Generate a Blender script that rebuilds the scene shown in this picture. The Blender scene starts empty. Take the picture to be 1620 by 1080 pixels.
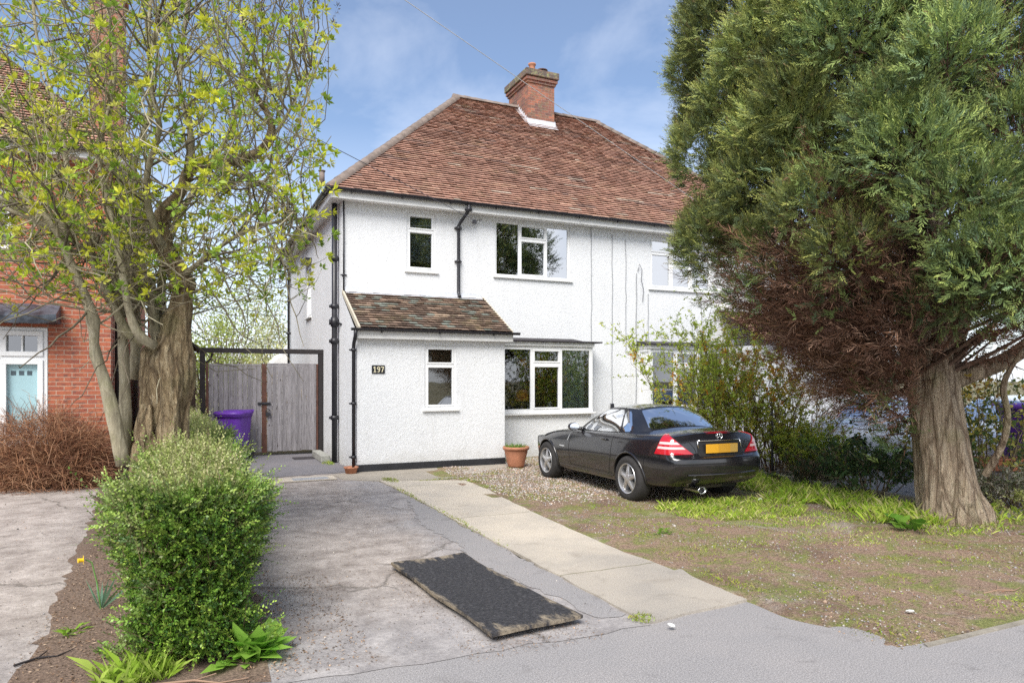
import bpy, bmesh, math, random
import numpy as np
from mathutils import Vector, Matrix
from mathutils.bvhtree import BVHTree

SC = bpy.context.scene
COL = SC.collection
R = math.radians

# ------------------------------------------------------------------ camera
cam_d = bpy.data.cameras.new("camera")
cam_d.sensor_width = 36.0
cam_d.lens = 24.33
cam_d.shift_y = 0.037
cam_d.clip_start = 0.1
cam_d.clip_end = 3000.0
cam = bpy.data.objects.new("camera", cam_d)
COL.objects.link(cam)
cam.location = (0.0, 0.0, 1.75)
cam.rotation_euler = (R(90), 0, 0)
SC.camera = cam

# ------------------------------------------------------------------ world (Nishita sky + thin procedural cloud)
SUN_DIR = Vector((-0.16, -0.64, 0.75)).normalized()      # direction towards the sun: behind the camera
SUN_EL = math.asin(SUN_DIR.z)
SUN_AZ = math.atan2(SUN_DIR.x, SUN_DIR.y)
world = bpy.data.worlds.new("World")
SC.world = world
world.use_nodes = True
wn, wl = world.node_tree.nodes, world.node_tree.links
wn.clear()
w_out = wn.new("ShaderNodeOutputWorld")
w_bg = wn.new("ShaderNodeBackground")
w_bg.inputs["Strength"].default_value = 0.105
w_sky = wn.new("ShaderNodeTexSky")
w_sky.sky_type = 'NISHITA'
w_sky.sun_disc = False
w_sky.sun_elevation = SUN_EL
w_sky.sun_rotation = SUN_AZ
w_sky.air_density = 1.0
w_sky.dust_density = 1.2
w_sky.ozone_density = 1.2
w_tc = wn.new("ShaderNodeTexCoord")
w_map = wn.new("ShaderNodeMapping")
w_map.inputs["Scale"].default_value = (2.2, 2.2, 4.2)
w_map.inputs["Location"].default_value = (0.35, 0.9, 0.2)
w_n = wn.new("ShaderNodeTexNoise")
w_n.inputs["Scale"].default_value = 1.5
w_n.inputs["Detail"].default_value = 7.0
w_n.inputs["Roughness"].default_value = 0.55
w_n.inputs["Distortion"].default_value = 0.35
w_r = wn.new("ShaderNodeValToRGB")
w_r.color_ramp.elements[0].position = 0.55
w_r.color_ramp.elements[0].color = (0, 0, 0, 1)
w_r.color_ramp.elements[1].position = 0.85
w_r.color_ramp.elements[1].color = (0.32, 0.32, 0.32, 1)
w_sep = wn.new("ShaderNodeSeparateXYZ")
w_hz = wn.new("ShaderNodeMapRange")           # cloud bank thickens towards the horizon
w_hz.inputs["From Min"].default_value = 0.34
w_hz.inputs["From Max"].default_value = 0.02
w_hz.inputs["To Min"].default_value = 0.07
w_hz.inputs["To Max"].default_value = 0.62
w_add = wn.new("ShaderNodeMath"); w_add.operation = 'ADD'; w_add.use_clamp = True
w_mix = wn.new("ShaderNodeMixRGB")
w_mix.inputs["Color2"].default_value = (8.6, 8.8, 9.3, 1)
w_hsv = wn.new("ShaderNodeMixRGB"); w_hsv.blend_type = 'MULTIPLY'; w_hsv.inputs["Fac"].default_value = 1.0
w_hsv.inputs["Color2"].default_value = (0.84, 0.95, 1.06, 1)
wl.new(w_tc.outputs["Generated"], w_map.inputs["Vector"])
wl.new(w_map.outputs["Vector"], w_n.inputs["Vector"])
wl.new(w_n.outputs["Fac"], w_r.inputs["Fac"])
wl.new(w_tc.outputs["Generated"], w_sep.inputs["Vector"])
wl.new(w_sep.outputs["Z"], w_hz.inputs["Value"])
wl.new(w_r.outputs["Color"], w_add.inputs[0])
wl.new(w_hz.outputs["Result"], w_add.inputs[1])
wl.new(w_sky.outputs["Color"], w_hsv.inputs["Color1"])
wl.new(w_hsv.outputs["Color"], w_mix.inputs["Color1"])
# unseen broken bank of bright cloud, added behind the camera to whiten fill and reflections
w_bk = wn.new("ShaderNodeMapRange")
w_bk.inputs["From Min"].default_value = 0.15; w_bk.inputs["From Max"].default_value = -0.45
w_bk.inputs["To Min"].default_value = 0.0; w_bk.inputs["To Max"].default_value = 1.0
w_n2 = wn.new("ShaderNodeTexNoise"); w_n2.inputs["Scale"].default_value = 2.6; w_n2.inputs["Detail"].default_value = 6.0
w_r2 = wn.new("ShaderNodeValToRGB"); w_r2.color_ramp.elements[0].position = 0.34; w_r2.color_ramp.elements[1].position = 0.56
wl.new(w_tc.outputs["Generated"], w_n2.inputs["Vector"]); wl.new(w_n2.outputs["Fac"], w_r2.inputs["Fac"])
w_mul = wn.new("ShaderNodeMath"); w_mul.operation = 'MULTIPLY'
wl.new(w_sep.outputs["Y"], w_bk.inputs["Value"]); wl.new(w_bk.outputs["Result"], w_mul.inputs[0]); wl.new(w_r2.outputs["Color"], w_mul.inputs[1])
w_mx = wn.new("ShaderNodeMath"); w_mx.operation = 'MAXIMUM'
wl.new(w_add.outputs["Value"], w_mx.inputs[0]); wl.new(w_mul.outputs["Value"], w_mx.inputs[1])
wl.new(w_mx.outputs["Value"], w_mix.inputs["Fac"])
wl.new(w_mix.outputs["Color"], w_bg.inputs["Color"])
wl.new(w_bg.outputs["Background"], w_out.inputs["Surface"])

sun_d = bpy.data.lights.new("sun", 'SUN')
sun_d.energy = 3.1
sun_d.angle = R(34)
sun_d.color = (1.0, 0.955, 0.89)
sun = bpy.data.objects.new("sun", sun_d)
COL.objects.link(sun)
sun.rotation_euler = (-SUN_DIR).to_track_quat('-Z', 'Y').to_euler()
sun.location = (0, -20, 30)

SC.view_settings.view_transform = 'Standard'
SC.view_settings.look = 'None'
SC.view_settings.exposure = 0.72
SC.view_settings.gamma = 1.0
SC.render.engine = 'CYCLES'
SC.cycles.max_bounces = 6
SC.cycles.transparent_max_bounces = 16
SC.cycles.use_denoising = False
SC.cycles.sample_clamp_indirect = 4.0

# ------------------------------------------------------------------ frame of the houses
YAW = math.atan2(0.4162, 0.9093)
C0 = Vector((-3.504, 14.26, 0.0))
AX = Vector((math.cos(YAW), math.sin(YAW), 0))
BX = Vector((-math.sin(YAW), math.cos(YAW), 0))
def W(a, b, z=0.0):
    return C0 + AX * a + BX * b + Vector((0, 0, z))

# ------------------------------------------------------------------ mesh collector
class MB:
    def __init__(s):
        s.v, s.f, s.t = [], [], []
    def add(s, pts, faces, tint=None):
        n = len(s.v)
        s.v.extend([tuple(p) for p in pts])
        s.f.extend([tuple(i + n for i in q) for q in faces])
        s.t.extend([tint if tint is not None else (1, 1, 1)] * len(pts))
        return s
    def quad(s, *p, tint=None):
        return s.add(p, [tuple(range(len(p)))], tint)
    def box(s, x0, x1, y0, y1, z0, z1, tint=None):
        if x0 > x1: x0, x1 = x1, x0
        if y0 > y1: y0, y1 = y1, y0
        if z0 > z1: z0, z1 = z1, z0
        p = [(x0, y0, z0), (x1, y0, z0), (x1, y1, z0), (x0, y1, z0), (x0, y0, z1), (x1, y0, z1), (x1, y1, z1), (x0, y1, z1)]
        return s.add(p, [(0, 3, 2, 1), (4, 5, 6, 7), (0, 1, 5, 4), (1, 2, 6, 5), (2, 3, 7, 6), (3, 0, 4, 7)], tint)
    def tube(s, path, r, n=8, cap=True, tint=None):
        path = [Vector(p) for p in path]
        rr = list(r) if hasattr(r, '__len__') else [r] * len(path)
        pts, faces = [], []
        d = (path[1] - path[0]).normalized()
        u = d.orthogonal().normalized()
        for i, p in enumerate(path):
            if i == 0: d = path[1] - path[0]
            elif i == len(path) - 1: d = path[-1] - path[-2]
            else: d = (path[i + 1] - path[i]).normalized() + (path[i] - path[i - 1]).normalized()
            if d.length < 1e-9: d = path[i] - path[i - 1]
            d.normalize()
            u = u - d * u.dot(d)
            if u.length < 1e-6: u = d.orthogonal()
            u.normalize()
            w = d.cross(u)
            for k in range(n):
                an = 2 * math.pi * k / n
                pts.append(p + (u * math.cos(an) + w * math.sin(an)) * rr[i])
        for i in range(len(path) - 1):
            for k in range(n):
                k2 = (k + 1) % n
                faces.append((i * n + k, i * n + k2, (i + 1) * n + k2, (i + 1) * n + k))
        if cap:
            faces.append(tuple(range(n - 1, -1, -1)))
            faces.append(tuple((len(path) - 1) * n + k for k in range(n)))
        return s.add(pts, faces, tint)
    def cyl(s, p0, p1, r0, r1=None, n=16, tint=None):
        return s.tube([p0, p1], [r0, r0 if r1 is None else r1], n, True, tint)
    def lathe(s, prof, c=(0, 0, 0), n=24, axis='z', sx=1.0, sy=1.0, tint=None):
        pts, faces = [], []
        for (r, h) in prof:
            for k in range(n):
                an = 2 * math.pi * k / n
                x, y = r * math.cos(an) * sx, r * math.sin(an) * sy
                if axis == 'z': pts.append((c[0] + x, c[1] + y, c[2] + h))
                elif axis == 'x': pts.append((c[0] + h, c[1] + x, c[2] + y))
                else: pts.append((c[0] + y, c[1] + h, c[2] + x))
        for i in range(len(prof) - 1):
            for k in range(n):
                k2 = (k + 1) % n
                faces.append((i * n + k, i * n + k2, (i + 1) * n + k2, (i + 1) * n + k))
        return s.add(pts, faces, tint)
    def prism(s, poly, axis, h0, h1, tint=None):
        """extrude a 2D polygon along an axis: 'y' -> (x,z) outline, 'x' -> (y,z), 'z' -> (x,y)"""
        n = len(poly)
        def P(q, h):
            return (q[0], h, q[1]) if axis == 'y' else ((h, q[0], q[1]) if axis == 'x' else (q[0], q[1], h))
        pts = [P(q, h0) for q in poly] + [P(q, h1) for q in poly]
        faces = [tuple(range(n - 1, -1, -1)), tuple(range(n, 2 * n))]
        for i in range(n):
            j = (i + 1) % n
            faces.append((i, j, n + j, n + i))
        return s.add(pts, faces, tint)
    def grid(s, rows, tint=None, flip=False):
        n = len(rows[0])
        pts = [p for r in rows for p in r]
        faces = []
        for i in range(len(rows) - 1):
            for k in range(n - 1):
                q = (i * n + k, i * n + k + 1, (i + 1) * n + k + 1, (i + 1) * n + k)
                faces.append(q[::-1] if flip else q)
        return s.add(pts, faces, tint)
    def build(s, name, mat, parent=None, smooth=False, bevel=0.0, fix=True, seg=1, loc=None):
        me = bpy.data.meshes.new(name)
        me.from_pydata(s.v, [], s.f)
        if fix:
            bm = bmesh.new(); bm.from_mesh(me)
            bmesh.ops.recalc_face_normals(bm, faces=bm.faces[:])
            bm.to_mesh(me); bm.free()
        return finish(me, name, mat, parent, smooth, bevel, s.t, seg, loc)

def finish(me, name, mat, parent=None, smooth=False, bevel=0.0, tint=None, seg=1, loc=None, uv=True):
    if mat is not None:
        me.materials.append(mat)
    if tint is not None and any(t != (1, 1, 1) for t in tint):
        at = me.color_attributes.new("tint", 'FLOAT_COLOR', 'POINT')
        arr = np.ones((len(me.vertices), 4), dtype=np.float32)
        arr[:, :3] = np.array(tint, dtype=np.float32)
        at.data.foreach_set("color", arr.ravel())
    if uv and len(me.polygons) < 60000:
        box_uv(me)
    if smooth:
        me.polygons.foreach_set("use_smooth", [True] * len(me.polygons))
    o = bpy.data.objects.new(name, me)
    COL.objects.link(o)
    if parent is not None: o.parent = parent
    if loc is not None: o.location = loc
    if bevel > 0:
        b = o.modifiers.new("bevel", 'BEVEL')
        b.width = bevel; b.segments = seg; b.limit_method = 'ANGLE'; b.angle_limit = R(40)
        b.harden_normals = False
    return o

def box_uv(me):
    nl = len(me.loops)
    if nl == 0: return
    uvl = me.uv_layers.new(name="metres")
    co = np.empty(len(me.vertices) * 3, dtype=np.float32); me.vertices.foreach_get("co", co); co = co.reshape(-1, 3)
    vi = np.empty(nl, dtype=np.int32); me.loops.foreach_get("vertex_index", vi)
    npol = len(me.polygons)
    no = np.empty(npol * 3, dtype=np.float32); me.polygons.foreach_get("normal", no); no = no.reshape(-1, 3)
    tot = np.empty(npol, dtype=np.int32); me.polygons.foreach_get("loop_total", tot)
    ln = np.repeat(no, tot, axis=0)
    p = co[vi]
    hor = np.hypot(ln[:, 0], ln[:, 1])
    tx = np.where(hor > 1e-4, -ln[:, 1] / np.maximum(hor, 1e-4), 1.0)
    ty = np.where(hor > 1e-4, ln[:, 0] / np.maximum(hor, 1e-4), 0.0)
    flat = np.abs(ln[:, 2]) > 0.9
    u = np.where(flat, p[:, 0], p[:, 0] * tx + p[:, 1] * ty)
    # v: along the slope
    sx, sy, sz = -ln[:, 2] * ty * -1, ln[:, 2] * tx * -1, hor
    vx = -ln[:, 0] / np.maximum(hor, 1e-4) * ln[:, 2]; vy = -ln[:, 1] / np.maximum(hor, 1e-4) * ln[:, 2]
    v = np.where(flat, p[:, 1], p[:, 0] * vx + p[:, 1] * vy + p[:, 2] * hor)
    uvl.data.foreach_set("uv", np.stack([u, v], 1).astype(np.float32).ravel())

def np_mesh(name, verts, faces, mat, parent=None, tint=None, smooth=False, loc=None):
    """fast mesh from numpy: verts (N,3), faces (M,k)"""
    me = bpy.data.meshes.new(name)
    verts = np.asarray(verts, dtype=np.float32); faces = np.asarray(faces, dtype=np.int32)
    M, k = faces.shape
    me.vertices.add(len(verts)); me.vertices.foreach_set("co", verts.ravel())
    me.loops.add(M * k); me.loops.foreach_set("vertex_index", faces.ravel())
    me.polygons.add(M)
    me.polygons.foreach_set("loop_start", np.arange(0, M * k, k, dtype=np.int32))
    if tint is not None:
        at = me.color_attributes.new("tint", 'FLOAT_COLOR', 'POINT')
        arr = np.ones((len(verts), 4), dtype=np.float32); arr[:, :3] = tint
        at.data.foreach_set("color", arr.ravel())
    me.update(calc_edges=True)
    if smooth: me.polygons.foreach_set("use_smooth", np.ones(M, dtype=bool))
    me.materials.append(mat)
    o = bpy.data.objects.new(name, me)
    COL.objects.link(o)
    if parent is not None: o.parent = parent
    if loc is not None: o.location = loc
    return o

def thing(name, label, cat, loc=(0, 0, 0), rz=0.0, group=None):
    o = bpy.data.objects.new(name, None)
    o.empty_display_size = 0.2
    COL.objects.link(o)
    o.location = loc; o.rotation_euler = (0, 0, rz)
    return tag(o, label, cat, group)
def tag(o, label=None, cat=None, group=None, kind=None):
    if label: o["label"] = label
    if cat: o["category"] = cat
    if group: o["group"] = group
    if kind: o["kind"] = kind
    return o

# ------------------------------------------------------------------ materials
class NT:
    """small node-tree helper"""
    def __init__(s, name):
        s.m = bpy.data.materials.new(name); s.m.use_nodes = True
        s.n, s.l = s.m.node_tree.nodes, s.m.node_tree.links
        s.b = s.n["Principled BSDF"]
        s.tc = None
    def co(s, out="Object"):
        if s.tc is None: s.tc = s.n.new("ShaderNodeTexCoord")
        return s.tc.outputs[out]
    def noise(s, scale, detail=4, rough=0.55, dist=0.0, vec=None, out="Fac"):
        x = s.n.new("ShaderNodeTexNoise")
        x.inputs["Scale"].default_value = scale; x.inputs["Detail"].default_value = detail
        x.inputs["Roughness"].default_value = rough; x.inputs["Distortion"].default_value = dist
        s.l.new(vec if vec is not None else s.co(), x.inputs["Vector"])
        return x.outputs[out]
    def voro(s, scale, feature='F1', vec=None, out="Distance", rnd=1.0):
        x = s.n.new("ShaderNodeTexVoronoi"); x.feature = feature
        x.inputs["Scale"].default_value = scale; x.inputs["Randomness"].default_value = rnd
        s.l.new(vec if vec is not None else s.co(), x.inputs["Vector"])
        return x.outputs[out]
    def map(s, scale=(1, 1, 1), loc=(0, 0, 0), rot=(0, 0, 0), vec=None):
        x = s.n.new("ShaderNodeMapping")
        x.inputs["Scale"].default_value = scale; x.inputs["Location"].default_value = loc; x.inputs["Rotation"].default_value = rot
        s.l.new(vec if vec is not None else s.co(), x.inputs["Vector"])
        return x.outputs["Vector"]
    def ramp(s, fac, stops):
        x = s.n.new("ShaderNodeValToRGB"); e = x.color_ramp.elements
        while len(e) < len(stops): e.new(0.5)
        for i, (p, c) in enumerate(stops):
            e[i].position = p
            e[i].color = (c, c, c, 1) if not hasattr(c, '__len__') else (c[0], c[1], c[2], 1)
        s.l.new(fac, x.inputs["Fac"])
        return x.outputs["Color"]
    def mix(s, fac, c1, c2, mode='MIX'):
        x = s.n.new("ShaderNodeMixRGB"); x.blend_type = mode
        for sock, c in (("Fac", fac), ("Color1", c1), ("Color2", c2)):
            if hasattr(c, 'is_output'): s.l.new(c, x.inputs[sock])
            elif hasattr(c, '__len__'): x.inputs[sock].default_value = (c[0], c[1], c[2], 1)
            else: x.inputs[sock].default_value = c if sock == "Fac" else (c, c, c, 1)
        return x.outputs["Color"]
    def math(s, op, a, b=0.0, clamp=False):
        x = s.n.new("ShaderNodeMath"); x.operation = op; x.use_clamp = clamp
        for i, c in enumerate((a, b)):
            if hasattr(c, 'is_output'): s.l.new(c, x.inputs[i])
            else: x.inputs[i].default_value = c
        return x.outputs["Value"]
    def attr(s, name="tint"):
        x = s.n.new("ShaderNodeAttribute"); x.attribute_name = name
        return x.outputs["Color"]
    def bump(s, h, strength=0.5, dist=0.01):
        x = s.n.new("ShaderNodeBump"); x.inputs["Strength"].default_value = strength; x.inputs["Distance"].default_value = dist
        s.l.new(h, x.inputs["Height"]); s.l.new(x.outputs["Normal"], s.b.inputs["Normal"])
        return x
    def base(s, c):
        if hasattr(c, 'is_output'): s.l.new(c, s.b.inputs["Base Color"])
        else: s.b.inputs["Base Color"].default_value = (c[0], c[1], c[2], 1)
    def rough(s, r):
        if hasattr(r, 'is_output'): s.l.new(r, s.b.inputs["Roughness"])
        else: s.b.inputs["Roughness"].default_value = r
    def set(s, **k):
        for a, v in k.items():
            s.b.inputs[a.replace("_", " ")].default_value = v
        return s

def simple(name, c, rough=0.5, var=0.12, scale=6.0, bump=0.0, bscale=60.0, metallic=0.0, **k):
    t = NT(name)
    n = t.noise(scale, 5, 0.6)
    t.base(t.mix(1.0, c, t.ramp(n, [(0.3, 1 - var), (0.7, 1 + var * 0.4)]), 'MULTIPLY'))
    t.rough(t.ramp(t.noise(scale * 2.3, 3), [(0.3, max(0.02, rough - 0.08)), (0.7, min(1, rough + 0.08))]))
    t.b.inputs["Metallic"].default_value = metallic
    if bump > 0: t.bump(t.noise(bscale, 3), bump, 0.01)
    t.set(**k)
    return t.m

def make_render():
    t = NT("white_roughcast")
    big = t.noise(0.9, 5, 0.6)
    streak = t.noise(1.6, 5, 0.6, vec=t.map((4.0, 4.0, 0.30)))
    c = t.mix(t.ramp(big, [(0.35, 0.0), (0.75, 1.0)]), (0.765, 0.78, 0.80), (0.71, 0.725, 0.745))
    c = t.mix(t.ramp(streak, [(0.56, 0.0), (0.78, 0.4)]), c, (0.58, 0.575, 0.56))
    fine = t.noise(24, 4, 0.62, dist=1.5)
    c = t.mix(t.ramp(fine, [(0.32, 0.45), (0.50, 0.0)]), c, (0.52, 0.535, 0.56))  # dark mottle carries the relief's pit shading in the colour, plus pit dirt
    sz = t.n.new("ShaderNodeSeparateXYZ"); t.l.new(t.co(), sz.inputs[0])
    sill = t.noise(7, 5, .7, vec=t.map((1.6, 1.6, .12), (3, 1, 0)))
    c = t.mix(t.ramp(sill, [(0.60, 0.0), (0.74, 0.38)]), c, (0.47, 0.46, 0.43))
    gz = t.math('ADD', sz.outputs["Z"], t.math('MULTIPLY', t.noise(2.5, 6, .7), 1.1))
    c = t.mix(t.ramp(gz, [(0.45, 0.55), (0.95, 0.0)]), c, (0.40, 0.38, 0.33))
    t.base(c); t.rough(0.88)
    h = t.math('ADD', t.math('MULTIPLY', t.noise(21, 4, 0.65, dist=1.5), 1.0), t.math('MULTIPLY', t.noise(60, 2, 0.5), 0.35))
    t.bump(h, 0.55, 0.020)
    return t.m
def make_brick(name, c1, c2, mortar, soot=0.0, lichen=0.0):
    t = NT(name)
    uv = t.co("UV")
    x = t.n.new("ShaderNodeTexBrick")
    x.inputs["Scale"].default_value = 1.0
    x.inputs["Brick Width"].default_value = 0.225; x.inputs["Row Height"].default_value = 0.0745
    x.inputs["Mortar Size"].default_value = 0.0055; x.inputs["Mortar Smooth"].default_value = 0.25
    x.inputs["Bias"].default_value = 0.0
    x.inputs["Color1"].default_value = (*c1, 1); x.inputs["Color2"].default_value = (*c2, 1); x.inputs["Mortar"].default_value = (*mortar, 1)
    t.l.new(uv, x.inputs["Vector"])
    # some bricks burnt dark: coarse cell noise stretched to brick shape
    cell = t.noise(1.0, 0, 0.5, vec=t.map((4.44 * 1.9, 13.4 * 1.9, 1), vec=uv))
    c = t.mix(t.ramp(cell, [(0.64, 0.0), (0.72, 0.6)]), x.outputs["Color"], (0.10, 0.065, 0.06))
    c = t.mix(t.ramp(cell, [(0.28, 0.5), (0.36, 0.0)]), c, (0.47, 0.19, 0.09))
    c = t.mix(x.outputs["Fac"], c, mortar)
    c = t.mix(1.0, c, t.ramp(t.noise(22, 5, 0.7), [(0.3, 0.72), (0.7, 1.1)]), 'MULTIPLY')
    if soot: c = t.mix(t.ramp(t.noise(3.5, 6, 0.65), [(0.42, 0.0), (0.66, soot)]), c, (0.06, 0.05, 0.05))
    if lichen: c = t.mix(t.ramp(t.noise(7, 6, 0.7), [(0.5, 0.0), (0.64, lichen)]), c, (0.30, 0.30, 0.14))
    t.base(c); t.rough(0.85)
    t.bump(t.math('ADD', t.math('MULTIPLY', x.outputs["Fac"], -1.0), t.math('MULTIPLY', t.noise(90, 3), 0.35)), 0.6, 0.008)
    return t.m
def make_tile(name, moss=0.3):
    t = NT(name)
    c = t.mix(1.0, t.attr(), t.ramp(t.noise(14, 5, 0.7), [(0.28, 0.62), (0.7, 1.12)]), 'MULTIPLY')
    pat = t.noise(0.75, 5, 0.62)
    c = t.mix(t.ramp(pat, [(0.46, 0.0), (0.74, 0.35)]), c, (0.19, 0.125, 0.105))
    c = t.mix(t.ramp(t.noise(2.1, 6, 0.7, vec=t.map((1, 1, 1), (5, 3, 1))), [(0.56, 0.0), (0.70, moss)]), c, (0.30, 0.255, 0.12))
    c = t.mix(t.ramp(t.noise(38, 3, 0.6), [(0.70, 0.0), (0.78, 0.4)]), c, (0.42, 0.36, 0.30))
    t.base(c); t.rough(0.88)
    t.bump(t.noise(70, 4, 0.6), 0.5, 0.006)
    return t.m
def make_foliage(name, rough=0.55, trans=0.25, spec=0.3, scale=9.0, var=0.35):
    """leaf colour from the per-leaf tint attribute"""
    t = NT(name)
    c = t.mix(1.0, t.attr(), t.ramp(t.noise(scale, 3), [(0.3, 1 - var), (0.7, 1 + var * 0.3)]), 'MULTIPLY')
    t.base(c); t.rough(rough)
    t.b.inputs["Specular IOR Level"].default_value = spec
    if trans > 0:
        tr = t.n.new("ShaderNodeBsdfTranslucent"); t.l.new(c, tr.inputs["Color"])
        mx = t.n.new("ShaderNodeMixShader"); mx.inputs["Fac"].default_value = trans
        out = t.n["Material Output"]
        t.l.new(t.b.outputs["BSDF"], mx.inputs[1]); t.l.new(tr.outputs["BSDF"], mx.inputs[2]); t.l.new(mx.outputs["Shader"], out.inputs["Surface"])
    return t.m
def make_glass(name, tintc=(0.75, 0.85, 0.85), refl=0.0):
    """window glass: clear with a fresnel reflection"""
    t = NT(name)
    tr = t.n.new("ShaderNodeBsdfTransparent"); tr.inputs["Color"].default_value = (*tintc, 1)
    gl = t.n.new("ShaderNodeBsdfGlossy"); gl.inputs["Roughness"].default_value = 0.015; gl.inputs["Color"].default_value = (0.95, 0.97, 1, 1)
    fr = t.n.new("ShaderNodeFresnel"); fr.inputs["IOR"].default_value = 1.6
    bp = t.n.new("ShaderNodeBump"); bp.inputs["Strength"].default_value = 0.05; bp.inputs["Distance"].default_value = 0.01
    t.l.new(t.noise(1.7, 2), bp.inputs["Height"]); t.l.new(bp.outputs["Normal"], gl.inputs["Normal"])
    f = t.math('ADD', fr.outputs["Fac"], refl, True)
    mx = t.n.new("ShaderNodeMixShader")
    t.l.new(f, mx.inputs["Fac"]); t.l.new(tr.outputs["BSDF"], mx.inputs[1]); t.l.new(gl.outputs["BSDF"], mx.inputs[2])
    t.l.new(mx.outputs["Shader"], t.n["Material Output"].inputs["Surface"])
    return t.m
def make_bark(name, c1, c2, c3, stretch=(9, 9, 1.1), bump=0.9, dist=0.04):
    t = NT(name)
    v = t.map(stretch)
    n1 = t.noise(2.6, 7, 0.72, dist=0.9, vec=v)
    fib = t.noise(1.0, 5, 0.7, dist=0.5, vec=t.map((75, 75, 5.0)))
    crk = t.voro(1.0, 'DISTANCE_TO_EDGE', vec=t.mix(0.35, t.map((11, 11, 1.6)), t.noise(3.0, 4, 0.6, vec=v, out="Color")))
    c = t.ramp(n1, [(0.30, c1), (0.48, c2), (0.70, c3)])
    c = t.mix(1.0, c, t.ramp(fib, [(0.30, 0.62), (0.68, 1.18)]), 'MULTIPLY')
    c = t.mix(t.ramp(crk, [(0.0, 0.75), (0.10, 0.0)]), c, c1)
    c = t.mix(t.ramp(t.noise(2.4, 5, 0.6), [(0.50, 0.0), (0.70, 0.5)]), c, (0.25, 0.255, 0.10))
    t.base(c); t.rough(0.92)
    h = t.math('ADD', t.math('ADD', n1, t.math('MULTIPLY', fib, 0.5)), t.math('MULTIPLY', t.ramp(crk, [(0.0, 0.0), (0.16, 1.0)]), 0.8))
    t.bump(h, bump, dist)
    return t.m

M = {}
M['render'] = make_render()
M['brick'] = make_brick("red_brick", (0.46, 0.135, 0.066), (0.32, 0.09, 0.055), (0.47, 0.36, 0.28))
M['chimney_brick'] = make_brick("weathered_brick", (0.44, 0.155, 0.09), (0.17, 0.08, 0.07), (0.34, 0.25, 0.20), 0.45, 0.25)
M['cap_brick'] = make_brick("lichened_brick", (0.22, 0.15, 0.11), (0.12, 0.095, 0.08), (0.2, 0.18, 0.15), 0.7, 0.9)
M['tile'] = make_tile("clay_roof_tile", 0.28)
M['porch_tile'] = make_tile("mossy_clay_tile", 0.6)
M['hip'] = simple("weathered_hip_tile", (0.22, 0.175, 0.15), 0.9, 0.4, 5, 0.6, 30)
M['upvc'] = simple("white_plastic", (0.83, 0.84, 0.85), 0.35, 0.06, 3)
M['paint_white'] = simple("white_paint", (0.80, 0.80, 0.79), 0.5, 0.10, 4)
M['black'] = simple("black_gutter_plastic", (0.022, 0.022, 0.028), 0.4, 0.3, 5)
M['felt'] = simple("black_roofing_felt", (0.045, 0.04, 0.045), 0.85, 0.4, 9, 0.5, 60)
M['plinth'] = simple("black_bitumen_paint", (0.02, 0.021, 0.026), 0.6, 0.4, 5, 0.4, 50)
M['lead'] = simple("pale_lead_flashing", (0.62, 0.65, 0.70), 0.55, 0.2, 10, 0.3, 40)
M['glass'] = make_glass("window_glass", (0.72, 0.78, 0.78), 0.17)
M['glass_up'] = make_glass("upper_window_glass", (0.60, 0.66, 0.68), 0.50)
M['cable'] = simple("grey_cable", (0.30, 0.31, 0.33), 0.6, 0.2)
M['dark_wire'] = simple("dark_wire", (0.10, 0.10, 0.12), 0.6, 0.2)
M['terracotta'] = simple("terracotta", (0.46, 0.20, 0.115), 0.8, 0.25, 8, 0.3, 60)
M['chrome'] = simple("chrome", (0.85, 0.86, 0.88), 0.12, 0.05, 3, metallic=1.0)
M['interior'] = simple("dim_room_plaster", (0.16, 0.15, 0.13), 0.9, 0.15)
M['curtain'] = simple("pale_green_curtain", (0.50, 0.60, 0.55), 0.85, 0.1)
M['blind'] = simple("brown_blind", (0.20, 0.135, 0.075), 0.8, 0.1)
rng = np.random.default_rng(7)
random.seed(5)
# ================================================================== GROUND
def outline_sheet(name, pts, z, mat, jitter=0.02, step=0.25, seed=1, thick=0.0, rot=True):
    """flat sheet from an (a,b) outline in the house frame, its edge broken up a little"""
    rr = random.Random(seed)
    out = []
    n = len(pts)
    for i in range(n):
        p, q = pts[i], pts[(i + 1) % n]
        L = math.hypot(q[0] - p[0], q[1] - p[1]); k = max(1, int(L / step))
        for j in range(k):
            t = j / k
            jx, jy = (rr.uniform(-jitter, jitter), rr.uniform(-jitter, jitter)) if j else (0, 0)
            out.append((p[0] + (q[0] - p[0]) * t + jx, p[1] + (q[1] - p[1]) * t + jy))
    bm = bmesh.new()
    top = [bm.verts.new((p[0], p[1], 0)) for p in out]
    f = bm.faces.new(top)
    if f.normal.z < 0: f.normal_flip()
    f.normal_update()
    if f.normal.z < 0: bmesh.ops.reverse_faces(bm, faces=[f])
    if thick:
        low = [bm.verts.new((p[0], p[1], -thick)) for p in out]
        for i in range(len(out)):
            j = (i + 1) % len(out)
            bm.faces.new((top[i], top[j], low[j], low[i]))
    bmesh.ops.triangulate(bm, faces=[f])
    bmesh.ops.recalc_face_normals(bm, faces=bm.faces[:])
    me = bpy.data.meshes.new(name); bm.to_mesh(me); bm.free()
    # make sure the top looks up
    o = finish(me, name, mat, None, False, 0, None)
    o.location = W(0, 0, z); o.rotation_euler = (0, 0, YAW)
    return tag(o, kind="structure")

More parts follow.
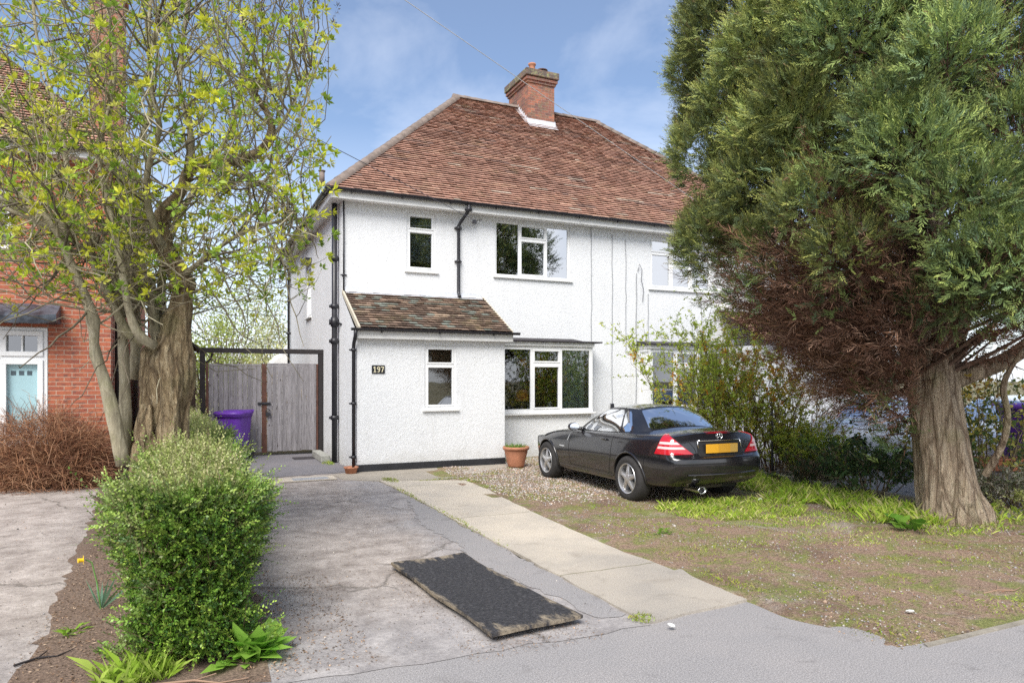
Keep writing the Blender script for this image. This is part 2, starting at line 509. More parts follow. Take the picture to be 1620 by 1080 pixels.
def mat_soil():
    t = NT("soil_and_thin_turf")
    n = t.noise(0.75, 7, 0.68, dist=0.4); n2 = t.noise(2.6, 8, 0.75, dist=0.6); n3 = t.noise(48, 5, 0.72); n4 = t.noise(0.9, 7, 0.7, vec=t.map((1, 1, 1), (7, 2, 0)))
    c = t.ramp(n3, [(0.30, (0.13, 0.075, 0.052)), (0.5, (0.34, 0.225, 0.155)), (0.72, (0.58, 0.44, 0.33))])
    c = t.mix(t.ramp(n4, [(0.50, 0.0), (0.64, 0.8)]), c, t.ramp(n3, [(0.3, (0.09, 0.052, 0.036)), (0.7, (0.28, 0.175, 0.12))]))
    c = t.mix(t.ramp(n, [(0.57, 0.0), (0.67, 0.85)]), c, t.ramp(n3, [(0.3, (0.28, 0.235, 0.195)), (0.7, (0.60, 0.54, 0.47))]))
    c = t.mix(t.ramp(n2, [(0.46, 0.0), (0.58, 0.85)]), c, t.ramp(n3, [(0.3, (0.10, 0.13, 0.025)), (0.7, (0.34, 0.37, 0.09))]))
    pb = t.voro(38, vec=t.co()); c = t.mix(t.ramp(pb, [(0.10, 0.55), (0.17, 0.0)]), c, t.voro(38, vec=t.co(), out="Color"), 'SOFT_LIGHT')
    t.base(c); t.rough(0.95)
    t.bump(t.math('ADD', n3, t.math('MULTIPLY', n2, 1.4)), 1.0, 0.035)
    return t.m
def mat_drive():
    """old broken concrete and tarmac drive, stained"""
    t = NT("worn_driveway")
    lo = t.noise(0.6, 5, 0.6); mid = t.noise(3.2, 8, 0.72); hi = t.noise(34, 5, 0.7); st = t.noise(170, 2, 0.6)
    sx = t.n.new("ShaderNodeSeparateXYZ"); t.l.new(t.co(), sx.inputs[0])
    warm = t.ramp(mid, [(0.30, (0.215, 0.18, 0.16)), (0.48, (0.36, 0.315, 0.285)), (0.68, (0.53, 0.475, 0.435))])
    grey = t.ramp(mid, [(0.30, (0.20, 0.185, 0.185)), (0.48, (0.30, 0.282, 0.28)), (0.68, (0.42, 0.395, 0.385))])
    wob = t.math('MULTIPLY', t.math('SUBTRACT', t.noise(1.3, 5, 0.6), 0.5), 1.5)
    mr = t.n.new("ShaderNodeMapRange"); mr.inputs["From Min"].default_value = -0.75; mr.inputs["From Max"].default_value = -0.25
    t.l.new(t.math('ADD', sx.outputs["X"], wob), mr.inputs["Value"])
    mr2 = t.n.new("ShaderNodeMapRange"); mr2.inputs["From Min"].default_value = -8.6; mr2.inputs["From Max"].default_value = -9.9
    t.l.new(t.math('ADD', sx.outputs["Y"], wob), mr2.inputs["Value"])
    msk = t.math('MAXIMUM', mr.outputs["Result"], mr2.outputs["Result"])
    msk = t.math('MULTIPLY', msk, 0.9)
    c = t.mix(msk, warm, grey)
    c = t.mix(t.ramp(lo, [(0.50, 0.0), (0.66, 0.55)]), c, t.mix(1.0, c, (1.2, 1.2, 1.2), 'MULTIPLY'))
    dk = t.noise(1.7, 8, 0.75, vec=t.map((1, 1, 1), (3, 7, 0)))
    c = t.mix(t.ramp(dk, [(0.54, 0.0), (0.70, 0.75)]), c, (0.165, 0.13, 0.11))
    c = t.mix(1.0, c, t.ramp(hi, [(0.30, 0.72), (0.52, 1.0), (0.72, 1.16)]), 'MULTIPLY')
    c = t.mix(1.0, c, t.ramp(st, [(0.28, 0.70), (0.7, 1.16)]), 'MULTIPLY')
    c = t.mix(t.ramp(t.noise(90, 2), [(0.68, 0.0), (0.73, 0.7)]), c, (0.62, 0.57, 0.52))
    cr = t.voro(0.5, 'DISTANCE_TO_EDGE', vec=t.mix(0.30, t.co(), t.noise(2.2, 6, 0.65, out="Color")))
    ck = t.math('MULTIPLY', t.ramp(cr, [(0.0, 1.0), (0.010, 0.0)]), t.ramp(t.noise(0.8, 2), [(0.44, 0.0), (0.52, 1.0)]))
    c = t.mix(t.math('MULTIPLY', ck, 0.7), c, (0.10, 0.085, 0.07))
    t.base(c); t.rough(0.92)
    t.bump(t.math('SUBTRACT', t.math('ADD', t.math('MULTIPLY', hi, 0.8), t.math('MULTIPLY', mid, 1.0)), t.math('MULTIPLY', ck, 0.6)), 0.6, 0.018)
    return t.m
def mat_aggregate(name, lo, mid, hi, patch, scale=150, bumpd=0.006, joints=()):
    t = NT(name)
    a = t.noise(scale, 3, 0.7); b = t.noise(1.3, 6, 0.65)
    c = t.ramp(a, [(0.30, lo), (0.5, mid), (0.72, hi)])
    c = t.mix(t.ramp(b, [(0.42, 0.0), (0.66, 0.75)]), c, t.mix(1.0, c, patch, 'MULTIPLY'))
    c = t.mix(0.35, c, t.ramp(t.noise(scale * .55, 2, .6), [(.35, .30), (.65, .70)]), 'OVERLAY')
    c = t.mix(t.ramp(t.noise(14, 5, 0.7), [(0.60, 0.0), (0.72, 0.35)]), c, lo)
    c = t.mix(t.ramp(t.noise(2.2, 7, 0.75, dist=.6), [(0.56, 0.0), (0.72, 0.5)]), c, t.mix(1.0, lo, (.75, .72, .7), 'MULTIPLY'))
    if joints:
        sg_ = t.n.new("ShaderNodeSeparateXYZ"); t.l.new(t.co(), sg_.inputs[0])
        wr_ = t.n.new("ShaderNodeMapRange"); wr_.inputs["From Min"].default_value = -7.4; wr_.inputs["From Max"].default_value = -9.3
        t.l.new(t.math('ADD', sg_.outputs["Y"], t.math('MULTIPLY', t.math('SUBTRACT', t.noise(1.5, 5, .65), .5), 2.2)), wr_.inputs["Value"])
        c = t.mix(t.math('MULTIPLY', wr_.outputs["Result"], .9), c, t.mix(1.0, c, (.70, .71, .74), 'MULTIPLY'))
        sp_ = t.n.new("ShaderNodeSeparateXYZ"); t.l.new(t.co(), sp_.inputs[0])
        yy_ = t.math('ADD', sp_.outputs["Y"], t.math('MULTIPLY', t.noise(3.0, 4, .6), .10))
        for j_ in joints:
            c = t.mix(t.ramp(t.math('ABSOLUTE', t.math('SUBTRACT', yy_, j_ + .05)), [(0.004, .8), (0.013, 0.0)]), c, (.13, .12, .06))
    t.base(c); t.rough(0.92)
    t.bump(a, 0.6, bumpd)
    return t.m
M['soil'] = mat_soil()
M['drive'] = mat_drive()
M['path'] = mat_aggregate("cream_concrete", (0.34, 0.29, 0.225), (0.55, 0.485, 0.395), (0.70, 0.63, 0.53), (0.74, 0.76, 0.80), joints=(-9.05, -6.3, -3.55))
M['tarmac'] = mat_aggregate("grey_tarmac", (0.13, 0.123, 0.125), (0.265, 0.253, 0.252), (0.46, 0.438, 0.43), (1.12, 1.10, 1.08), 130)
M['dark_tarmac'] = mat_aggregate("dark_tarmac", (0.09, 0.088, 0.10), (0.16, 0.155, 0.17), (0.26, 0.25, 0.265), (1.2, 1.15, 1.1), 130)
M['verge'] = mat_aggregate("leaf_mould", (0.07, 0.048, 0.036), (0.17, 0.12, 0.09), (0.33, 0.24, 0.18), (0.8, 0.75, 0.7), 55, 0.02)

g = MB(); g.quad((-400, -300, 0), (400, -300, 0), (400, 700, 0), (-400, 700, 0))
gt = NT("far_ground"); gt.base(gt.ramp(gt.noise(0.08, 6), [(0.3, (0.12, 0.11, 0.05)), (0.7, (0.20, 0.17, 0.09))])); gt.rough(0.95)
ground = tag(g.build("ground", gt.m), kind="structure"); ground.location.z = -0.02

# lumpy front yard soil either side of the drive, one sheet
def yard_h(a, b):
    return 0.012 * math.sin(a * 2.1 + b * 0.7) * math.sin(b * 1.7 - a * 0.6) + 0.010 * math.sin(a * 5.3 + 1) * math.sin(b * 4.7)
rows = []
for j in range(150):
    b = -11.75 + j * (13.3 / 149)
    row = []
    for i in range(150):
        a = 1.05 + i * (5.6 / 149)
        h = 0.016 + yard_h(a, b) if a > 1.2 else -0.004
            # the edge falls away where the pavement sweeps in to the path
        if b < -11.2 + .03 * math.sin(a * 6): h = min(h, 0.016 - (-11.2 - b) * 0.075)
        lim = 1.14 + max(0.0, -10.25 - b) ** 1.6 * .22 + .03 * math.sin(b * 9)
        if b < -10.2 and a < lim + .12: h = min(h, 0.004 - (lim + .05 - a) * 0.12)
        row.append((a, b, h))
    rows.append(row)
y_ = MB(); y_.grid(rows)
yard = y_.build("front_yard", M['soil'], None, True); yard.location = W(0, 0); yard.rotation_euler = (0, 0, YAW); tag(yard, kind="structure")

pavement = outline_sheet("pavement", [(-40, -9.9), (-0.2, -9.9), (0.15, -10.1), (1.25, -10.1), (1.6, -11.0), (2.2, -11.2), (6.6, -11.3), (40, -11.5), (40, -17), (-40, -17)], 0.002, M['tarmac'], 0.0, 2.0, 3)
road = outline_sheet("road", [(-60, -17), (60, -17), (60, -27), (-60, -27)], -0.09 + 0.08, M['dark_tarmac'], 0, 4, 4)
driveway = outline_sheet("driveway", [(-2.62, -10.28), (0.20, -10.36), (0.14, -7.0), (0.20, -4.2), (0.10, -2.6), (0.4, -1.5), (0.15, -1.45), (0.02, -1.4), (0.0, 2.4), (-2.75, 2.4), (-2.6, -3), (-2.45, -7)], 0.006, M['drive'], 0.03, 0.18, 5)
apron = outline_sheet("gate_apron", [(-2.2, -1.15), (-1.4, -1.5), (-0.1, -1.3), (-0.03, -0.4), (-0.03, 2.42), (-2.6, 2.42), (-2.5, 0.5)], 0.012, M['dark_tarmac'], 0.05, 0.15, 6)
neighbor_drive = outline_sheet("neighbour_driveway", [(-12, -10.3), (-3.55, -10.26), (-3.5, -8.6), (-3.6, -6.4), (-3.6, -4), (-3.9, -1.7), (-5.0, -0.85), (-12, -0.85)], 0.004, M['drive'], 0.02, 0.18, 7)
verge = outline_sheet("soil_strip", [(-3.70, -10.2), (-2.35, -10.22), (-2.25, -9.3), (-2.30, -8.2), (-2.42, -5.5), (-2.5, 2.4), (-4.1, 2.4), (-4.2, -1.2), (-3.95, -4), (-3.84, -6.4), (-3.70, -8.4)], 0.010, M['verge'], 0.05, 0.12, 8)
path = outline_sheet("concrete_path", [(0.18, -10.34), (1.20, -10.24), (1.22, -9.55), (1.28, -9.35), (1.21, -9.1), (1.15, -8.6), (1.22, -7.0), (1.34, -5.2), (1.44, -4.4), (1.46, -3.3), (1.2, -3.15), (0.12, -2.75), (0.17, -4.4), (0.16, -7.4)], 0.024, M['path'], 0.012, 0.2, 9, 0.03)
path2 = outline_sheet("house_path", [(0.1, -2.68), (1.15, -3.02), (1.55, -3.0), (2.3, -2.2), (3.1, -1.75), (3.1, -1.41), (0.02, -1.41), (-0.5, -1.6), (-0.4, -2.3)], 0.018, mat_aggregate("grey_concrete", (0.23, 0.2, 0.16), (0.36, 0.32, 0.265), (0.50, 0.45, 0.38), (0.8, 0.8, 0.8)), 0.03, 0.15, 10, 0.02)

tarmac_strip = outline_sheet('tarmac_strip', [(-.05, -10.1), (.16, -10.1), (.13, -7.0), (.17, -5.0), (.05, -4.6), (-.12, -5.6), (-.30, -6.4), (-.22, -7.4), (-.34, -8.2), (-.20, -9.2)], 0.0105, M['tarmac'], .05, .09, 22)

# ================================================================== WHITE HOUSE
house = thing("house", "white roughcast semi-detached house with a hipped red tile roof and brick chimney", "house", W(0, 0), YAW)
TF = lambda b: (lambda u, d, z: (u, b - d, z))            # front wall at depth b, d = outwards
TS = lambda a: (lambda u, d, z: (a - d, u, z))            # left-hand side wall at a
def tbox(mb, T, u0, u1, d0, d1, z0, z1):
    p = [T(u, d, z) for z in (z0, z1) for (u, d) in ((u0, d0), (u1, d0), (u1, d1), (u0, d1))]
    mb.add(p, [(0, 3, 2, 1), (4, 5, 6, 7), (0, 1, 5, 4), (1, 2, 6, 5), (2, 3, 7, 6), (3, 0, 4, 7)])
def wall_panel(mb, T, u0, u1, z0, z1, holes, reveal=0.11):
    us = sorted({u0, u1, *[h[0] for h in holes], *[h[1] for h in holes]})
    zs = sorted({z0, z1, *[h[2] for h in holes], *[h[3] for h in holes]})
    for i in range(len(us) - 1):
        for j in range(len(zs) - 1):
            uc, zc = (us[i] + us[i + 1]) / 2, (zs[j] + zs[j + 1]) / 2
            if any(h[0] < uc < h[1] and h[2] < zc < h[3] for h in holes): continue
            mb.quad(T(us[i], 0, zs[j]), T(us[i + 1], 0, zs[j]), T(us[i + 1], 0, zs[j + 1]), T(us[i], 0, zs[j + 1]))
    for (a, b, c, d) in holes:
        for (p, q) in (((a, c), (b, c)), ((b, c), (b, d)), ((b, d), (a, d)), ((a, d), (a, c))):
            mb.quad(T(p[0], 0, p[1]), T(q[0], 0, q[1]), T(q[0], -reveal, q[1]), T(p[0], -reveal, p[1]))
def window(parent, T, u0, u1, z0, z1, cols, fan=0.30, fans=None, sill=0.05, rec=0.03, name="window", fw=0.05, glass=None, bars=0):
    """frame with outer bars, mullions, opening casements and fanlights; panes as a sub-part"""
    fr, pn = MB(), MB()
    d1, d0 = -rec, -rec - 0.065
    tbox(fr, T, u0, u1, d0, d1, z0, z0 + fw); tbox(fr, T, u0, u1, d0, d1, z1 - fw, z1)
    tbox(fr, T, u0, u0 + fw, d0, d1, z0 + fw, z1 - fw); tbox(fr, T, u1 - fw, u1, d0, d1, z0 + fw, z1 - fw)
    iw = u1 - u0 - 2 * fw
    tot = sum(cols); x = u0 + fw
    for i, c in enumerate(cols):
        x1 = x + iw * c / tot
        l, r_ = x, x1
        if i > 0: l = x + fw * 0.38
        if i < len(cols) - 1: r_ = x1 - fw * 0.38
        if i > 0: tbox(fr, T, x - fw * 0.38, l, d0 - 0.002, d1 + 0.002, z0 + fw, z1 - fw)
        cells = [(z0 + fw, z1 - fw, False)]
        f = fans[i] if fans is not None else True
        if f:
            zf = z1 - (z1 - z0) * fan
            tbox(fr, T, l, r_, d0 - 0.001, d1 + 0.001, zf - fw * 0.42, zf + fw * 0.42)
            cells = [(z0 + fw, zf - fw * 0.42, False), (zf + fw * 0.42, z1 - fw, True)]
        for (c0, c1, isf) in cells:
            if f or bars:      # opening casement: an inner proud frame
                s = 0.032
                tbox(fr, T, l, r_, d0 + 0.01, d1 + 0.014, c0, c0 + s); tbox(fr, T, l, r_, d0 + 0.01, d1 + 0.014, c1 - s, c1)
                tbox(fr, T, l, l + s, d0 + 0.01, d1 + 0.014, c0 + s, c1 - s); tbox(fr, T, r_ - s, r_, d0 + 0.01, d1 + 0.014, c0 + s, c1 - s)
            else: s = 0.008
            pn.quad(T(l + s * .6, d0 + 0.035, c0 + s * .6), T(r_ - s * .6, d0 + 0.035, c0 + s * .6), T(r_ - s * .6, d0 + 0.035, c1 - s * .6), T(l + s * .6, d0 + 0.035, c1 - s * .6))
        x = x1
    w = fr.build(name, M['upvc'], parent, False, 0.004)
    pn.build("pane", glass or M['glass'], w, fix=False)
    if sill:
        s = MB(); tbox(s, T, u0 - 0.05, u1 + 0.05, -rec - 0.02, sill, z0 - 0.045, z0 - 0.003)
        s.build("sill", M['paint_white'], w, False, 0.006)
    return w

HW1 = (1.37, 2.03, 4.09, 5.34); HW2 = (3.43, 5.38, 4.10, 5.36); HW3 = (7.68, 9.66, 4.05, 5.34); HW4 = (10.97, 11.63, 4.09, 5.34)
BAY = (3.36, 5.70, 1.00, 2.50); BAYR = (7.32, 9.64, 1.00, 2.50)
wm = MB()
wall_panel(wm, TF(0), 0.0, 13.0, -0.1, 5.44, [HW1, HW2, HW3, HW4, (3.5, 5.55, 1.02, 2.46), (7.5, 9.5, 1.02, 2.46)])
wall_panel(wm, TS(0), 0.0, 9.0, -0.1, 5.44, [(4.15, 4.95, 3.40, 4.78)])
wm.quad((13, 0, -.1), (13, 9, -.1), (13, 9, 5.44), (13, 0, 5.44)); wm.quad((0, 9, -.1), (13, 9, -.1), (13, 9, 5.44), (0, 9, 5.44))
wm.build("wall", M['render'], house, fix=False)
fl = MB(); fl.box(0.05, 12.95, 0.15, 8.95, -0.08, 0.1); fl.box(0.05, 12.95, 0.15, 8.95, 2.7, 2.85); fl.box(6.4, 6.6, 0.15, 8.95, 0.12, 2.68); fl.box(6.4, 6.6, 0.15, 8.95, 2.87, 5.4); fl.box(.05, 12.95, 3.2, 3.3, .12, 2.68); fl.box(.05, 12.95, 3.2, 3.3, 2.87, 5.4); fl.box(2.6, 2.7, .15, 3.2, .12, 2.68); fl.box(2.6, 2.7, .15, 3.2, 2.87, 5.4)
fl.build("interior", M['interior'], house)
window(house, TF(0), *HW1, [1], glass=M['glass_up']); window(house, TF(0), *HW2, [0.31, 0.38, 0.31], fans=[False, True, False], glass=M['glass_up'])
window(house, TF(0), *HW3, [1, 1, 1], bars=1, glass=M['glass_up']); window(house, TF(0), *HW4, [1])
window(house, TS(0), 4.15, 4.95, 3.40, 4.78, [1], sill=0.06)
hd = MB(); tbox(hd, TS(0), 4.05, 5.05, 0.0, 0.16, 4.84, 4.90); hd.build("window_hood", M['black'], house, False, 0.004)
# plinth of black paint
pl = MB(); pl.box(3.05, 13.0, -0.012, -0.001, -0.1, 0.17); pl.build("plinth", M['plinth'], house)

# ---- roof: individual clay tiles on each slope
EZ, RZ = 5.60, 9.90
_run = [0, None]
def tint_tile(rr, pale=0.0):
    """tiles vary in short runs along a course, as batches were laid"""
    if _run[0] <= 0 or _run[1] is None:
        k = rr.random(); _run[0] = rr.randint(1, 5)
        _run[1] = (0.53, 0.305, 0.225) if k < 0.60 else (0.45, 0.26, 0.195) if k < 0.80 else (0.62, 0.38, 0.275) if k < 0.93 else (0.36, 0.235, 0.195) if k < .97 else (0.62, 0.50, 0.40)
    _run[0] -= 1
    f = rr.uniform(0.90, 1.10)
    return tuple(q * f for q in _run[1])
def tile_slope(mb, o, U, V, L, left, right, gauge=0.105, tw=0.165, seed=1, lift=0.046, dark=0.0):
    """tiles on a slope: o = eave start, U along the eave, V up the slope (unit), L = slope length; left/right(v) clip the row"""
    rr = random.Random(seed)
    o, U, V = Vector(o), Vector(U).normalized(), Vector(V).normalized()
    N = U.cross(V).normalized()
    if N.z < 0: N = -N
    rows = int(L / gauge) + 1
    mb.quad(*[o + U * u + V * v for (u, v) in ((left(0), 0), (right(0), 0), (right(L), L), (left(L), L))], tint=(0.16, 0.09, 0.075))
    for k in range(rows):
        v0 = k * gauge; v1 = min(L, v0 + gauge + 0.012)
        if v1 - v0 < 0.03: continue
        a, b = left(v0), right(v0)
        x = a - (tw / 2 if k % 2 else 0) - rr.random() * 0.02
        sag = rr.uniform(-0.004, 0.004)
        while x < b:
            x0, x1 = max(x, a) + 0.002, min(x + tw, b) - 0.002
            x += tw
            if x1 - x0 < 0.02: continue
            l0 = lift + rr.uniform(-0.004, 0.007); dv = rr.uniform(-0.006, 0.006) + sag
            tl = rr.uniform(-0.003, 0.003)
            c = tint_tile(rr)
            if dark: 
                k_ = rr.random(); c = tuple(q * (1 - dark * .5) for q in c) if k_ < .6 else (c if k_ < .88 else (.40, .36, .31))
                c = (c[0] * (1 - .18 * dark), c[1], c[2])
            p = [o + U * x0 + V * (v0 - 0.012 + dv) + N * (l0 + tl), o + U * x1 + V * (v0 - 0.012 + dv) + N * (l0 - tl), o + U * x1 + V * v1 + N * 0.006, o + U * x0 + V * v1 + N * 0.006]
            q = [p[0] - N * 0.013, p[1] - N * 0.013]
            mb.add(p + q, [(0, 1, 2, 3), (4, 5, 1, 0)], c)
rf = MB()
HA, HB, RAa, RAb = -0.30, 13.30, 4.15, 8.85
bE, bR = -0.30, 4.5
Lf = math.hypot(bR - bE, RZ - EZ); Ls = math.hypot(RAa - HA, RZ - EZ)
tile_slope(rf, (HA, bE, EZ), (1, 0, 0), (0, bR - bE, RZ - EZ), Lf, lambda v: (RAa - HA) * v / Lf, lambda v: (HB - HA) - (HB - RAb) * v / Lf, seed=11)
tile_slope(rf, (HA, 9.3, EZ), (0, -1, 0), (RAa - HA, 0, RZ - EZ), Ls, lambda v: 4.8 * v / Ls, lambda v: 9.6 - 4.8 * v / Ls, seed=12)
rf.quad((HB, -.3, EZ), (HB, 9.3, EZ), (RAb, 4.5, RZ), tint=(0.3, .15, .1)); rf.quad((HA, 9.3, EZ), (HB, 9.3, EZ), (RAb, 4.5, RZ), (RAa, 4.5, RZ), tint=(0.3, .15, .1))
roof = rf.build("roof", M['tile'], house, fix=False)
def half_round(mb, p, q, r=0.115, seg=0.32, seed=1, lift=0.0):
    rr = random.Random(seed)
    p, q = Vector(p), Vector(q); L = (q - p).length; d = (q - p) / L
    side = d.cross(Vector((0, 0, 1))).normalized(); up = side.cross(d).normalized()
    n = int(L / seg)
    for i in range(n):
        s0, s1 = i * L / n - 0.02, (i + 1) * L / n
        pts = []
        for s, ra in ((s0, r + 0.012 + rr.uniform(-.004, .006)), (s1, r)):
            for k in range(9):
                an = math.pi * k / 8
                pts.append(p + d * s + side * math.cos(an) * ra + up * (math.sin(an) * ra * 0.85 - 0.05 + lift))
        mb.add(pts, [(k, k + 1, 9 + k + 1, 9 + k) for k in range(8)] + [tuple(range(8, -1, -1))])
hp = MB()
half_round(hp, (HA + .02, bE + .02, EZ + .06), (RAa, bR, RZ + .05), seed=3); half_round(hp, (HB - .02, bE + .02, EZ + .06), (RAb, bR, RZ + .05), seed=4)
half_round(hp, (HA + .02, 9.28, EZ + .06), (RAa, bR, RZ + .05), seed=5); half_round(hp, (RAa - .1, bR, RZ + .05), (RAb + .1, bR, RZ + .05), seed=6)
hp.build("ridge_tiles", M['hip'], roof, True)

# ---- eaves
ea = MB()
ea.box(-0.27, 13.27, -0.270, -0.246, 5.41, 5.575); ea.box(-0.27, -0.246, -0.244, 9.27, 5.41, 5.575)
ea.box(-0.245, 13.2, -0.245, -0.002, 5.425, 5.44); ea.box(-0.245, -0.002, -0.001, 9.25, 5.426, 5.441)
ea.build("fascia", M['paint_white'], house, False, 0.003)
def gutter(p, q, r=0.058, name="gutter", parent=None, brackets=1.0):
    p, q = Vector(p), Vector(q); d = (q - p).normalized(); side = d.cross(Vector((0, 0, 1))).normalized()
    mb = MB(); rows = []
    for s in (p, q):
        rows.append([s + side * math.cos(math.pi + math.pi * k / 10) * r + Vector((0, 0, math.sin(math.pi + math.pi * k / 10) * r)) for k in range(11)])
    mb.grid(rows)
    mb.add(rows[0], [tuple(range(11))]); mb.add(rows[1], [tuple(range(10, -1, -1))])
    L = (q - p).length; n = int(L / brackets)
    for i in range(n):
        c = p + d * ((i + 0.5) * L / n)
        pts = []
        for off in (-0.02, 0.02):
            pts.append([c + d * off + side * math.cos(math.pi + math.pi * k / 10) * (r + .008) + Vector((0, 0, math.sin(math.pi + math.pi * k / 10) * (r + .008))) for k in range(11)])
        mb.grid(pts)
        mb.tube([c + Vector((0, 0, -r - .004)), c + Vector((0, 0, -r - 0.03))], 0.012, 6)
    return mb.build(name, M['black'], parent, False)
gutter((-0.40, -0.335, 5.60), (13.4, -0.335, 5.60), parent=house); gutter((-0.335, 9.4, 5.60), (-0.335, -0.40, 5.60), parent=house)
def pipe(path, r, parent, name="downpipe", collars=(), cw=0.018):
    mb = MB(); mb.tube(path, r, 12)
    for (x, y, z, h) in collars:
        mb.cyl((x, y, z - h / 2), (x, y, z + h / 2), r + cw, n=12)
        mb.box(x - r - .045, x + r + .045, y + r * .4, y + r + .012, z - h * .3, z + h * .3)
    return mb.build(name, M['black'], parent, True)
# rainwater pipe with a swan neck, dropping on to the porch roof
pipe([(2.67, -.335, 5.56), (2.67, -.335, 5.46), (2.66, -.29, 5.40), (2.56, -.10, 5.20), (2.53, -.06, 5.12), (2.53, -.06, 3.68), (2.53, -.09, 3.60), (2.52, -.16, 3.57)], 0.036, house, collars=[(2.67, -.335, 5.45, .09), (2.53, -.06, 5.08, .07), (2.53, -.06, 4.35, .05)])
# big soil pipe on the corner
sy = 0.29
pipe([(-.10, sy, 0.0), (-.10, sy, 5.43)], 0.056, house, "soil_pipe", [(-.10, sy, .95, .09), (-.10, sy, 2.55, .12), (-.10, sy, 2.95, .20), (-.10, sy, 3.28, .09), (-.10, sy, 4.28, .10)], 0.022)
pipe([(-.10, sy + .02, 3.0), (-.02, .10, 2.90), (0.02, -.03, 2.88), (0.03, -.035, 2.45)], 0.02, house, "waste_pipe")
pipe([(0.03, -.03, 2.95), (0.03, -.03, 5.42)], 0.018, house, "waste_pipe", [(0.03, -.03, 3.9, .04)], .008)
pipe([(-.335, 8.35, 5.56), (-.30, 8.35, 5.42), (-.09, 8.35, 5.2), (-.07, 8.35, 5.1), (-.07, 8.35, 0)], 0.038, house, "downpipe", [(-.07, 8.35, 4.9, .07), (-.07, 8.35, 3.2, .07)])
vp = MB(); vp.tube([(-0.42, -0.1, 5.66), (-0.42, -0.1, 5.95)], 0.055, 12); vp.tube([(-0.42, -0.1, 5.95), (-0.42, -.1, 5.97)], 0.07, 12)
vp.tube([(-.47, .1, 5.66)] + [(-0.47 + .05 * math.cos(t * .7) - .05, .15, 5.83 + .06 * math.sin(t * .7)) for t in range(9)], 0.012, 6)
vp.build("vent_cowl", M['hip'], house, True)

# ---- chimney
ch = MB(); cx0, cx1, cy0, cy1 = 6.08, 6.95, 3.74, 5.10
ch.box(cx0, cx1, cy0, cy1, 8.4, 10.42)
chim = ch.build("chimney", M['chimney_brick'], house, False, 0.006)
cc = MB()
for (e, z0, z1) in ((0.035, 10.42, 10.495), (0.075, 10.497, 10.572), (0.035, 10.574, 10.60)):
    cc.box(cx0 - e, cx1 + e, cy0 - e, cy1 + e, z0, z1)
cc.build("corbel_course", M['chimney_brick'], chim, False, 0.004)
c2 = MB(); c2.box(cx0 - .11, cx1 + .11, cy0 - .11, cy1 + .11, 10.602, 10.80); c2.build("chimney_cap", M['cap_brick'], chim, False, 0.012)
for (px, py, hh, r) in ((6.34, 4.0, 0.30, .105), (6.34, 4.6, 0.22, .105), (6.75, 4.15, 0.13, .10)):
    p_ = MB(); p_.lathe([(0, 0), (r * 1.1, 0), (r * 1.08, .05), (r * .9, .07), (r * .85, hh - .06), (r * 1.08, hh - .04), (r * 1.1, hh), (r * .75, hh), (r * .7, hh - .1), (0, hh - .1)], (px, py, 10.80), 18)
    p_.build("chimney_pot", M['terracotta'], chim, True)
cw = MB()
cw.tube([(6.75, 4.15, 10.95), (6.75, 4.15, 11.06)], .03, 8)
cw.lathe([(0, .30), (.06, .29), (.17, .24), (.17, .225), (.06, .25), (0, .26)], (6.75, 4.15, 10.80), 16); cw.lathe([(.09, .14), (.15, .13), (.15, .15), (.09, .17)], (6.75, 4.15, 10.80), 16)
for an in range(4): cw.tube([(6.75 + .1 * math.cos(an * 1.57), 4.15 + .1 * math.sin(an * 1.57), 10.94), (6.75 + .12 * math.cos(an * 1.57), 4.15 + .12 * math.sin(an * 1.57), 11.05)], .01, 5)
cw.build("chimney_cowl", simple("rusty_cowl", (0.16, 0.085, 0.07), .7, .3), chim, False)
sl = (RZ - EZ) / (bR - bE)
rz = lambda b: EZ + sl * (b - bE)
fm = MB()
fy = cy0 - .02
fm.add([(cx0 - .05, fy - .20, rz(fy - .20) + .035), (cx1 + .05, fy - .20, rz(fy - .20) + .035), (cx1 + .03, fy, rz(fy) + .04), (cx0 - .03, fy, rz(fy) + .04), (cx1 + .03, fy, rz(fy) + .16), (cx0 - .03, fy, rz(fy) + .16)], [(0, 1, 2, 3), (3, 2, 4, 5)])
for (sx, sg) in ((cx0, -1), (cx1, 1)):
    n = 7
    for i in range(n):
        b0 = cy0 - .02 + (bR - cy0) * i / n; b1 = cy0 - .02 + (bR - cy0) * (i + 1) / n
        x = sx + sg * .008
        fm.add([(x, b0, rz(b0) + .02), (x, b1, rz(b1) + .02), (x, b1, rz(b0) + .20), (x, b0, rz(b0) + .20)], [(0, 1, 2, 3)])
        fm.add([(x, b0, rz(b0) + .03), (x, b1, rz(b1) + .03), (x + sg * .09, b1, rz(b1) + .032), (x + sg * .09, b0, rz(b0) + .032)], [(0, 1, 2, 3)])
fm.build("flashing", M['lead'], chim, fix=False)

# ---- porch
PB = -1.44
pw = MB(); PWIN = (1.32, 1.98, 1.17, 2.42)
wall_panel(pw, TF(PB), 0.0, 3.03, -0.1, 2.62, [PWIN])
pw.quad((0, 0, -.1), (0, PB, -.1), (0, PB, 2.62), (0, 0, 3.5)); pw.quad((3.03, PB, -.1), (3.03, 0, -.1), (3.03, 0, 3.5), (3.03, PB, 2.62))
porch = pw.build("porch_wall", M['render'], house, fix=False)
window(house, TF(PB), *PWIN, [1], fan=0.31)
pb2 = MB(); pb2.box(-.008, 3.036, PB - .014, PB - .002, -.1, .15); pb2.build("plinth", M['plinth'], house)
pi = MB(); pi.quad((.02, -.1, .05), (3., -.1, .05), (3., -1.35, .05), (.02, -1.35, .05)); pi.build("floor_slab", M['interior'], house)
pr = MB()
pe, pt = -1.60, 0.0; pez, ptz = 2.70, 3.56; Lp = math.hypot(pt - pe, ptz - pez)
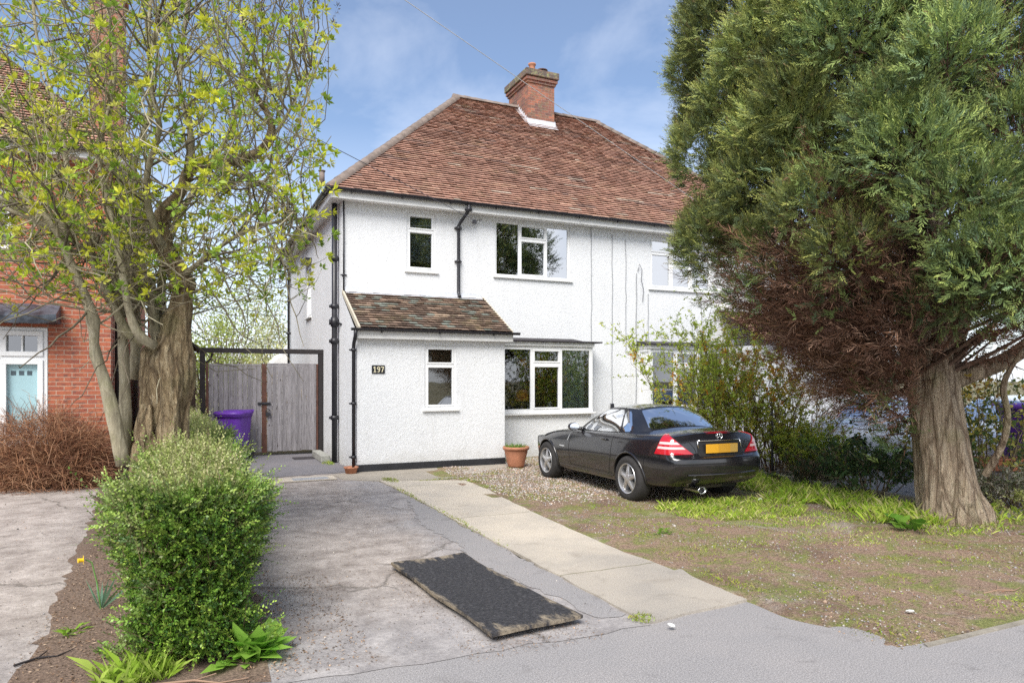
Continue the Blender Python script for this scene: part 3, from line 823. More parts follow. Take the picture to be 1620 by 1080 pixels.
tile_slope(pr, (0.0, pe, pez), (1, 0, 0), (0, pt - pe, ptz - pez), Lp, lambda v: 0.04, lambda v: 3.12, seed=21, gauge=0.115, dark=1.0)
proof = pr.build("porch_roof", M['porch_tile'], house, fix=False)
M['cream_mortar'] = simple("cream_mortar", (0.55, 0.50, 0.40), .9, .2)
for (x0, x1) in ((0.0, 0.036), (3.124, 3.15)):
    vg = MB(); vg.prism([(pe, pez - .02), (pe, pez + .035), (pt, ptz + .035), (pt, ptz - .05), (pe + .1, pez - .02)], 'x', x0, x1)
    vg.build("verge", M['cream_mortar'], proof, False)
lf = MB(); lf.add([(.06, -.012, 3.66), (3.08, -.012, 3.66), (3.08, -.02, 3.585), (.06, -.02, 3.585), (3.08, -.14, 3.525), (.06, -.14, 3.525)], [(0, 1, 2, 3), (3, 2, 4, 5)]); lf.build("flashing", M['lead'], proof, fix=False)
pf = MB(); pf.box(-.03, 3.16, -1.575, -1.545, 2.515, 2.67); pf.box(-.03, 3.16, -1.544, PB - .002, 2.515, 2.53); pf.box(3.13, 3.16, -1.543, -.05, 2.515, 2.60); pf.build("fascia", M['paint_white'], house, False, .003)
gutter((-.14, -1.63, 2.70), (3.28, -1.63, 2.70), .05, parent=house, brackets=0.9)
pipe([(-.06, -1.63, 2.66), (-.06, -1.60, 2.55), (-.06, -1.47, 2.42), (-.06, -1.45, 2.35), (-.06, -1.45, .10)], .034, house, "downpipe", [(-.06, -1.45, 1.3, .05), (-.06, -1.45, 2.3, .05), (-.06, -1.45, .3, .05)])

# ---- square bays
def bay(bx):
    u0, u1, z0, z1 = bx
    B = -0.50
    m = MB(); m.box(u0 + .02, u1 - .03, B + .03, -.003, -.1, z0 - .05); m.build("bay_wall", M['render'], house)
    w = window(house, TF(B), u0, u1, z0, z1, [0.31, 0.34, 0.35], fan=.27, fans=[False, True, False], sill=.07, rec=0.0, fw=.085, name="bay_window")
    for x in (u0, u1 - .06):
        s = MB()
        s.box(x, x + .06, B + .07, -.003, z0, z0 + .07); s.box(x, x + .06, B + .07, -.003, z1 - .07, z1); s.box(x, x + .06, -.07, -.003, z0 + .07, z1 - .07)
        s.quad((x + .03, B + .07, z0 + .07), (x + .03, -.07, z0 + .07), (x + .03, -.07, z1 - .07), (x + .03, B + .07, z1 - .07))
        s.build("bay_cheek", M['upvc'], w, False, .003)
    t = MB(); t.box(u0 - .02, u1 + .02, B - .05, -.004, z1 + .002, z1 + .09); t.build("bay_fascia", M['paint_white'], w, False, .003)
    t = MB(); t.box(u0 - .08, u1 + .20, B - .12, -.004, z1 + .092, z1 + .125); t.prism([(B - .05, z1 + .126), (-.004, z1 + .126), (-.004, z1 + .21), (B + .1, z1 + .15)], 'x', u0 - .05, u1 - .25)
    t.build("bay_roof", M['felt'], w, False, .006)
    return w
bay(BAY); bay(BAYR)
# neighbour half: a mirrored porch beyond the conifer
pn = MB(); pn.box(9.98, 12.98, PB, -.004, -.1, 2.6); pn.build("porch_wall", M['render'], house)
pr2 = MB(); tile_slope(pr2, (9.9, pe, pez), (1, 0, 0), (0, pt - pe, ptz - pez), Lp, lambda v: 0.0, lambda v: 3.1, seed=22, gauge=0.115); pr2.build("porch_roof", M['porch_tile'], house, fix=False)
# ---- cables clipped to the front
for (x, z0, z1, dk) in ((5.96, 1.1, 5.40, 0), (6.55, .25, 5.3, 0), (7.26, .3, 4.4, 1), (7.62, .6, 3.9, 0), (6.95, 2.4, 5.2, 0)):
    m = MB(); rr = random.Random(int(x * 100))
    m.tube([(x + rr.uniform(-.012, .012), -.016, z0 + (z1 - z0) * k / 14) for k in range(15)], .010 if dk else .0075, 6)
    m.build("cable", M['cable'], house)
m = MB(); m.tube([(7.30, -.02, 4.45), (7.33, -.05, 4.62), (7.40, -.06, 4.48), (7.38, -.05, 4.25), (7.45, -.05, 4.0), (7.44, -.03, 3.7)], .008, 6); m.build("cable", M['dark_wire'], house)
m = MB(); m.box(8.0, 8.2, -.56, -.50, .7, .84); m.build("meter_box", M['black'], house, False, .004)
m = MB(); m.box(6.50, 6.58, -.06, -.005, .95, 1.16); m.build("meter_box", M['black'], house, False, .004)
m = MB(); m.lathe([(0, 0), (.05, 0), (.05, .05), (.03, .07), (0, .07)], (2.90, -.08, 5.22), 12); m.tube([(2.90, -.03, 5.24), (2.98, -.03, 5.30), (3.1, -.03, 5.32)], .006, 5); m.build("wire_bracket", M['dark_wire'], house)
# white lean-to at the back
le = MB(); le.prism([(0.9, 2.0 - 2.1), (0.9, 3.6), (-.55, 2.2), (-.75, -.1)], 'y', 9.05, 12); le.build("rear_extension", M['paint_white'], house)

# ---- things seen through the windows and on the walls
def local_thing(o, a, b, z=0): o.location = W(a, b, z); o.rotation_euler = (0, 0, YAW); return o
def drape_mesh(w, h, folds, depth, seed=1):
    m = MB(); n = folds * 8; rr = random.Random(seed)
    rows = []
    for j in range(3):
        z = h * j / 2
        rows.append([(w * i / n, depth * math.sin(2 * math.pi * folds * i / n + rr.uniform(-.2, .2)), z) for i in range(n + 1)])
    m.grid(rows); return m
c = drape_mesh(.62, 1.35, 6, .03).build("curtain", M['curtain'], None, True); local_thing(c, 4.98, -.28, 1.08); tag(c, "pale green curtain hanging inside the bay window beside the porch", "curtain")
c = drape_mesh(.55, 1.2, 5, .03, 3).build("curtain", simple("white_net", (.7, .72, .74), .9), None, True); local_thing(c, 7.78, .22, 4.1); tag(c, "white net curtain behind the first panes of the neighbouring upstairs window", "curtain")
c = drape_mesh(.55, 1.2, 5, .03, 4).build("curtain", M['curtain'], None, True); local_thing(c, 8.42, .24, 4.1); tag(c, "grey green net curtain behind the middle panes of the neighbouring upstairs window", "curtain")
bl = MB()
for k in range(26): bl.box(1.38, 1.92, PB + .16, PB + .185, 1.25 + k * .044, 1.25 + k * .044 + .032)
c = bl.build("window_blind", M['blind']); c.location = W(0, 0); c.rotation_euler = (0, 0, YAW); tag(c, "brown slatted blind behind the small porch window", "blind")
lampt = thing("table_lamp", "orange lampshade standing on the window board behind the first pane of the bay", "lamp", W(4.02, -.20, 1.0), YAW)
m = MB(); m.lathe([(.15, .26), (.17, .26), (.15, .40), (.10, .52), (.09, .52), (.14, .40), (.15, .26)], n=20); m.build("lamp_shade", simple("orange_shade", (.85, .27, .04), .8, .2), lampt, True)
m = MB(); m.lathe([(0, 0), (.10, 0), (.10, .02), (.03, .05), (.05, .15), (.02, .26), (.015, .36), (0, .36)], n=14); m.build("lamp_base", M['blind'], lampt, True)
for u0_ in (3.42, 7.38):
    m = MB(); m.box(u0_, u0_ + 2.2, -.41, .02, .955, 1.0); m.build("window_board", M['paint_white'], house, False, .004)
vs = MB(); vs.lathe([(0, 0), (.06, 0), (.09, .1), (.05, .2), (.06, .24), (0, .24)], n=14); o = vs.build("vase", M['paint_white'], None, True); o.location = W(4.74, -.16, 1.0); tag(o, "small white vase on the window board behind the middle pane of the bay", "vase")
m = MB()
for k in range(2): m.box(1.42, 1.98, .135, .15, 4.14 + .62 * k, 4.14 + .62 * k + .61)
m = MB(); m.box(1.40, 2.0, .15, .165, 4.30, 5.32); o = m.build("roller_blind", simple("blue_grey_blind", (.42, .50, .56), .8, .1)); o.location = W(0, 0); o.rotation_euler = (0, 0, YAW); tag(o, "blue grey roller blind half drawn behind the small upstairs window", "blind")

# number plaque, lettering as mesh strokes
sg = thing("number_plaque", "small black plaque with pale house number 197 on the porch wall", "sign", W(.405, PB - .004, 1.94), YAW)
m = MB(); m.box(-.125, .125, -.014, 0, -.078, .078); m.build("plate", simple("black_enamel", (.012, .012, .014), .3), sg, False, .004)
dg = MB()
def stroke(pts, w=.011):
    for p, q in zip(pts[:-1], pts[1:]):
        d = Vector((q[0] - p[0], q[1] - p[1])); L = d.length; d /= L; nx, nz = -d.y * w / 2, d.x * w / 2
        ex, ez = d.x * w * .35, d.y * w * .35
        a = [(p[0] + nx - ex, p[1] + nz - ez), (q[0] + nx + ex, q[1] + nz + ez), (q[0] - nx + ex, q[1] - nz + ez), (p[0] - nx - ex, p[1] - nz - ez)]
        dg.prism(a, 'y', -.019 - random.random() * .001, -.0135)
stroke([(-.088, .028), (-.068, .047), (-.068, -.047)], .015); stroke([(-.088, -.047), (-.048, -.047)], .012)
stroke([(.022 * math.cos(t * .5) + .002, .022 + .024 * math.sin(t * .5)) for t in range(14)], .013); stroke([(.025, .022), (.022, -.02), (.008, -.046), (-.012, -.046)], .013)
stroke([(.05, .044), (.098, .044), (.068, -.047)], .014)
dg.build("digits", simple("cream_numerals", (.80, .74, .52), .5), sg)
# ================================================================== LEFT BRICK HOUSE
bh = thing("brick_house", "red brick house with white windows and a black canopy behind the brown bush", "house", W(-4.06, -0.84), YAW)
# local frame: x along the front (negative = left), y back
LW = (-2.6, -0.90, 0.75, 2.60); LUW = (-3.3, -1.385, 3.90, 4.84)
m = MB()
wall_panel(m, TF(0), -8.0, 0.0, -0.1, 5.5, [LW, LUW])
m.quad((0, 0, -.1), (0, 9, -.1), (0, 9, 5.5), (0, 0, 5.5)); m.quad((-8, 0, -.1), (-8, 9, -.1), (-8, 9, 5.5), (-8, 0, 5.5)); m.quad((-8, 9, -.1), (0, 9, -.1), (0, 9, 5.5), (-8, 9, 5.5))
m.build("wall", M['brick'], bh, fix=False)
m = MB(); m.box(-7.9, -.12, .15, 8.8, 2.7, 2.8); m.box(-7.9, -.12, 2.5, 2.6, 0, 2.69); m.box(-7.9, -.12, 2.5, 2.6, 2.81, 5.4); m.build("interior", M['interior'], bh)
# porch style window: three lights, fan lights with a glazing bar, frosted lower pane with small dark squares
M['frost'] = simple("frosted_pane", (0.36, 0.55, 0.60), 0.25, 0.1, 2)
M['square'] = simple("dark_squares", (.06, .09, .11), .5)
def casement(parent, u0, u1, z0, z1, zf, frosted):
    T = TF(0); f = MB(); d0, d1 = -.10, .01
    tbox(f, T, u0, u1, d0, d1, z0, z0 + .07); tbox(f, T, u0, u1, d0, d1, z1 - .06, z1); tbox(f, T, u0, u0 + .06, d0, d1, z0 + .07, z1 - .06); tbox(f, T, u1 - .06, u1, d0, d1, z0 + .07, z1 - .06)
    tbox(f, T, u0 + .06, u1 - .06, d0, d1 - .002, zf - .03, zf + .03)
    for (a, b) in ((z0 + .07, zf - .03), (zf + .03, z1 - .06)):
        s = .075; e = .028
        tbox(f, T, u0 + .06, u1 - .06, d0 + .02, d1 + e, a, a + s); tbox(f, T, u0 + .06, u1 - .06, d0 + .02, d1 + e, b - s, b)
        tbox(f, T, u0 + .06, u0 + .06 + s, d0 + .02, d1 + e, a + s, b - s); tbox(f, T, u1 - .06 - s, u1 - .06, d0 + .02, d1 + e, a + s, b - s)
    um = (u0 + u1) / 2
    tbox(f, T, um - .012, um + .012, d0 + .03, d1 + .012, zf + .105, z1 - .135)
    w = f.build("window", M['upvc'], parent, False, .004)
    p = MB(); p.quad(T(u0 + .13, d0 + .05, zf + .10), T(u1 - .13, d0 + .05, zf + .10), T(u1 - .13, d0 + .05, z1 - .13), T(u0 + .13, d0 + .05, z1 - .13)); p.build("pane", M['glass'], w, fix=False)
    p = MB(); p.quad(T(u0 + .13, d0 + .05, z0 + .14), T(u1 - .13, d0 + .05, z0 + .14), T(u1 - .13, d0 + .05, zf - .10), T(u0 + .13, d0 + .05, zf - .10))
    p.build("frosted_pane", M['frost'], w, fix=False)
    for k in range(3):
        p = MB(); c = um - .13 + k * .11
        tbox(p, T, c - .034, c + .034, d0 + .048, d0 + .056, zf - .28, zf - .21)
        p.build("dark_square", M['square'], w)
casement(bh, -1.60, -.905, .75, 2.60, 2.10, True); casement(bh, -2.30, -1.602, .75, 2.60, 2.10, True); 
T = TF(0)
m = MB(); tbox(m, T, -2.62, -.86, -.02, .07, .66, .745); m.build("sill", M['paint_white'], bh, False, .006)
# sagging black lead canopy over the window
cn = MB(); rows = []
for j in range(7):
    v = j / 6
    rows.append([(-3.0 + 2.28 * i / 16, -.02 - .42 * v, 2.98 - .16 * v + .012 * math.sin(i * 2.1 + j) - .05 * v * v + (.02 * math.sin(i * .9) if j == 6 else 0)) for i in range(17)])
cn.grid(rows)
rows2 = [[(p[0], p[1], p[2]) for p in rows[-1]], [(p[0], p[1] + .02, p[2] - .11 - .015 * math.sin(p[0] * 5)) for p in rows[-1]]]
cn.grid(rows2); cn.grid([[(p[0], -.02, 2.66) for p in rows[0]], rows2[1]])
e = [r[-1] for r in rows]; cn.add(e + [rows2[1][-1], (-.72, -.02, 2.66)], [tuple(range(9))])
t = NT("black_lead_sheet"); t.base(t.ramp(t.noise(6, 5), [(.35, (.02, .025, .035)), (.65, (.09, .11, .14))])); t.rough(.38); t.bump(t.noise(5, 4), .6, .03)
cn.build("canopy", t.m, bh, True, fix=False)
window(bh, TF(0), *LUW, [1, 1, 1], rec=0.05)
pipe([(.02, .45, 5.4), (.06, .45, 5.3), (.06, .45, 0)], .042, bh, "downpipe", [(.06, .45, 1.9, .05), (.06, .45, 3.6, .05)])
r_ = MB()
tile_slope(r_, (.30, -.30, 5.55), (-1, 0, 0), (0, 4.8, 4.3), math.hypot(4.8, 4.3), lambda v: 4.3 * v / math.hypot(4.8, 4.3), lambda v: 8.6 - 4.3 * v / math.hypot(4.8, 4.3), seed=31)
tile_slope(r_, (.30, -.30, 5.55), (0, 1, 0), (-4.3, 0, 4.3), math.hypot(4.3, 4.3), lambda v: 4.8 * v / math.hypot(4.3, 4.3), lambda v: 9.6 - 4.8 * v / math.hypot(4.3, 4.3), seed=32)
r_.build("roof", M['porch_tile'], bh, fix=False)
m = MB(); m.box(-8.2, .27, -.27, -.245, 5.40, 5.54); m.box(.245, .27, -.243, 9.2, 5.40, 5.54); m.box(-8.2, .244, -.244, -.002, 5.41, 5.425); m.box(.002, .244, -.0, 9.2, 5.41, 5.425); m.build("fascia", M['paint_white'], bh, False, .003)
gutter((-8.2, -.33, 5.55), (.33, -.33, 5.55), parent=bh)
m = MB(); m.box(-.62, -.03, 2.6, 3.3, 5.0, 9.6); m.box(-.67, .02, 2.55, 3.35, 9.602, 9.75)
m.build("chimney", M['chimney_brick'], bh, False, .006)
# low brick outhouse and boundary fence behind the tree
oh = thing("brick_outhouse", "low red brick outhouse with a dark tiled roof behind the gnarled tree", "outbuilding", W(-3.72, 3.1), YAW)
m = MB(); m.prism([(0, -.1), (.9, -.1), (.9, 2.55), (.0, 3.25)], 'y', 0, 2.6); m.build("wall", M['brick'], oh)
m = MB(); m.prism([(-.02, 3.33), (1.06, 2.49), (1.06, 2.42), (-.02, 3.26)], 'y', -.12, 2.7); m.build("roof", M['felt'], oh)
fe = thing("panel_fence", "dark brown timber fence panel between the outhouse and the gate post", "fence", W(-2.72, 2.36), YAW)
for k in range(7):
    m = MB(); m.box(-.02 - .145 * (k + 1) + .004, -.02 - .145 * k, -.012, .012, .03, 1.98 + .01 * (k % 2)); m.build("board", simple("dark_fence_wood", (.07, .042, .03), .85, .3) if k == 0 else bpy.data.materials["dark_fence_wood"], fe, False, .003)
for z_ in (.4, 1.5):
    m = MB(); m.box(-1.05, 0, .014, .05, z_, z_ + .07); m.build("rail", bpy.data.materials["dark_fence_wood"], fe)

# ================================================================== GATE
def make_wood(name, c1, c2, c3, board=0.105):
    t = NT(name); uv = t.co("UV")
    gr = t.noise(1.0, 6, 0.7, dist=0.4, vec=t.map((55, 3.0, 1), vec=uv))
    bd = t.noise(1.0, 0, vec=t.map((1 / board, .02, 1), vec=uv))
    c = t.ramp(gr, [(0.3, c1), (0.5, c2), (0.72, c3)])
    c = t.mix(1.0, c, t.ramp(bd, [(.3, .78), (.7, 1.15)]), 'MULTIPLY')
    kn = t.voro(1.0, vec=t.map((7.5, 3.4, 1), vec=uv))
    c = t.mix(t.ramp(kn, [(0.07, 0.85), (0.13, 0.0)]), c, (0.035, 0.025, 0.022))
    t.base(c); t.rough(0.85); t.bump(gr, .5, .006)
    return t.m
M['gatewood'] = make_wood("weathered_grey_boards", (.12, .112, .12), (.225, .212, .222), (.34, .325, .34))
M['stainwood'] = simple("red_brown_timber", (.11, .045, .03), .75, .4, 7, .3, 50)
M['blackwood'] = simple("black_stained_post", (.022, .017, .018), .75, .35, 6, .3, 50)
gate = thing("double_gate", "double boarded grey timber gate hung in a black frame beside the white house", "gate", W(0, 2.3), YAW)
m = MB(); m.box(-2.66, -2.55, -.06, .06, -.05, 2.34); m.build("gate_post", M['blackwood'], gate, False, .005)
m = MB(); m.box(-.115, -.012, -.06, .06, -.05, 2.34); m.build("gate_post", M['blackwood'], gate, False, .005)
m = MB(); m.box(-2.68, -.006, -.065, .065, 2.342, 2.45); m.build("head_beam", M['blackwood'], gate, False, .005)
m = MB(); m.tube([(-2.54, 0, 2.13), (-2.50, 0, 2.14), (-2.44, 0, 2.20), (-2.40, 0, 2.33)], .025, 6); m.build("bracket", M['blackwood'], gate)
def leaf(x0, x1, z1, seed):
    n = round((x1 - x0) / .105); wd = (x1 - x0) / n; rr = random.Random(seed)
    m = MB()
    for k in range(n):
        y = rr.uniform(-.003, .003)
        m.box(x0 + k * wd + .0025, x0 + (k + 1) * wd - .0025, -.02 + y, .004 + y, .10 + rr.uniform(-.01, .01), z1 - .055)
    o = m.build("gate_leaf", M['gatewood'], gate, False, .004)
    for (e, y0, y1, za, zb) in ((0, -.024, .03, z1 - .05, z1), (.06, .008, .04, .25, .35), (.06, .008, .04, 1.05, 1.15)):
        f = MB(); f.box(x0 + e, x1 - e, y0, y1, za, zb); f.build("rail", M['gatewood'], o, False, .004)
    return o
l1 = leaf(-2.48, -1.375, 2.10, 1); l2 = leaf(-1.255, -.165, 2.12, 2)
for (x0, x1, o) in ((-2.535, -2.485, l1), (-1.37, -1.262, l1), (-.16, -.12, l2)):
    m = MB(); m.box(x0, x1, -.035, .02, .08, 2.11); m.build("stile", M['stainwood'], o, False, .004)
m = MB(); m.box(-1.46, -1.18, -.05, -.036, 1.17, 1.23); m.cyl((-1.44, -.055, 1.2), (-1.2, -.055, 1.2), .014, n=8); m.build("latch", M['black'], gate, False, .003)
m = MB(); m.tube([(-1.24 + .045 * math.cos(t), -.06, 1.02 + .055 * math.sin(t)) for t in [k * .45 for k in range(14)]], .012, 6); m.box(-1.29, -1.19, -.085, -.04, .915, 1.0); m.build("padlock", M['black'], gate, False, .004)

# ================================================================== WHEELIE BINS
def make_bin():
    t = thing("wheelie_bin", "purple wheelie bin standing behind the hedge against the grey timber gate", "bin")
    pm = simple("purple_plastic", (.115, .03, .33), .42, .15, 4); M['purple'] = pm
    m = MB(); rows = []
    for (z, sx, sy) in ((.10, .23, .26), (.13, .245, .28), (.5, .27, .32), (.88, .295, .36), (.93, .30, .365), (.93, .315, .385), (.985, .315, .385)):
        pts = []
        for k in range(24):
            an = 2 * math.pi * k / 24; c, s_ = math.cos(an), math.sin(an)
            q = (abs(c) ** 5 + abs(s_) ** 5) ** (-.2)
            pts.append((c * q * sx, s_ * q * sy, z))
        rows.append(pts + [pts[0]])
    m.grid(rows); m.add(rows[0][:-1], [tuple(range(24))])
    m.build("bin_body", pm, t, True)
    m = MB(); rows = []
    for (z, sx, sy) in ((.987, .325, .40), (1.02, .33, .405), (1.05, .30, .37), (1.075, .2, .26), (1.08, .02, .03)):
        pts = []
        for k in range(24):
            an = 2 * math.pi * k / 24; c, s_ = math.cos(an), math.sin(an); q = (abs(c) ** 5 + abs(s_) ** 5) ** (-.2)
            pts.append((c * q * sx, s_ * q * sy, z))
        rows.append(pts + [pts[0]])
    m.grid(rows); m.add(rows[0][:-1], [tuple(range(24))]); m.tube([(-.24, .42, 1.03), (-.24, .46, 1.05), (.24, .46, 1.05), (.24, .42, 1.03)], .018, 8)
    m.build("lid", pm, t, True)
    for s_ in (-1, 1):
        m = MB(); m.lathe([(0, -.03), (.09, -.03), (.10, -.02), (.10, .02), (.09, .03), (0, .03)], (s_ * .27, .27, .10), 20, 'x'); m.build("wheel", M['black'], t, True)
    m = MB(); m.cyl((-.27, .27, .10), (.27, .27, .10), .015, n=8); m.build("axle", M['black'], t)
    return t
def copy_tree(o, parent=None):
    kids = list(o.children)
    c = o.copy(); COL.objects.link(c); c.parent = parent
    for k in kids: copy_tree(k, c)
    return c
bin1 = make_bin(); bin1.location = W(-1.99, 1.75, .012); bin1.rotation_euler = (0, 0, YAW + R(-28))
bin2 = copy_tree(bin1); bin2["label"] = "purple wheelie bin half seen behind the leaves by the terracotta trough"; bin2.location = (8.20, 10.95, .30); bin2.rotation_euler = (0, 0, .3)
bin1["group"] = bin2["group"] = "purple wheelie bins"

# ================================================================== CAR
S = 1.05
def paint(name, c, coat=1.0, dirt=0.4, rough=.3):
    t = NT(name)
    du = t.noise(5, 6, .65); sepn = t.n.new("ShaderNodeSeparateXYZ"); t.l.new(t.co(), sepn.inputs[0])
    low = t.ramp(sepn.outputs["Z"], [(.22, 1.0), (.62, .12)])
    d = t.math('MULTIPLY', t.math('MULTIPLY', low, t.ramp(du, [(.35, .25), (.7, 1.0)])), dirt)
    t.base(t.mix(d, c, (.16, .14, .12)))
    t.rough(t.mix(d, rough, .8)); t.b.inputs["Coat Weight"].default_value = coat * .9; t.b.inputs["Coat Roughness"].default_value = .05
    return t.m
M['car_black'] = paint("black_car_paint", (.008, .008, .011), 1.0, .16, .22)
M['rubber'] = simple("tyre_rubber", (.030, .028, .028), .85, .3, 12, .3, 80)
M['alloy'] = simple("silver_alloy", (.60, .60, .61), .32, .12, 8, metallic=.75)
M['trim'] = simple("black_trim", (.012, .012, .013), .5)
M['carglass'] = make_glass("car_glass", (.60, .74, .70), .12)
M['red_lens'] = simple("red_lens", (.48, .008, .02), .12, .06, 20, Coat_Weight=1.0)
M['clear_lens'] = simple("frosted_lens", (.78, .55, .55), .2, .05, 20)
M['amber'] = simple("amber_plate", (.70, .36, .02), .35, .03)
def build_body(stn, rear_rows, front_rows, name, matl, parent, arch_y, arch_r, track):
    """closed body lofted through stations, smoothed, with the wheel arches cut out; returns object and a BVH for draping details"""
    FR = [1, .66, .33, 0]
    def half(st):
        y, w, zb, zs, zd = st
        side = [(w - .16, zb), (w - .055, zb + .05), (w - .012, .42), (w, .58), (w - .003, .655), (w - .012, .70), (w - .05, zs - .05), (w - .105, zs)]
        return side
    bm = bmesh.new()
    rings = []
    nS = len(stn)
    for si, st in enumerate(stn):
        y, w, zb, zs, zd = st
        side = half(st)
        ends = rear_rows if si == 0 else (front_rows if si == nS - 1 else None)
        bow = (lambda f: -.10 * (1 - f * f)) if si == 0 else ((lambda f: .16 * (1 - f * f)) if si == nS - 1 else (lambda f: 0))
        ring = []
        dy = [e for e in ends] if ends else [0] * 8
        # left side (x<0) bottom to top, deck across, right side down, bottom across
        for k in range(8): ring.append((-side[k][0], y + dy[k], side[k][1]))
        wx = side[7][0]
        for f, s in ((.66, -1), (.33, -1), (0, 1), (.33, 1), (.66, 1)):
            ring.append((s * wx * f, y + dy[7] + bow(f), zs + (zd - zs) * (1 - f ** 2.2)))
        for k in range(7, -1, -1): ring.append((side[k][0], y + dy[k], side[k][1]))
        for f, s in ((.66, 1), (.33, 1), (0, 1), (.33, -1), (.66, -1)):
            ring.append((s * side[0][0] * f, y + dy[0] + bow(f), zb))
        rings.append([bm.verts.new(p) for p in ring])
    n = len(rings[0])
    for i in range(nS - 1):
        for k in range(n):
            k2 = (k + 1) % n
            bm.faces.new((rings[i][k], rings[i][k2], rings[i + 1][k2], rings[i + 1][k]))
    for si, dyr, bs in ((0, rear_rows, -.10), (nS - 1, front_rows, .16)):
        rg = rings[si]; st = stn[si]; side = half(st)
        grid = []
        bottom = [rg[0]] + [rg[n - 1 - k] for k in range(5)] + [rg[20]]
        top = [rg[7 + k] for k in range(7)]
        grid.append(bottom)
        for k in range(1, 7):
            row = [rg[k]]
            for f, s in ((.66, -1), (.33, -1), (0, 1), (.33, 1), (.66, 1)):
                row.append(bm.verts.new((s * side[k][0] * f, st[0] + dyr[k] + bs * (1 - f * f), side[k][1])))
            row.append(rg[20 - k])
            grid.append(row)
        grid.append(top)
        for r_ in range(len(grid) - 1):
            for c in range(6):
                bm.faces.new((grid[r_][c], grid[r_][c + 1], grid[r_ + 1][c + 1], grid[r_ + 1][c]))
        if si == 0: reargrid = grid
    bmesh.ops.recalc_face_normals(bm, faces=bm.faces[:])
    cl = bm.edges.layers.float.new("crease_edge")
    bm.edges.ensure_lookup_table()
    def crease(vs, val):
        for a, b in zip(vs[:-1], vs[1:]):
            e = bm.edges.get((a, b))
            if e: e[cl] = val
    crease(reargrid[7], .55); crease(reargrid[5], .6); crease(reargrid[4], .5); crease(reargrid[1], .3)
    for k in (7, 13): crease([r[k] for r in rings], .28)
    for k in (1, 19): crease([r[k] for r in rings], .5)
    me = bpy.data.meshes.new(name); bm.to_mesh(me); bm.free()
    o = bpy.data.objects.new(name, me); COL.objects.link(o)
    me.materials.append(matl); me.materials.append(M['trim'])
    sm = o.modifiers.new("s", 'SUBSURF'); sm.levels = 3; sm.render_levels = 3
    cut = MB()
    cutters = []
    for yy in arch_y:
        for s in (-1, 1):
            c = MB(); c.cyl((s * .52, yy, .315), (s * 1.1, yy, .315), arch_r, n=40)
            co = c.build("cutter", M['trim'], None); co.data.materials.clear(); co.data.materials.append(matl); co.data.materials.append(M['trim'])
            co.data.polygons.foreach_set("material_index", [1] * len(co.data.polygons))
            cutters.append(co)
            b = o.modifiers.new("b", 'BOOLEAN'); b.operation = 'DIFFERENCE'; b.object = co; b.solver = 'EXACT'
    dg_ = bpy.context.evaluated_depsgraph_get(); dg_.update()
    ev = o.evaluated_get(dg_)
    me2 = bpy.data.meshes.new_from_object(ev, preserve_all_data_layers=True, depsgraph=dg_)
    bpy.data.objects.remove(o)
    for c in cutters: bpy.data.objects.remove(c)
    me2.name = name
    o2 = bpy.data.objects.new(name, me2); COL.objects.link(o2); o2.parent = parent
    me2.polygons.foreach_set("use_smooth", [True] * len(me2.polygons))
    me2.set_sharp_from_angle(angle=R(38))
    b2 = bmesh.new(); b2.from_mesh(me2); bv = BVHTree.FromBMesh(b2); b2.free()
    return o2, bv
def hit(bv, o, d):
    p, nrm, i, dist = bv.ray_cast(Vector(o), Vector(d).normalized())
    if p is None: return None, None
    if nrm.dot(Vector(d)) > 0: nrm = nrm      # outward when cast from inside
    else: pass
    return p, nrm
def rear_pts(bv, xz, off):
    out = []
    for (x, z) in xz:
        p, nn = hit(bv, (x, -2.0, z), (0, 1, 0))
        if p is None: p, nn = Vector((x, -.86, z)), Vector((0, -1, 0))
        if nn.y > 0: nn = -nn
        out.append(p + nn * off)
    return out
def side_pts(bv, yz, off, s=-1):
    out = []
    for (y, z) in yz:
        p, nn = hit(bv, (s * 2.0, y, z), (-s, 0, 0))
        if p is None: p, nn = Vector((s * .85, y, z)), Vector((s, 0, 0))
        if nn.x * s < 0: nn = -nn
        out.append(p + nn * off)
    return out
def ribbon(mb, pts, w, nrm):
    """thin raised strip along pts"""
    rows = []
    for i, p in enumerate(pts):
        d = (pts[min(i + 1, len(pts) - 1)] - pts[max(0, i - 1)]).normalized()
        sd = d.cross(Vector(nrm)).normalized() * w / 2
        rows.append([p - sd, p + sd])
    mb.grid(rows)
def lerp_line(pts, n):
    out = []
    for (a, b) in zip(pts[:-1], pts[1:]):
        for k in range(n): out.append((a[0] + (b[0] - a[0]) * k / n, a[1] + (b[1] - a[1]) * k / n))
    return out + [pts[-1]]
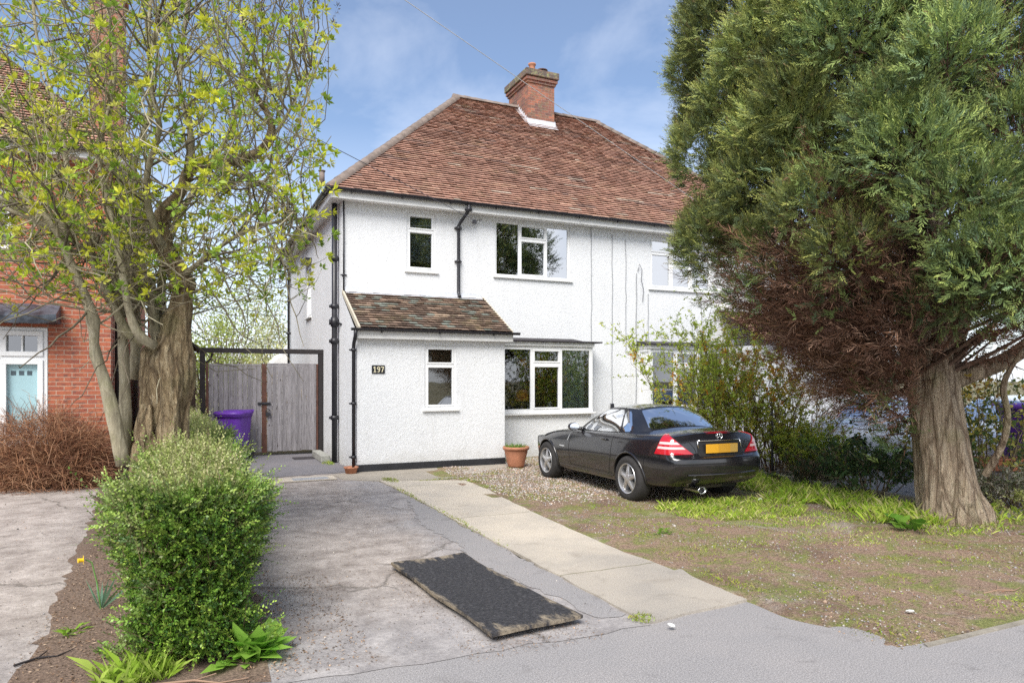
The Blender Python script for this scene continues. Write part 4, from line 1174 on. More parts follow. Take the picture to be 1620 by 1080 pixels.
def make_wheel(parent, x, y, side, r=.315, style=0):
    m = MB(); w = .105
    m.lathe([(.205, -w), (.24, -w - .008), (r - .035, -w - .004), (r - .008, -w + .022), (r, -w + .05), (r, w - .05), (r - .008, w - .022), (r - .035, w + .004), (.24, w + .008), (.205, w), (.19, w - .03), (.19, -w + .03), (.205, -w)], (x, y, r - .006), 44, 'x')
    wh = m.build("wheel", M['rubber'], parent, True)
    wh.data.set_sharp_from_angle(angle=R(50))
    c = Vector((x, y, r - .006))
    b = MB(); o = side
    b.lathe([(.214, o * w * .55), (.214, o * (w - .006)), (.205, o * (w + .006)), (.190, o * (w - .004)), (.186, o * w * .3), (.19, o * -w * .6)], c, 44, 'x')
    n = 5
    for k in range(n):
        an = 2 * math.pi * k / n + .3
        rows = []
        for (rad, hw, dx, th) in ((.03, .040, .012, .05), (.08, .038, .008, .05), (.13, .030, .002, .045), (.17, .030, -.008, .04), (.196, .040, -.014, .04)):
            ring = []
            for (tt, dd) in ((-hw, -th), (-hw, 0), (-hw * .45, .012), (hw * .45, .012), (hw, 0), (hw, -th)):
                yy = math.cos(an) * rad - math.sin(an) * tt; zz = math.sin(an) * rad + math.cos(an) * tt
                ring.append(c + Vector((o * (w * .80 + dx + dd), yy, zz)))
            rows.append(ring)
        b.grid(rows)
    b.lathe([(.062, o * w * .4), (.060, o * (w * .80 + .022)), (.03, o * (w * .80 + .032)), (0, o * (w * .80 + .032))], c, 20, 'x')
    rim = b.build("rim", M['alloy'], wh, True); rim.data.set_sharp_from_angle(angle=R(35))
    d = MB(); d.lathe([(0, o * w * .12), (.15, o * w * .12), (.15, o * w * .02), (0, o * w * .02)], c, 30, 'x'); d.lathe([(.15, -o * w * .2), (.188, -o * w * .2), (.188, -o * w * .3)], c, 30, 'x'); d.build("brake_disc", simple("dark_brake", (.06, .055, .05), .6) if "dark_brake" not in bpy.data.materials else bpy.data.materials["dark_brake"], wh, False)
    return wh

car = thing("parked_car", "black two-door hardtop roadster with amber plate parked on gravel facing the house", "car", W(3.80, -6.05), YAW)
car.scale = (S, S, S)
STN = [(-.80, .735, .29, .915, .985), (-.72, .775, .265, .93, 1.00), (-.50, .815, .24, .93, 1.01), (-.25, .845, .215, .925, 1.015), (0, .858, .20, .92, 1.01), (.4, .852, .19, .905, .985), (1.0, .842, .19, .885, .95), (1.6, .842, .19, .868, .935),
       (2.0, .848, .19, .845, .895), (2.4, .852, .19, .80, .85), (2.75, .815, .20, .725, .775), (2.98, .74, .23, .645, .685), (3.10, .60, .28, .565, .595)]
rear_rows = [.10, .0, -.085, -.10, -.085, -.005, .012, .05]
front_rows = [-.10, .02, .05, .05, .03, .0, -.03, -.10]
body, BV = build_body(STN, rear_rows, front_rows, "body", M['car_black'], car, (0.0, 2.40), .343, .75)
for (yy) in (0.0, 2.40):
    for s in (-1, 1): make_wheel(car, s * .752, yy, s)
# rolled arch lips
for yy in (0.0, 2.40):
    for s in (-1, 1):
        m = MB(); pts = []
        for k in range(25):
            an = R(-8) + R(196) * k / 24
            py, pz = yy + .353 * math.cos(an), .315 + .353 * math.sin(an)
            pts += side_pts(BV, [(py, pz)], .002, s)
        m.tube(pts, .014, 6); m.build("arch_lip", M['car_black'], body, True)
# ---- greenhouse
GB = [(0, 1.86, .93), (.38, 1.80, .925), (.665, 1.56, .895), (.715, 1.2, .88), (.725, .8, .885), (.725, .38, .905), (.70, .08, .925), (.585, -.12, .955), (.30, -.20, .995), (0, -.22, 1.008)]
GT = [(0, 1.06, 1.258), (.28, 1.04, 1.252), (.475, .96, 1.232), (.50, .86, 1.244), (.51, .70, 1.252), (.51, .52, 1.252), (.50, .38, 1.246), (.445, .28, 1.246), (.22, .24, 1.272), (0, .225, 1.28)]
def cr(P, u):
    i = min(int(u), len(P) - 2); f = u - i
    g_ = lambda k: Vector(P[k]) if 0 <= k < len(P) else (Vector((-P[1][0], P[1][1], P[1][2])) if k < 0 else Vector((-P[-2][0], P[-2][1], P[-2][2])))
    a, b, c, d = g_(i - 1), g_(i), g_(i + 1), g_(i + 2)
    return .5 * ((2 * b) + (c - a) * f + (2 * a - 5 * b + 4 * c - d) * f * f + (3 * b - a - 3 * c + d) * f ** 3)
def gh(u, t, s):
    p = cr(GB, u).lerp(cr(GT, u), t)
    bl_ = .022 * math.sin(math.pi * t)
    c = Vector((0, .7, p.z)); d = (p - c); d.z = 0
    p = p + d.normalized() * bl_ + Vector((0, 0, .012 * math.sin(math.pi * t)))
    return Vector((p.x * s, p.y, p.z))
def gpanel(kind):
    def f(u, t):
        def rr_(u0, u1, t0, t1, ru, rt):
            du = max(u0 + ru - u, u - (u1 - ru), 0) / ru; dt = max(t0 + rt - t, t - (t1 - rt), 0) / rt
            return du * du + dt * dt <= 1.0
        if rr_(-3, 1.82, .03, .94, .15, .08): return 'windscreen'
        if rr_(2.42, 5.05, .03, .90, .3, .1): return 'side_window'
        if rr_(5.18, 6.0, .05, .88, .3, .2): return 'quarter_window'
        if rr_(7.12, 12, .05, .93, .25, .10): return 'rear_window'
        return 'cabin_frame'
    return f(*kind)
NU, NTT = 180, 22
cells = {}
for s in (-1, 1):
    for i in range(NU):
        for j in range(NTT):
            u0, u1 = 9 * i / NU, 9 * (i + 1) / NU; t0, t1 = j / NTT, (j + 1) / NTT
            kname = gpanel(((u0 + u1) / 2, (t0 + t1) / 2))
            key = (kname, s if kname in ('side_window', 'quarter_window') else 0)
            q = [gh(u0, t0, s), gh(u1, t0, s), gh(u1, t1, s), gh(u0, t1, s)]
            if s < 0: q = q[::-1]
            cells.setdefault(key, MB()).quad(*q)
def weld(mb, name, mat, parent, smooth=True, thick=0.0):
    bm = bmesh.new(); vs = [bm.verts.new(p) for p in mb.v]
    for f in mb.f:
        try: bm.faces.new([vs[i] for i in f])
        except ValueError: pass
    bmesh.ops.remove_doubles(bm, verts=bm.verts[:], dist=.0004)
    me = bpy.data.meshes.new(name); bm.to_mesh(me); bm.free()
    return finish(me, name, mat, parent, smooth, 0, None)
roofm = cells[('cabin_frame', 0)]
# roof panel
top = [gh(9 * i / 60, 1, -1) for i in range(61)] + [gh(9 * (60 - i) / 60, 1, 1) for i in range(1, 60)]
n = len(top); cen = Vector((0, .66, 1.30)); lev = [top]
for k in range(1, 7):
    f = k / 7
    lev.append([Vector((p.x + (cen.x - p.x) * f, p.y + (cen.y - p.y) * f, p.z + (cen.z - p.z) * (1 - (1 - f) ** 2))) for p in top])
for k in range(6):
    for i in range(n):
        j = (i + 1) % n
        roofm.quad(lev[k][i], lev[k][j], lev[k + 1][j], lev[k + 1][i])
for i in range(n): roofm.quad(lev[6][i], lev[6][(i + 1) % n], cen)
weld(roofm, "hardtop", M['car_black'], car)
for (kname, s), mb in cells.items():
    if kname != 'cabin_frame': weld(mb, kname, M['carglass'], car)
# interior: seats with head rests, dashboard, steering wheel
M['cabin'] = simple("dark_cabin", (.03, .03, .032), .8)
for s in (-1, 1):
    m = MB(); m.prism([(.55, .35), (1.05, .38), (1.07, .48), (.66, .50), (.48, 1.02), (.36, 1.02), (.40, .5)], 'x', s * .35 - .22, s * .35 + .22); m.build("seat", M['cabin'], car, False, .03)
    m = MB(); m.box(s * .35 - .11, s * .35 + .11, .34, .42, 1.02, 1.15); m.build("head_rest", M['cabin'], car, False, .03)
m = MB(); m.tube([(.35 + .17 * math.cos(t * .4), 1.22 + .06 * math.sin(t * .4), .92 + .16 * math.sin(t * .4)) for t in range(17)], .014, 6); m.build("steering_wheel", M['cabin'], car)
m = MB(); m.box(-.6, .6, .05, 1.45, .20, .30); m.build("underbody", M['trim'], car)
m = MB(); m.box(-.50, .50, -.60, 2.9, .21, .30); m.build("underbody", M['trim'], car)
# ---- tail lights wrapped round the corners
for s in (-1, 1):
    lens, strp = MB(), MB()
    NZ, NA = 24, 18
    def P(zf, af, off):
        z = .70 + .245 * zf
        a0 = R(3) + R(37) * zf; a1 = R(64) - R(14) * zf
        a = a0 + (a1 - a0) * af
        p, nn = hit(BV, (s * .40, -.36, z), (s * math.sin(a), -math.cos(a), 0))
        if p is None: p, nn = Vector((s * (.4 + .4 * math.sin(a)), -.36 - .45 * math.cos(a), z)), Vector((s * math.sin(a), -math.cos(a), 0))
        if nn.dot(Vector((s * math.sin(a), -math.cos(a), 0))) < 0: nn = -nn
        return p + nn * off
    lens.grid([[P(i / NZ, j / NA, .012) for j in range(NA + 1)] for i in range(NZ + 1)])
    edge = [P(0, j / NA, .0) for j in range(NA + 1)]; lens.grid([edge, [P(0, j / NA, .012) for j in range(NA + 1)]])
    lens.grid([[P(i / NZ, 0, .0) for i in range(NZ + 1)], [P(i / NZ, 0, .012) for i in range(NZ + 1)]]); lens.grid([[P(1, j / NA, .0) for j in range(NA + 1)], [P(1, j / NA, .012) for j in range(NA + 1)]])
    tl = lens.build("tail_light", M['red_lens'], car, True, fix=False)
    for (z0, z1) in ((.28, .40), (.52, .64)):
        strp.grid([[P(z0 + (z1 - z0) * i / 4, .04 + .92 * j / NA, .0145) for j in range(NA + 1)] for i in range(5)])
    strp.build("pale_stripe", M['clear_lens'], tl, True, fix=False)
# ---- boot: plate recess, chrome strip, plate, badge, brake light
m = MB(); pz0, pz1 = .675, .868
rec = [(-.36 + .02, pz0), (.36 - .02, pz0), (.36, pz1), (-.36, pz1)]
rows = [rear_pts(BV, [(-.36 + .72 * i / 20, pz0 + (pz1 - pz0) * j / 6) for i in range(21)], .003) for j in range(7)]
m.grid(rows); m.build("plate_recess", M['trim'], car, True, fix=False)
m = MB(); m.tube(rear_pts(BV, [(-.345 + .69 * i / 20, .872) for i in range(21)], .010), .011, 8)
m.tube(rear_pts(BV, [(-.345, .872), (-.355, .84), (-.350, .78)], .010), .007, 6); m.tube(rear_pts(BV, [(.345, .872), (.355, .84), (.350, .78)], .010), .007, 6)
m.build("chrome_strip", M['chrome'], car, True)
pc = rear_pts(BV, [(0, .775)], .02)[0].y
plt = MB(); plt.box(-.26, .26, pc - .012, pc, .715, .830); pl_ = plt.build("number_plate", M['amber'], car, False, .003)
for (x0, x1, c) in ((-.06, .13, (.56, .29, .025)), (.132, .258, (.46, .29, .07))):
    q = MB(); q.quad((x0, pc - .0135, .717), (x1, pc - .0135, .717), (x1, pc - .0135, .828), (x0, pc - .0135, .828)); q.build("plate_block", simple("blurred_plate", c, .4, .03), pl_)
bc = rear_pts(BV, [(0, .925)], .006)[0]
m = MB(); m.tube([bc + Vector((.043 * math.cos(t * math.pi / 12), -.004, .043 * math.sin(t * math.pi / 12))) for t in range(25)], .006, 6)
for k in range(3):
    an = math.pi / 2 + k * 2 * math.pi / 3
    m.tube([bc + Vector((0, -.006, 0)), bc + Vector((.04 * math.cos(an), -.004, .04 * math.sin(an)))], [.009, .002], 5)
m.build("badge", M['chrome'], car, True)
m = MB(); m.grid([rear_pts(BV, [(-.2 + .4 * i / 12, z) for i in range(13)], .004) for z in (.962, .982)]); m.build("brake_light", simple("dark_red_lens", (.25, .01, .015), .2), car, True, fix=False)
# bumper seam lines, lip, exhaust
sm_ = MB()
ribbon(sm_, rear_pts(BV, [(-.74 + 1.48 * i / 40, .585) for i in range(41)], .003), .010, (0, -1, 0))
for s in (-1, 1):
    ribbon(sm_, rear_pts(BV, [(s * .40, .69), (s * .38, .72), (s * .40, .78), (s * .47, .86), (s * .54, .93)], .003), .007, (0, -1, 0))
    ribbon(sm_, side_pts(BV, lerp_line([(.43, .885), (.42, .60), (.50, .34)], 8), .002, s), .007, (s, 0, 0))
    ribbon(sm_, side_pts(BV, lerp_line([(1.60, .86), (1.66, .60), (1.64, .34)], 8), .002, s), .007, (s, 0, 0))
    ribbon(sm_, side_pts(BV, lerp_line([(.42, .335), (1.64, .335)], 16), .002, s), .008, (s, 0, 0))
    ribbon(sm_, side_pts(BV, lerp_line([(-.62, .665), (-.36, .66), (-.33, .45)], 6), .002, s), .007, (s, 0, 0))
sm_.build("panel_gap", simple("panel_gap", (.004, .004, .004), .8), body, fix=False)
hl = MB()
for s in (-1, 1):
    ribbon(hl, side_pts(BV, lerp_line([(.40, .305), (2.0, .305)], 16), .006, s), .022, (s, 0, 0))
hl.build("sill_trim", M['car_black'], body, fix=False)
m = MB(); m.grid([rear_pts(BV, [(-.55 + 1.1 * i / 20, z) for i in range(21)], o) for z, o in ((.43, .002), (.44, .016), (.452, .016), (.462, .002))]); m.build("bumper_ridge", M['car_black'], body, True, fix=False)
m = MB()
ex = Vector((-.33, -.93, .245))
ring = lambda r, y: [ex + Vector((r * 1.45 * math.cos(k * math.pi / 10), y, r * math.sin(k * math.pi / 10))) for k in range(21)]
m.grid([ring(.044, .35), ring(.044, .02), ring(.046, .0), ring(.040, -.002), ring(.036, .03), ring(.034, .25)]); m.build("exhaust_pipe", M['chrome'], car, True, fix=False)
m = MB(); m.add(ring(.037, .06)[:-1], [tuple(range(20))]); m.build("exhaust_bore", M['trim'], car)
m = MB(); m.box(-.30, .30, -.62, -.30, .20, .30); m.build("silencer", simple("rusty_steel", (.09, .075, .065), .7, .3), car, False, .05, seg=3)
# door mirrors, handles, side badge, chrome strip drawn for the whitish glare line
for s in (-1, 1):
    m = MB(); m.tube([(s * .70, 1.42, .895), (s * .80, 1.44, .905)], [.03, .025], 8)
    rows = []
    for k, (dy, hw, hh) in enumerate(((.0, .085, .058), (.03, .095, .066), (.07, .085, .058), (.10, .055, .035), (.115, .005, .005))):
        rows.append([(s * .875 + hw * math.cos(t * math.pi / 9), 1.40 + dy, .935 + hh * math.sin(t * math.pi / 9)) for t in range(19)])
    m.grid(rows)
    mm = m.build("door_mirror", M['car_black'], car, True)
    q = MB(); q.add([(s * .875 + .083 * math.cos(t * math.pi / 9), 1.402, .935 + .056 * math.sin(t * math.pi / 9)) for t in range(18)], [tuple(range(18))]); q.build("mirror_glass", M['chrome'], mm)
    hp_ = side_pts(BV, [(.56, .795), (.60, .80), (.68, .80), (.72, .795)], .022, s)
    m = MB(); m.tube(hp_, [.010, .016, .016, .010], 8); m.build("door_handle", M['car_black'], car, True)
    m = MB(); m.grid([side_pts(BV, [(1.78 + .16 * i / 6, z) for i in range(7)], .005, s) for z in (.595, .612)]); m.build("side_badge", M['chrome'], car, True, fix=False)
    m = MB(); ribbon(m, side_pts(BV, lerp_line([(1.675, .83), (1.70, .70)], 4), .006, s), .014, (s, 0, 0)); m.build("wing_glare_strip", M['chrome'], car, True, fix=False)

# ================================================================== THE TWO PALE CARS NEXT DOOR
def side_car(x, y, rz, matl, label, name="parked_car"):
    t = thing(name, label, "car", (x, y, 0), rz)
    st = [(-.78, .70, .30, .88, .90), (-.66, .78, .27, .93, .96), (-.30, .84, .23, .93, .96), (.3, .87, .20, .93, .96), (1.2, .87, .19, .92, .95), (2.0, .87, .19, .90, .98), (2.5, .86, .19, .84, .93), (2.9, .81, .21, .75, .83), (3.15, .72, .25, .66, .70), (3.25, .60, .30, .60, .62)]
    b, bv = build_body(st, rear_rows, front_rows, "body", matl, t, (0.0, 2.5), .352, .75)
    for yy in (0, 2.5):
        for s in (-1, 1): make_wheel(t, s * .765, yy, s)
    gb = [(0, 2.15, .96), (.45, 2.08, .955), (.70, 1.80, .935), (.74, 1.2, .93), (.745, .6, .94), (.74, .0, .95), (.71, -.45, .955), (.62, -.68, .95), (.3, -.74, .96), (0, -.75, .96)]
    gt_ = [(0, 1.35, 1.40), (.32, 1.32, 1.395), (.52, 1.22, 1.375), (.55, 1.0, 1.40), (.56, .6, 1.42), (.56, .2, 1.42), (.54, -.12, 1.40), (.50, -.28, 1.39), (.25, -.33, 1.405), (0, -.34, 1.41)]
    pn_, fr_ = MB(), MB()
    for s in (-1, 1):
        for i in range(72):
            for j in range(12):
                q = []
                for (u, v) in ((i, j), (i + 1, j), (i + 1, j + 1), (i, j + 1)):
                    p = cr(gb, 9 * u / 72).lerp(cr(gt_, 9 * u / 72), v / 12); q.append(Vector((p.x * s, p.y, p.z + .015 * math.sin(math.pi * v / 12))))
                u, v = 9 * (i + .5) / 72, (j + .5) / 12
                gl_ = .1 < v < .88 and (u < 1.75 or 2.4 < u < 4.3 or 4.5 < u < 6.2 or u > 7.2)
                (pn_ if gl_ else fr_).quad(*(q if s > 0 else q[::-1]))
    tp = [cr(gt_, 9 * i / 40) for i in range(41)]; ring_ = [Vector((-p.x, p.y, p.z)) for p in tp] + [Vector(p) for p in tp[::-1]][1:-1]
    for i in range(len(ring_)): fr_.quad(ring_[i], ring_[(i + 1) % len(ring_)], Vector((0, .5, 1.46)))
    weld(fr_, "cabin", matl, t); weld(pn_, "window_glass", M['carglass'], t)
    m = MB(); m.box(-.6, .6, -.7, 3.0, .17, .3); m.build("underbody", M['trim'], t)
    for s in (-1, 1):
        m = MB(); m.grid([rear_pts(bv, [(s * (.5 + .2 * i / 6), z) for i in range(7)], .008) for z in (.72, .78, .84)]); m.build("tail_light", M['red_lens'], t, True, fix=False)
    pp = rear_pts(bv, [(0, .62)], .01)[0].y
    m = MB(); m.box(-.26, .26, pp - .01, pp, .56, .67); m.build("number_plate", M['amber'], t, False, .003)
    return t
M['silver'] = paint("silver_car_paint", (.66, .69, .74), 1.0, .10)
M['white_car'] = paint("white_car_paint", (.72, .75, .80), 1.0, .12)
side_car(*W(11.2, -4.3)[:2], YAW + math.pi * .5, M['silver'], "silver grey car glimpsed under the dead brown conifer branches")
side_car(*W(12.2, -6.5)[:2], YAW + math.pi * .5, M['white_car'], "pale white car seen through the yellow spotted laurel beyond the conifer trunk")
# ================================================================== VEGETATION HELPERS
def unit(v):
    return v / np.maximum(np.linalg.norm(v, axis=-1, keepdims=True), 1e-9)
def rdir(n, up=0.0):
    v = rng.normal(size=(n, 3)); v = unit(v); v[:, 2] += up
    return unit(v)
def perp(D):
    r = rng.normal(size=D.shape)
    return unit(r - D * np.sum(r * D, -1, keepdims=True))
class Leaves:
    """collects leaf quads: base, two shoulders, tip"""
    def __init__(s): s.v, s.t = [], []
    def kites(s, P, D, N, L, Wd, T, fold=0.15, mid=0.45):
        D = unit(D); S_ = unit(np.cross(D, N)); N2 = np.cross(S_, D)
        L = np.asarray(L).reshape(-1, 1); Wd = np.asarray(Wd).reshape(-1, 1)
        a = P; m = P + D * L * mid
        b = m + S_ * Wd / 2 + N2 * fold * Wd; d = m - S_ * Wd / 2 + N2 * fold * Wd; c = P + D * L
        s.v.append(np.stack([a, b, c, d], 1).reshape(-1, 3)); s.t.append(np.repeat(T, 4, axis=0))
        return s
    def fronds(s, P, D, N, L, n, ang, lL, lW, T, T2=None, taper=0.5, jit=0.25, droop=0.0, t0=0.08, fold=.1):
        k = len(P); D = unit(D); S_ = unit(np.cross(D, N)); N = np.cross(S_, D)
        t = np.linspace(t0, 1, n)[None, :, None]
        side = np.where(np.arange(n) % 2 == 0, 1.0, -1.0)[None, :, None]
        Lk = np.asarray(L).reshape(-1, 1, 1) * np.ones((k, 1, 1))
        base = P[:, None, :] + D[:, None, :] * Lk * t + np.array([0, 0, -1.0]) * droop * Lk * t * t
        an = ang * (1 - 0.75 * np.clip((t - .75) / .25, 0, 1)) + rng.normal(size=(k, n, 1)) * jit * .5
        d = D[:, None, :] * np.cos(an) + S_[:, None, :] * side * np.sin(an) + rng.normal(size=(k, n, 3)) * jit * .5
        nn = N[:, None, :] + rng.normal(size=(k, n, 3)) * jit
        ll = lL * (1 - taper * t) * rng.uniform(.75, 1.25, size=(k, n, 1)) * np.ones((k, n, 1))
        Tt = T[:, None, :] * np.ones((1, n, 1))
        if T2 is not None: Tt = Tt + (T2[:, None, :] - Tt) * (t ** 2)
        Tt = Tt * rng.uniform(.85, 1.15, size=(k, n, 1))
        s.kites(base.reshape(-1, 3), d.reshape(-1, 3), nn.reshape(-1, 3), ll.ravel(), (ll * lW / lL).ravel(), Tt.reshape(-1, 3), fold)
        return s
    def build(s, name, mat, parent=None, loc=None):
        v = np.concatenate(s.v); t = np.concatenate(s.t)
        f = np.arange(len(v), dtype=np.int32).reshape(-1, 4)
        return np_mesh(name, v, f, mat, parent, np.clip(t, 0, 1), loc=loc)
def pal(cols, n, var=0.15, p=None):
    c = np.array(cols)[rng.choice(len(cols), n, p=p)]
    return c * rng.uniform(1 - var, 1 + var, size=(n, 1))
class Twigs:
    """collects thin three-sided stems along polylines"""
    def __init__(s): s.v, s.f, s.t, s.n = [], [], [], 0
    def many(s, PTS, R0, R1, T, sides=3):
        """PTS (k,m,3)"""
        k, m, _ = PTS.shape
        d = np.gradient(PTS, axis=1); d = unit(d)
        ref = np.where(np.abs(d[..., 2:3]) < .9, np.array([0, 0, 1.0]), np.array([1.0, 0, 0]))
        u = unit(np.cross(d, ref)); w = np.cross(d, u)
        R0 = np.asarray(R0).reshape(-1, 1) * np.ones((k, 1)); R1 = np.asarray(R1).reshape(-1, 1) * np.ones((k, 1))
        r = R0 + (R1 - R0) * np.linspace(0, 1, m)[None, :]
        an = 2 * np.pi * np.arange(sides) / sides
        ring = PTS[:, :, None, :] + r[:, :, None, None] * (u[:, :, None, :] * np.cos(an)[None, None, :, None] + w[:, :, None, :] * np.sin(an)[None, None, :, None])
        s.v.append(ring.reshape(-1, 3)); s.t.append(np.repeat(T, m * sides, axis=0))
        idx = np.arange(k * m * sides).reshape(k, m, sides) + s.n
        a = idx[:, :-1, :]; b = np.roll(idx, -1, axis=2)[:, :-1, :]; c = np.roll(idx, -1, axis=2)[:, 1:, :]; e = idx[:, 1:, :]
        s.f.append(np.stack([a, b, c, e], -1).reshape(-1, 4)); s.n += k * m * sides
    def build(s, name, mat, parent=None, loc=None):
        return np_mesh(name, np.concatenate(s.v), np.concatenate(s.f), mat, parent, np.clip(np.concatenate(s.t), 0, 1), smooth=True, loc=loc)
def curves(P, D, L, m, bend=(0, 0, 0.3), wob=0.12):
    """k polylines with a steady bend and some wobble"""
    k = len(P); t = np.linspace(0, 1, m)[None, :, None]; L = np.asarray(L).reshape(-1, 1, 1)
    w = np.cumsum(rng.normal(size=(k, m, 3)) * wob / m ** .5, axis=1) * 0.6; w -= w[:, :1]
    return P[:, None, :] + L * (D[:, None, :] * t + np.array(bend)[None, None, :] * t * t + w * t)
M['leaf'] = make_foliage("spring_leaf", .5, .42, .3, 9, .2)
M['hedge'] = make_foliage("hedge_leaf", .42, .22, .45, 9, .25)
M['needle'] = make_foliage("cypress_spray", .6, .06, .25, 2.2, .35)
M['twig'] = make_foliage("twig_bark", .9, 0.0, .1, 14, .4)
M['grass'] = make_foliage("grass_blade", .5, .3, .25, 3, .25)
M['bark_cyp'] = make_bark("cypress_bark", (.18, .115, .07), (.52, .40, .28), (.74, .62, .45), (9, 9, .7), 1.0, .07)
M['bark_old'] = make_bark("gnarled_bark", (.13, .08, .04), (.42, .31, .175), (.70, .57, .37), (6, 6, 1.9), 1.0, .08)
M['bark_smooth'] = make_bark("smooth_bark", (.22, .19, .13), (.37, .325, .225), (.48, .44, .33), (5, 5, 2.5), .4, .01)
def loft_trunk(name, axis, radii, ridges, mat, parent, seed=1, nth=90, nz=70, amp=.06, twist=.8):
    """tapered trunk along axis points with fluted, knotted surface"""
    rr = np.random.default_rng(seed); axis = np.array(axis, float); radii = np.array(radii, float)
    s = np.linspace(0, len(axis) - 1, nz); i = np.minimum(s.astype(int), len(axis) - 2); f = (s - i)[:, None]
    def catm(A):
        A = np.vstack([2 * A[0] - A[1], A, 2 * A[-1] - A[-2]]); a, b, c, d = A[i], A[i + 1], A[i + 2], A[i + 3]
        return .5 * (2 * b + (c - a) * f + (2 * a - 5 * b + 4 * c - d) * f ** 2 + (3 * b - a - 3 * c + d) * f ** 3)
    ax = catm(axis); r = np.interp(s, np.arange(len(radii)), radii)
    th = np.linspace(0, 2 * np.pi, nth, endpoint=False)
    z = s / s[-1]
    disp = np.zeros((nz, nth))
    for kf, a_ in ridges:
        ph = rr.uniform(0, 6.28); tw = rr.normal() * twist; wv = rr.uniform(2, 6)
        disp += a_ * np.sin(kf * th[None, :] + ph + tw * z[:, None] * 3 + .7 * np.sin(wv * z[:, None] * 3 + ph))
    for _ in range(26):
        c0, z0 = rr.uniform(0, 6.28), rr.uniform(0, 1); w0, h0 = rr.uniform(.12, .4), rr.uniform(.03, .12)
        dth = np.angle(np.exp(1j * (th - c0)))
        disp += rr.normal() * amp * np.exp(-(dth[None, :] / w0) ** 2 - ((z[:, None] - z0) / h0) ** 2)
    d = unit(np.gradient(ax, axis=0)); u = unit(np.cross(d, np.array([0, 1.0, .01]))); w = np.cross(d, u)
    rad = r[:, None] * (1 + disp)
    v = ax[:, None, :] + rad[..., None] * (u[:, None, :] * np.cos(th)[None, :, None] + w[:, None, :] * np.sin(th)[None, :, None])
    idx = np.arange(nz * nth).reshape(nz, nth)
    a, b = idx[:-1], np.roll(idx, -1, 1)[:-1]; c, e = np.roll(idx, -1, 1)[1:], idx[1:]
    fc = np.stack([a, b, c, e], -1).reshape(-1, 4)
    v = v.reshape(-1, 3)
    capc = ax[-1] + d[-1] * r[-1] * .25
    n0 = len(v); v = np.vstack([v, capc])
    top = idx[-1]; fc = np.vstack([fc, np.stack([top, np.roll(top, -1), np.full(nth, n0), np.full(nth, n0)], -1)[:0]])
    o = np_mesh(name, v, fc, mat, parent, smooth=True)
    me = o.data
    bm = bmesh.new(); bm.from_mesh(me); bm.verts.ensure_lookup_table()
    for k in range(nth): bm.faces.new((bm.verts[int(top[k])], bm.verts[int(top[(k + 1) % nth])], bm.verts[n0]))
    bm.to_mesh(me); bm.free()
    return o
def px(x, y, d):
    """point seen at photo position x,y lying d metres deep (only used to read off real positions)"""
    return np.array([(x - 810) / 1095 * d, d, 1.75 + (600 - y) / 1095 * d])

# ================================================================== CONIFER
con = thing("conifer_tree", "huge shaggy conifer with a fluted trunk and brown dead lower branches", "tree", (0, 0, 0))
loft_trunk("trunk", [(5.50, 8.62, -.15), (5.49, 8.62, .05), (5.45, 8.64, .3), (5.41, 8.66, .7), (5.34, 8.70, 1.3), (5.27, 8.76, 1.9), (5.24, 8.85, 2.6), (5.35, 8.95, 3.6), (5.5, 9.1, 5.5), (5.6, 9.2, 8.5)], [.49, .42, .345, .305, .285, .28, .26, .22, .16, .05],
           [(5, .055), (9, .03), (17, .016), (37, .010)], M['bark_cyp'], con, 4, 150, 130, .05, .5)
loft_trunk("trunk", [(5.66, 8.9, -.1), (5.66, 8.9, .25), (5.62, 8.95, .8), (5.64, 9.0, 1.4), (5.72, 9.1, 2.0), (5.95, 9.15, 2.8), (6.2, 9.2, 4.5)], [.25, .225, .19, .17, .165, .14, .06], [(5, .06), (11, .035), (23, .02)], M['bark_cyp'], con, 5, 90, 80, .05, .5)
loft_trunk("limb", [(5.72, 9.05, 1.72), (6.05, 8.95, 1.86), (6.4, 8.85, 2.05), (6.8, 8.8, 2.4), (7.3, 8.7, 3.0)], [.13, .11, .095, .085, .04], [(5, .08), (9, .04)], M['bark_cyp'], con, 6, 30, 40, .06)
loft_trunk("limb", [(5.95, 8.7, 0.55), (6.02, 8.5, .95), (5.98, 8.35, 1.3), (5.90, 8.3, 1.7), (6.05, 8.2, 2.1)], [.045, .04, .036, .034, .02], [(5, .05)], M['bark_cyp'], con, 8, 14, 40, .06)
CX, CY = 5.35, 8.95
def Renv(z): return np.interp(z, [.9, 1.75, 2.4, 3.07, 3.6, 6.3, 7.8, 9.2, 10.2], [.6, 1.3, 1.95, 2.55, 2.85, 2.88, 2.6, 1.7, .4])
clumps = []
cam_az = math.atan2(-CY, -CX)
ii = 0
zz_list = np.linspace(1.15, 10.0, 20)
for z in zz_list:
    Rz = float(Renv(z)); n = max(3, int(2 * math.pi * Rz / 1.18))
    for k in range(n):
        az = 2 * math.pi * (k + .5 * (ii % 2)) / n + rng.uniform(-.1, .1)
        da = (az - cam_az + math.pi) % (2 * math.pi) - math.pi          # 0 = towards the camera, + = to the right of it as seen from above
        left = -2.2 < da < -0.35
        if z < 2.1 and not left: continue
        zj = z + rng.uniform(-.16, .16); rj = Rz - .25 + rng.uniform(-.52, .22)
        P = np.array([CX + math.cos(az) * rj, CY + math.sin(az) * rj, zj])
        vis = abs(da) < 1.9
        if P[0] / P[1] > (.80 if z > 4.4 else .88): continue
        clumps.append((P, az, da, zj, vis, rng.uniform(.38, .66)))
    ii += 1
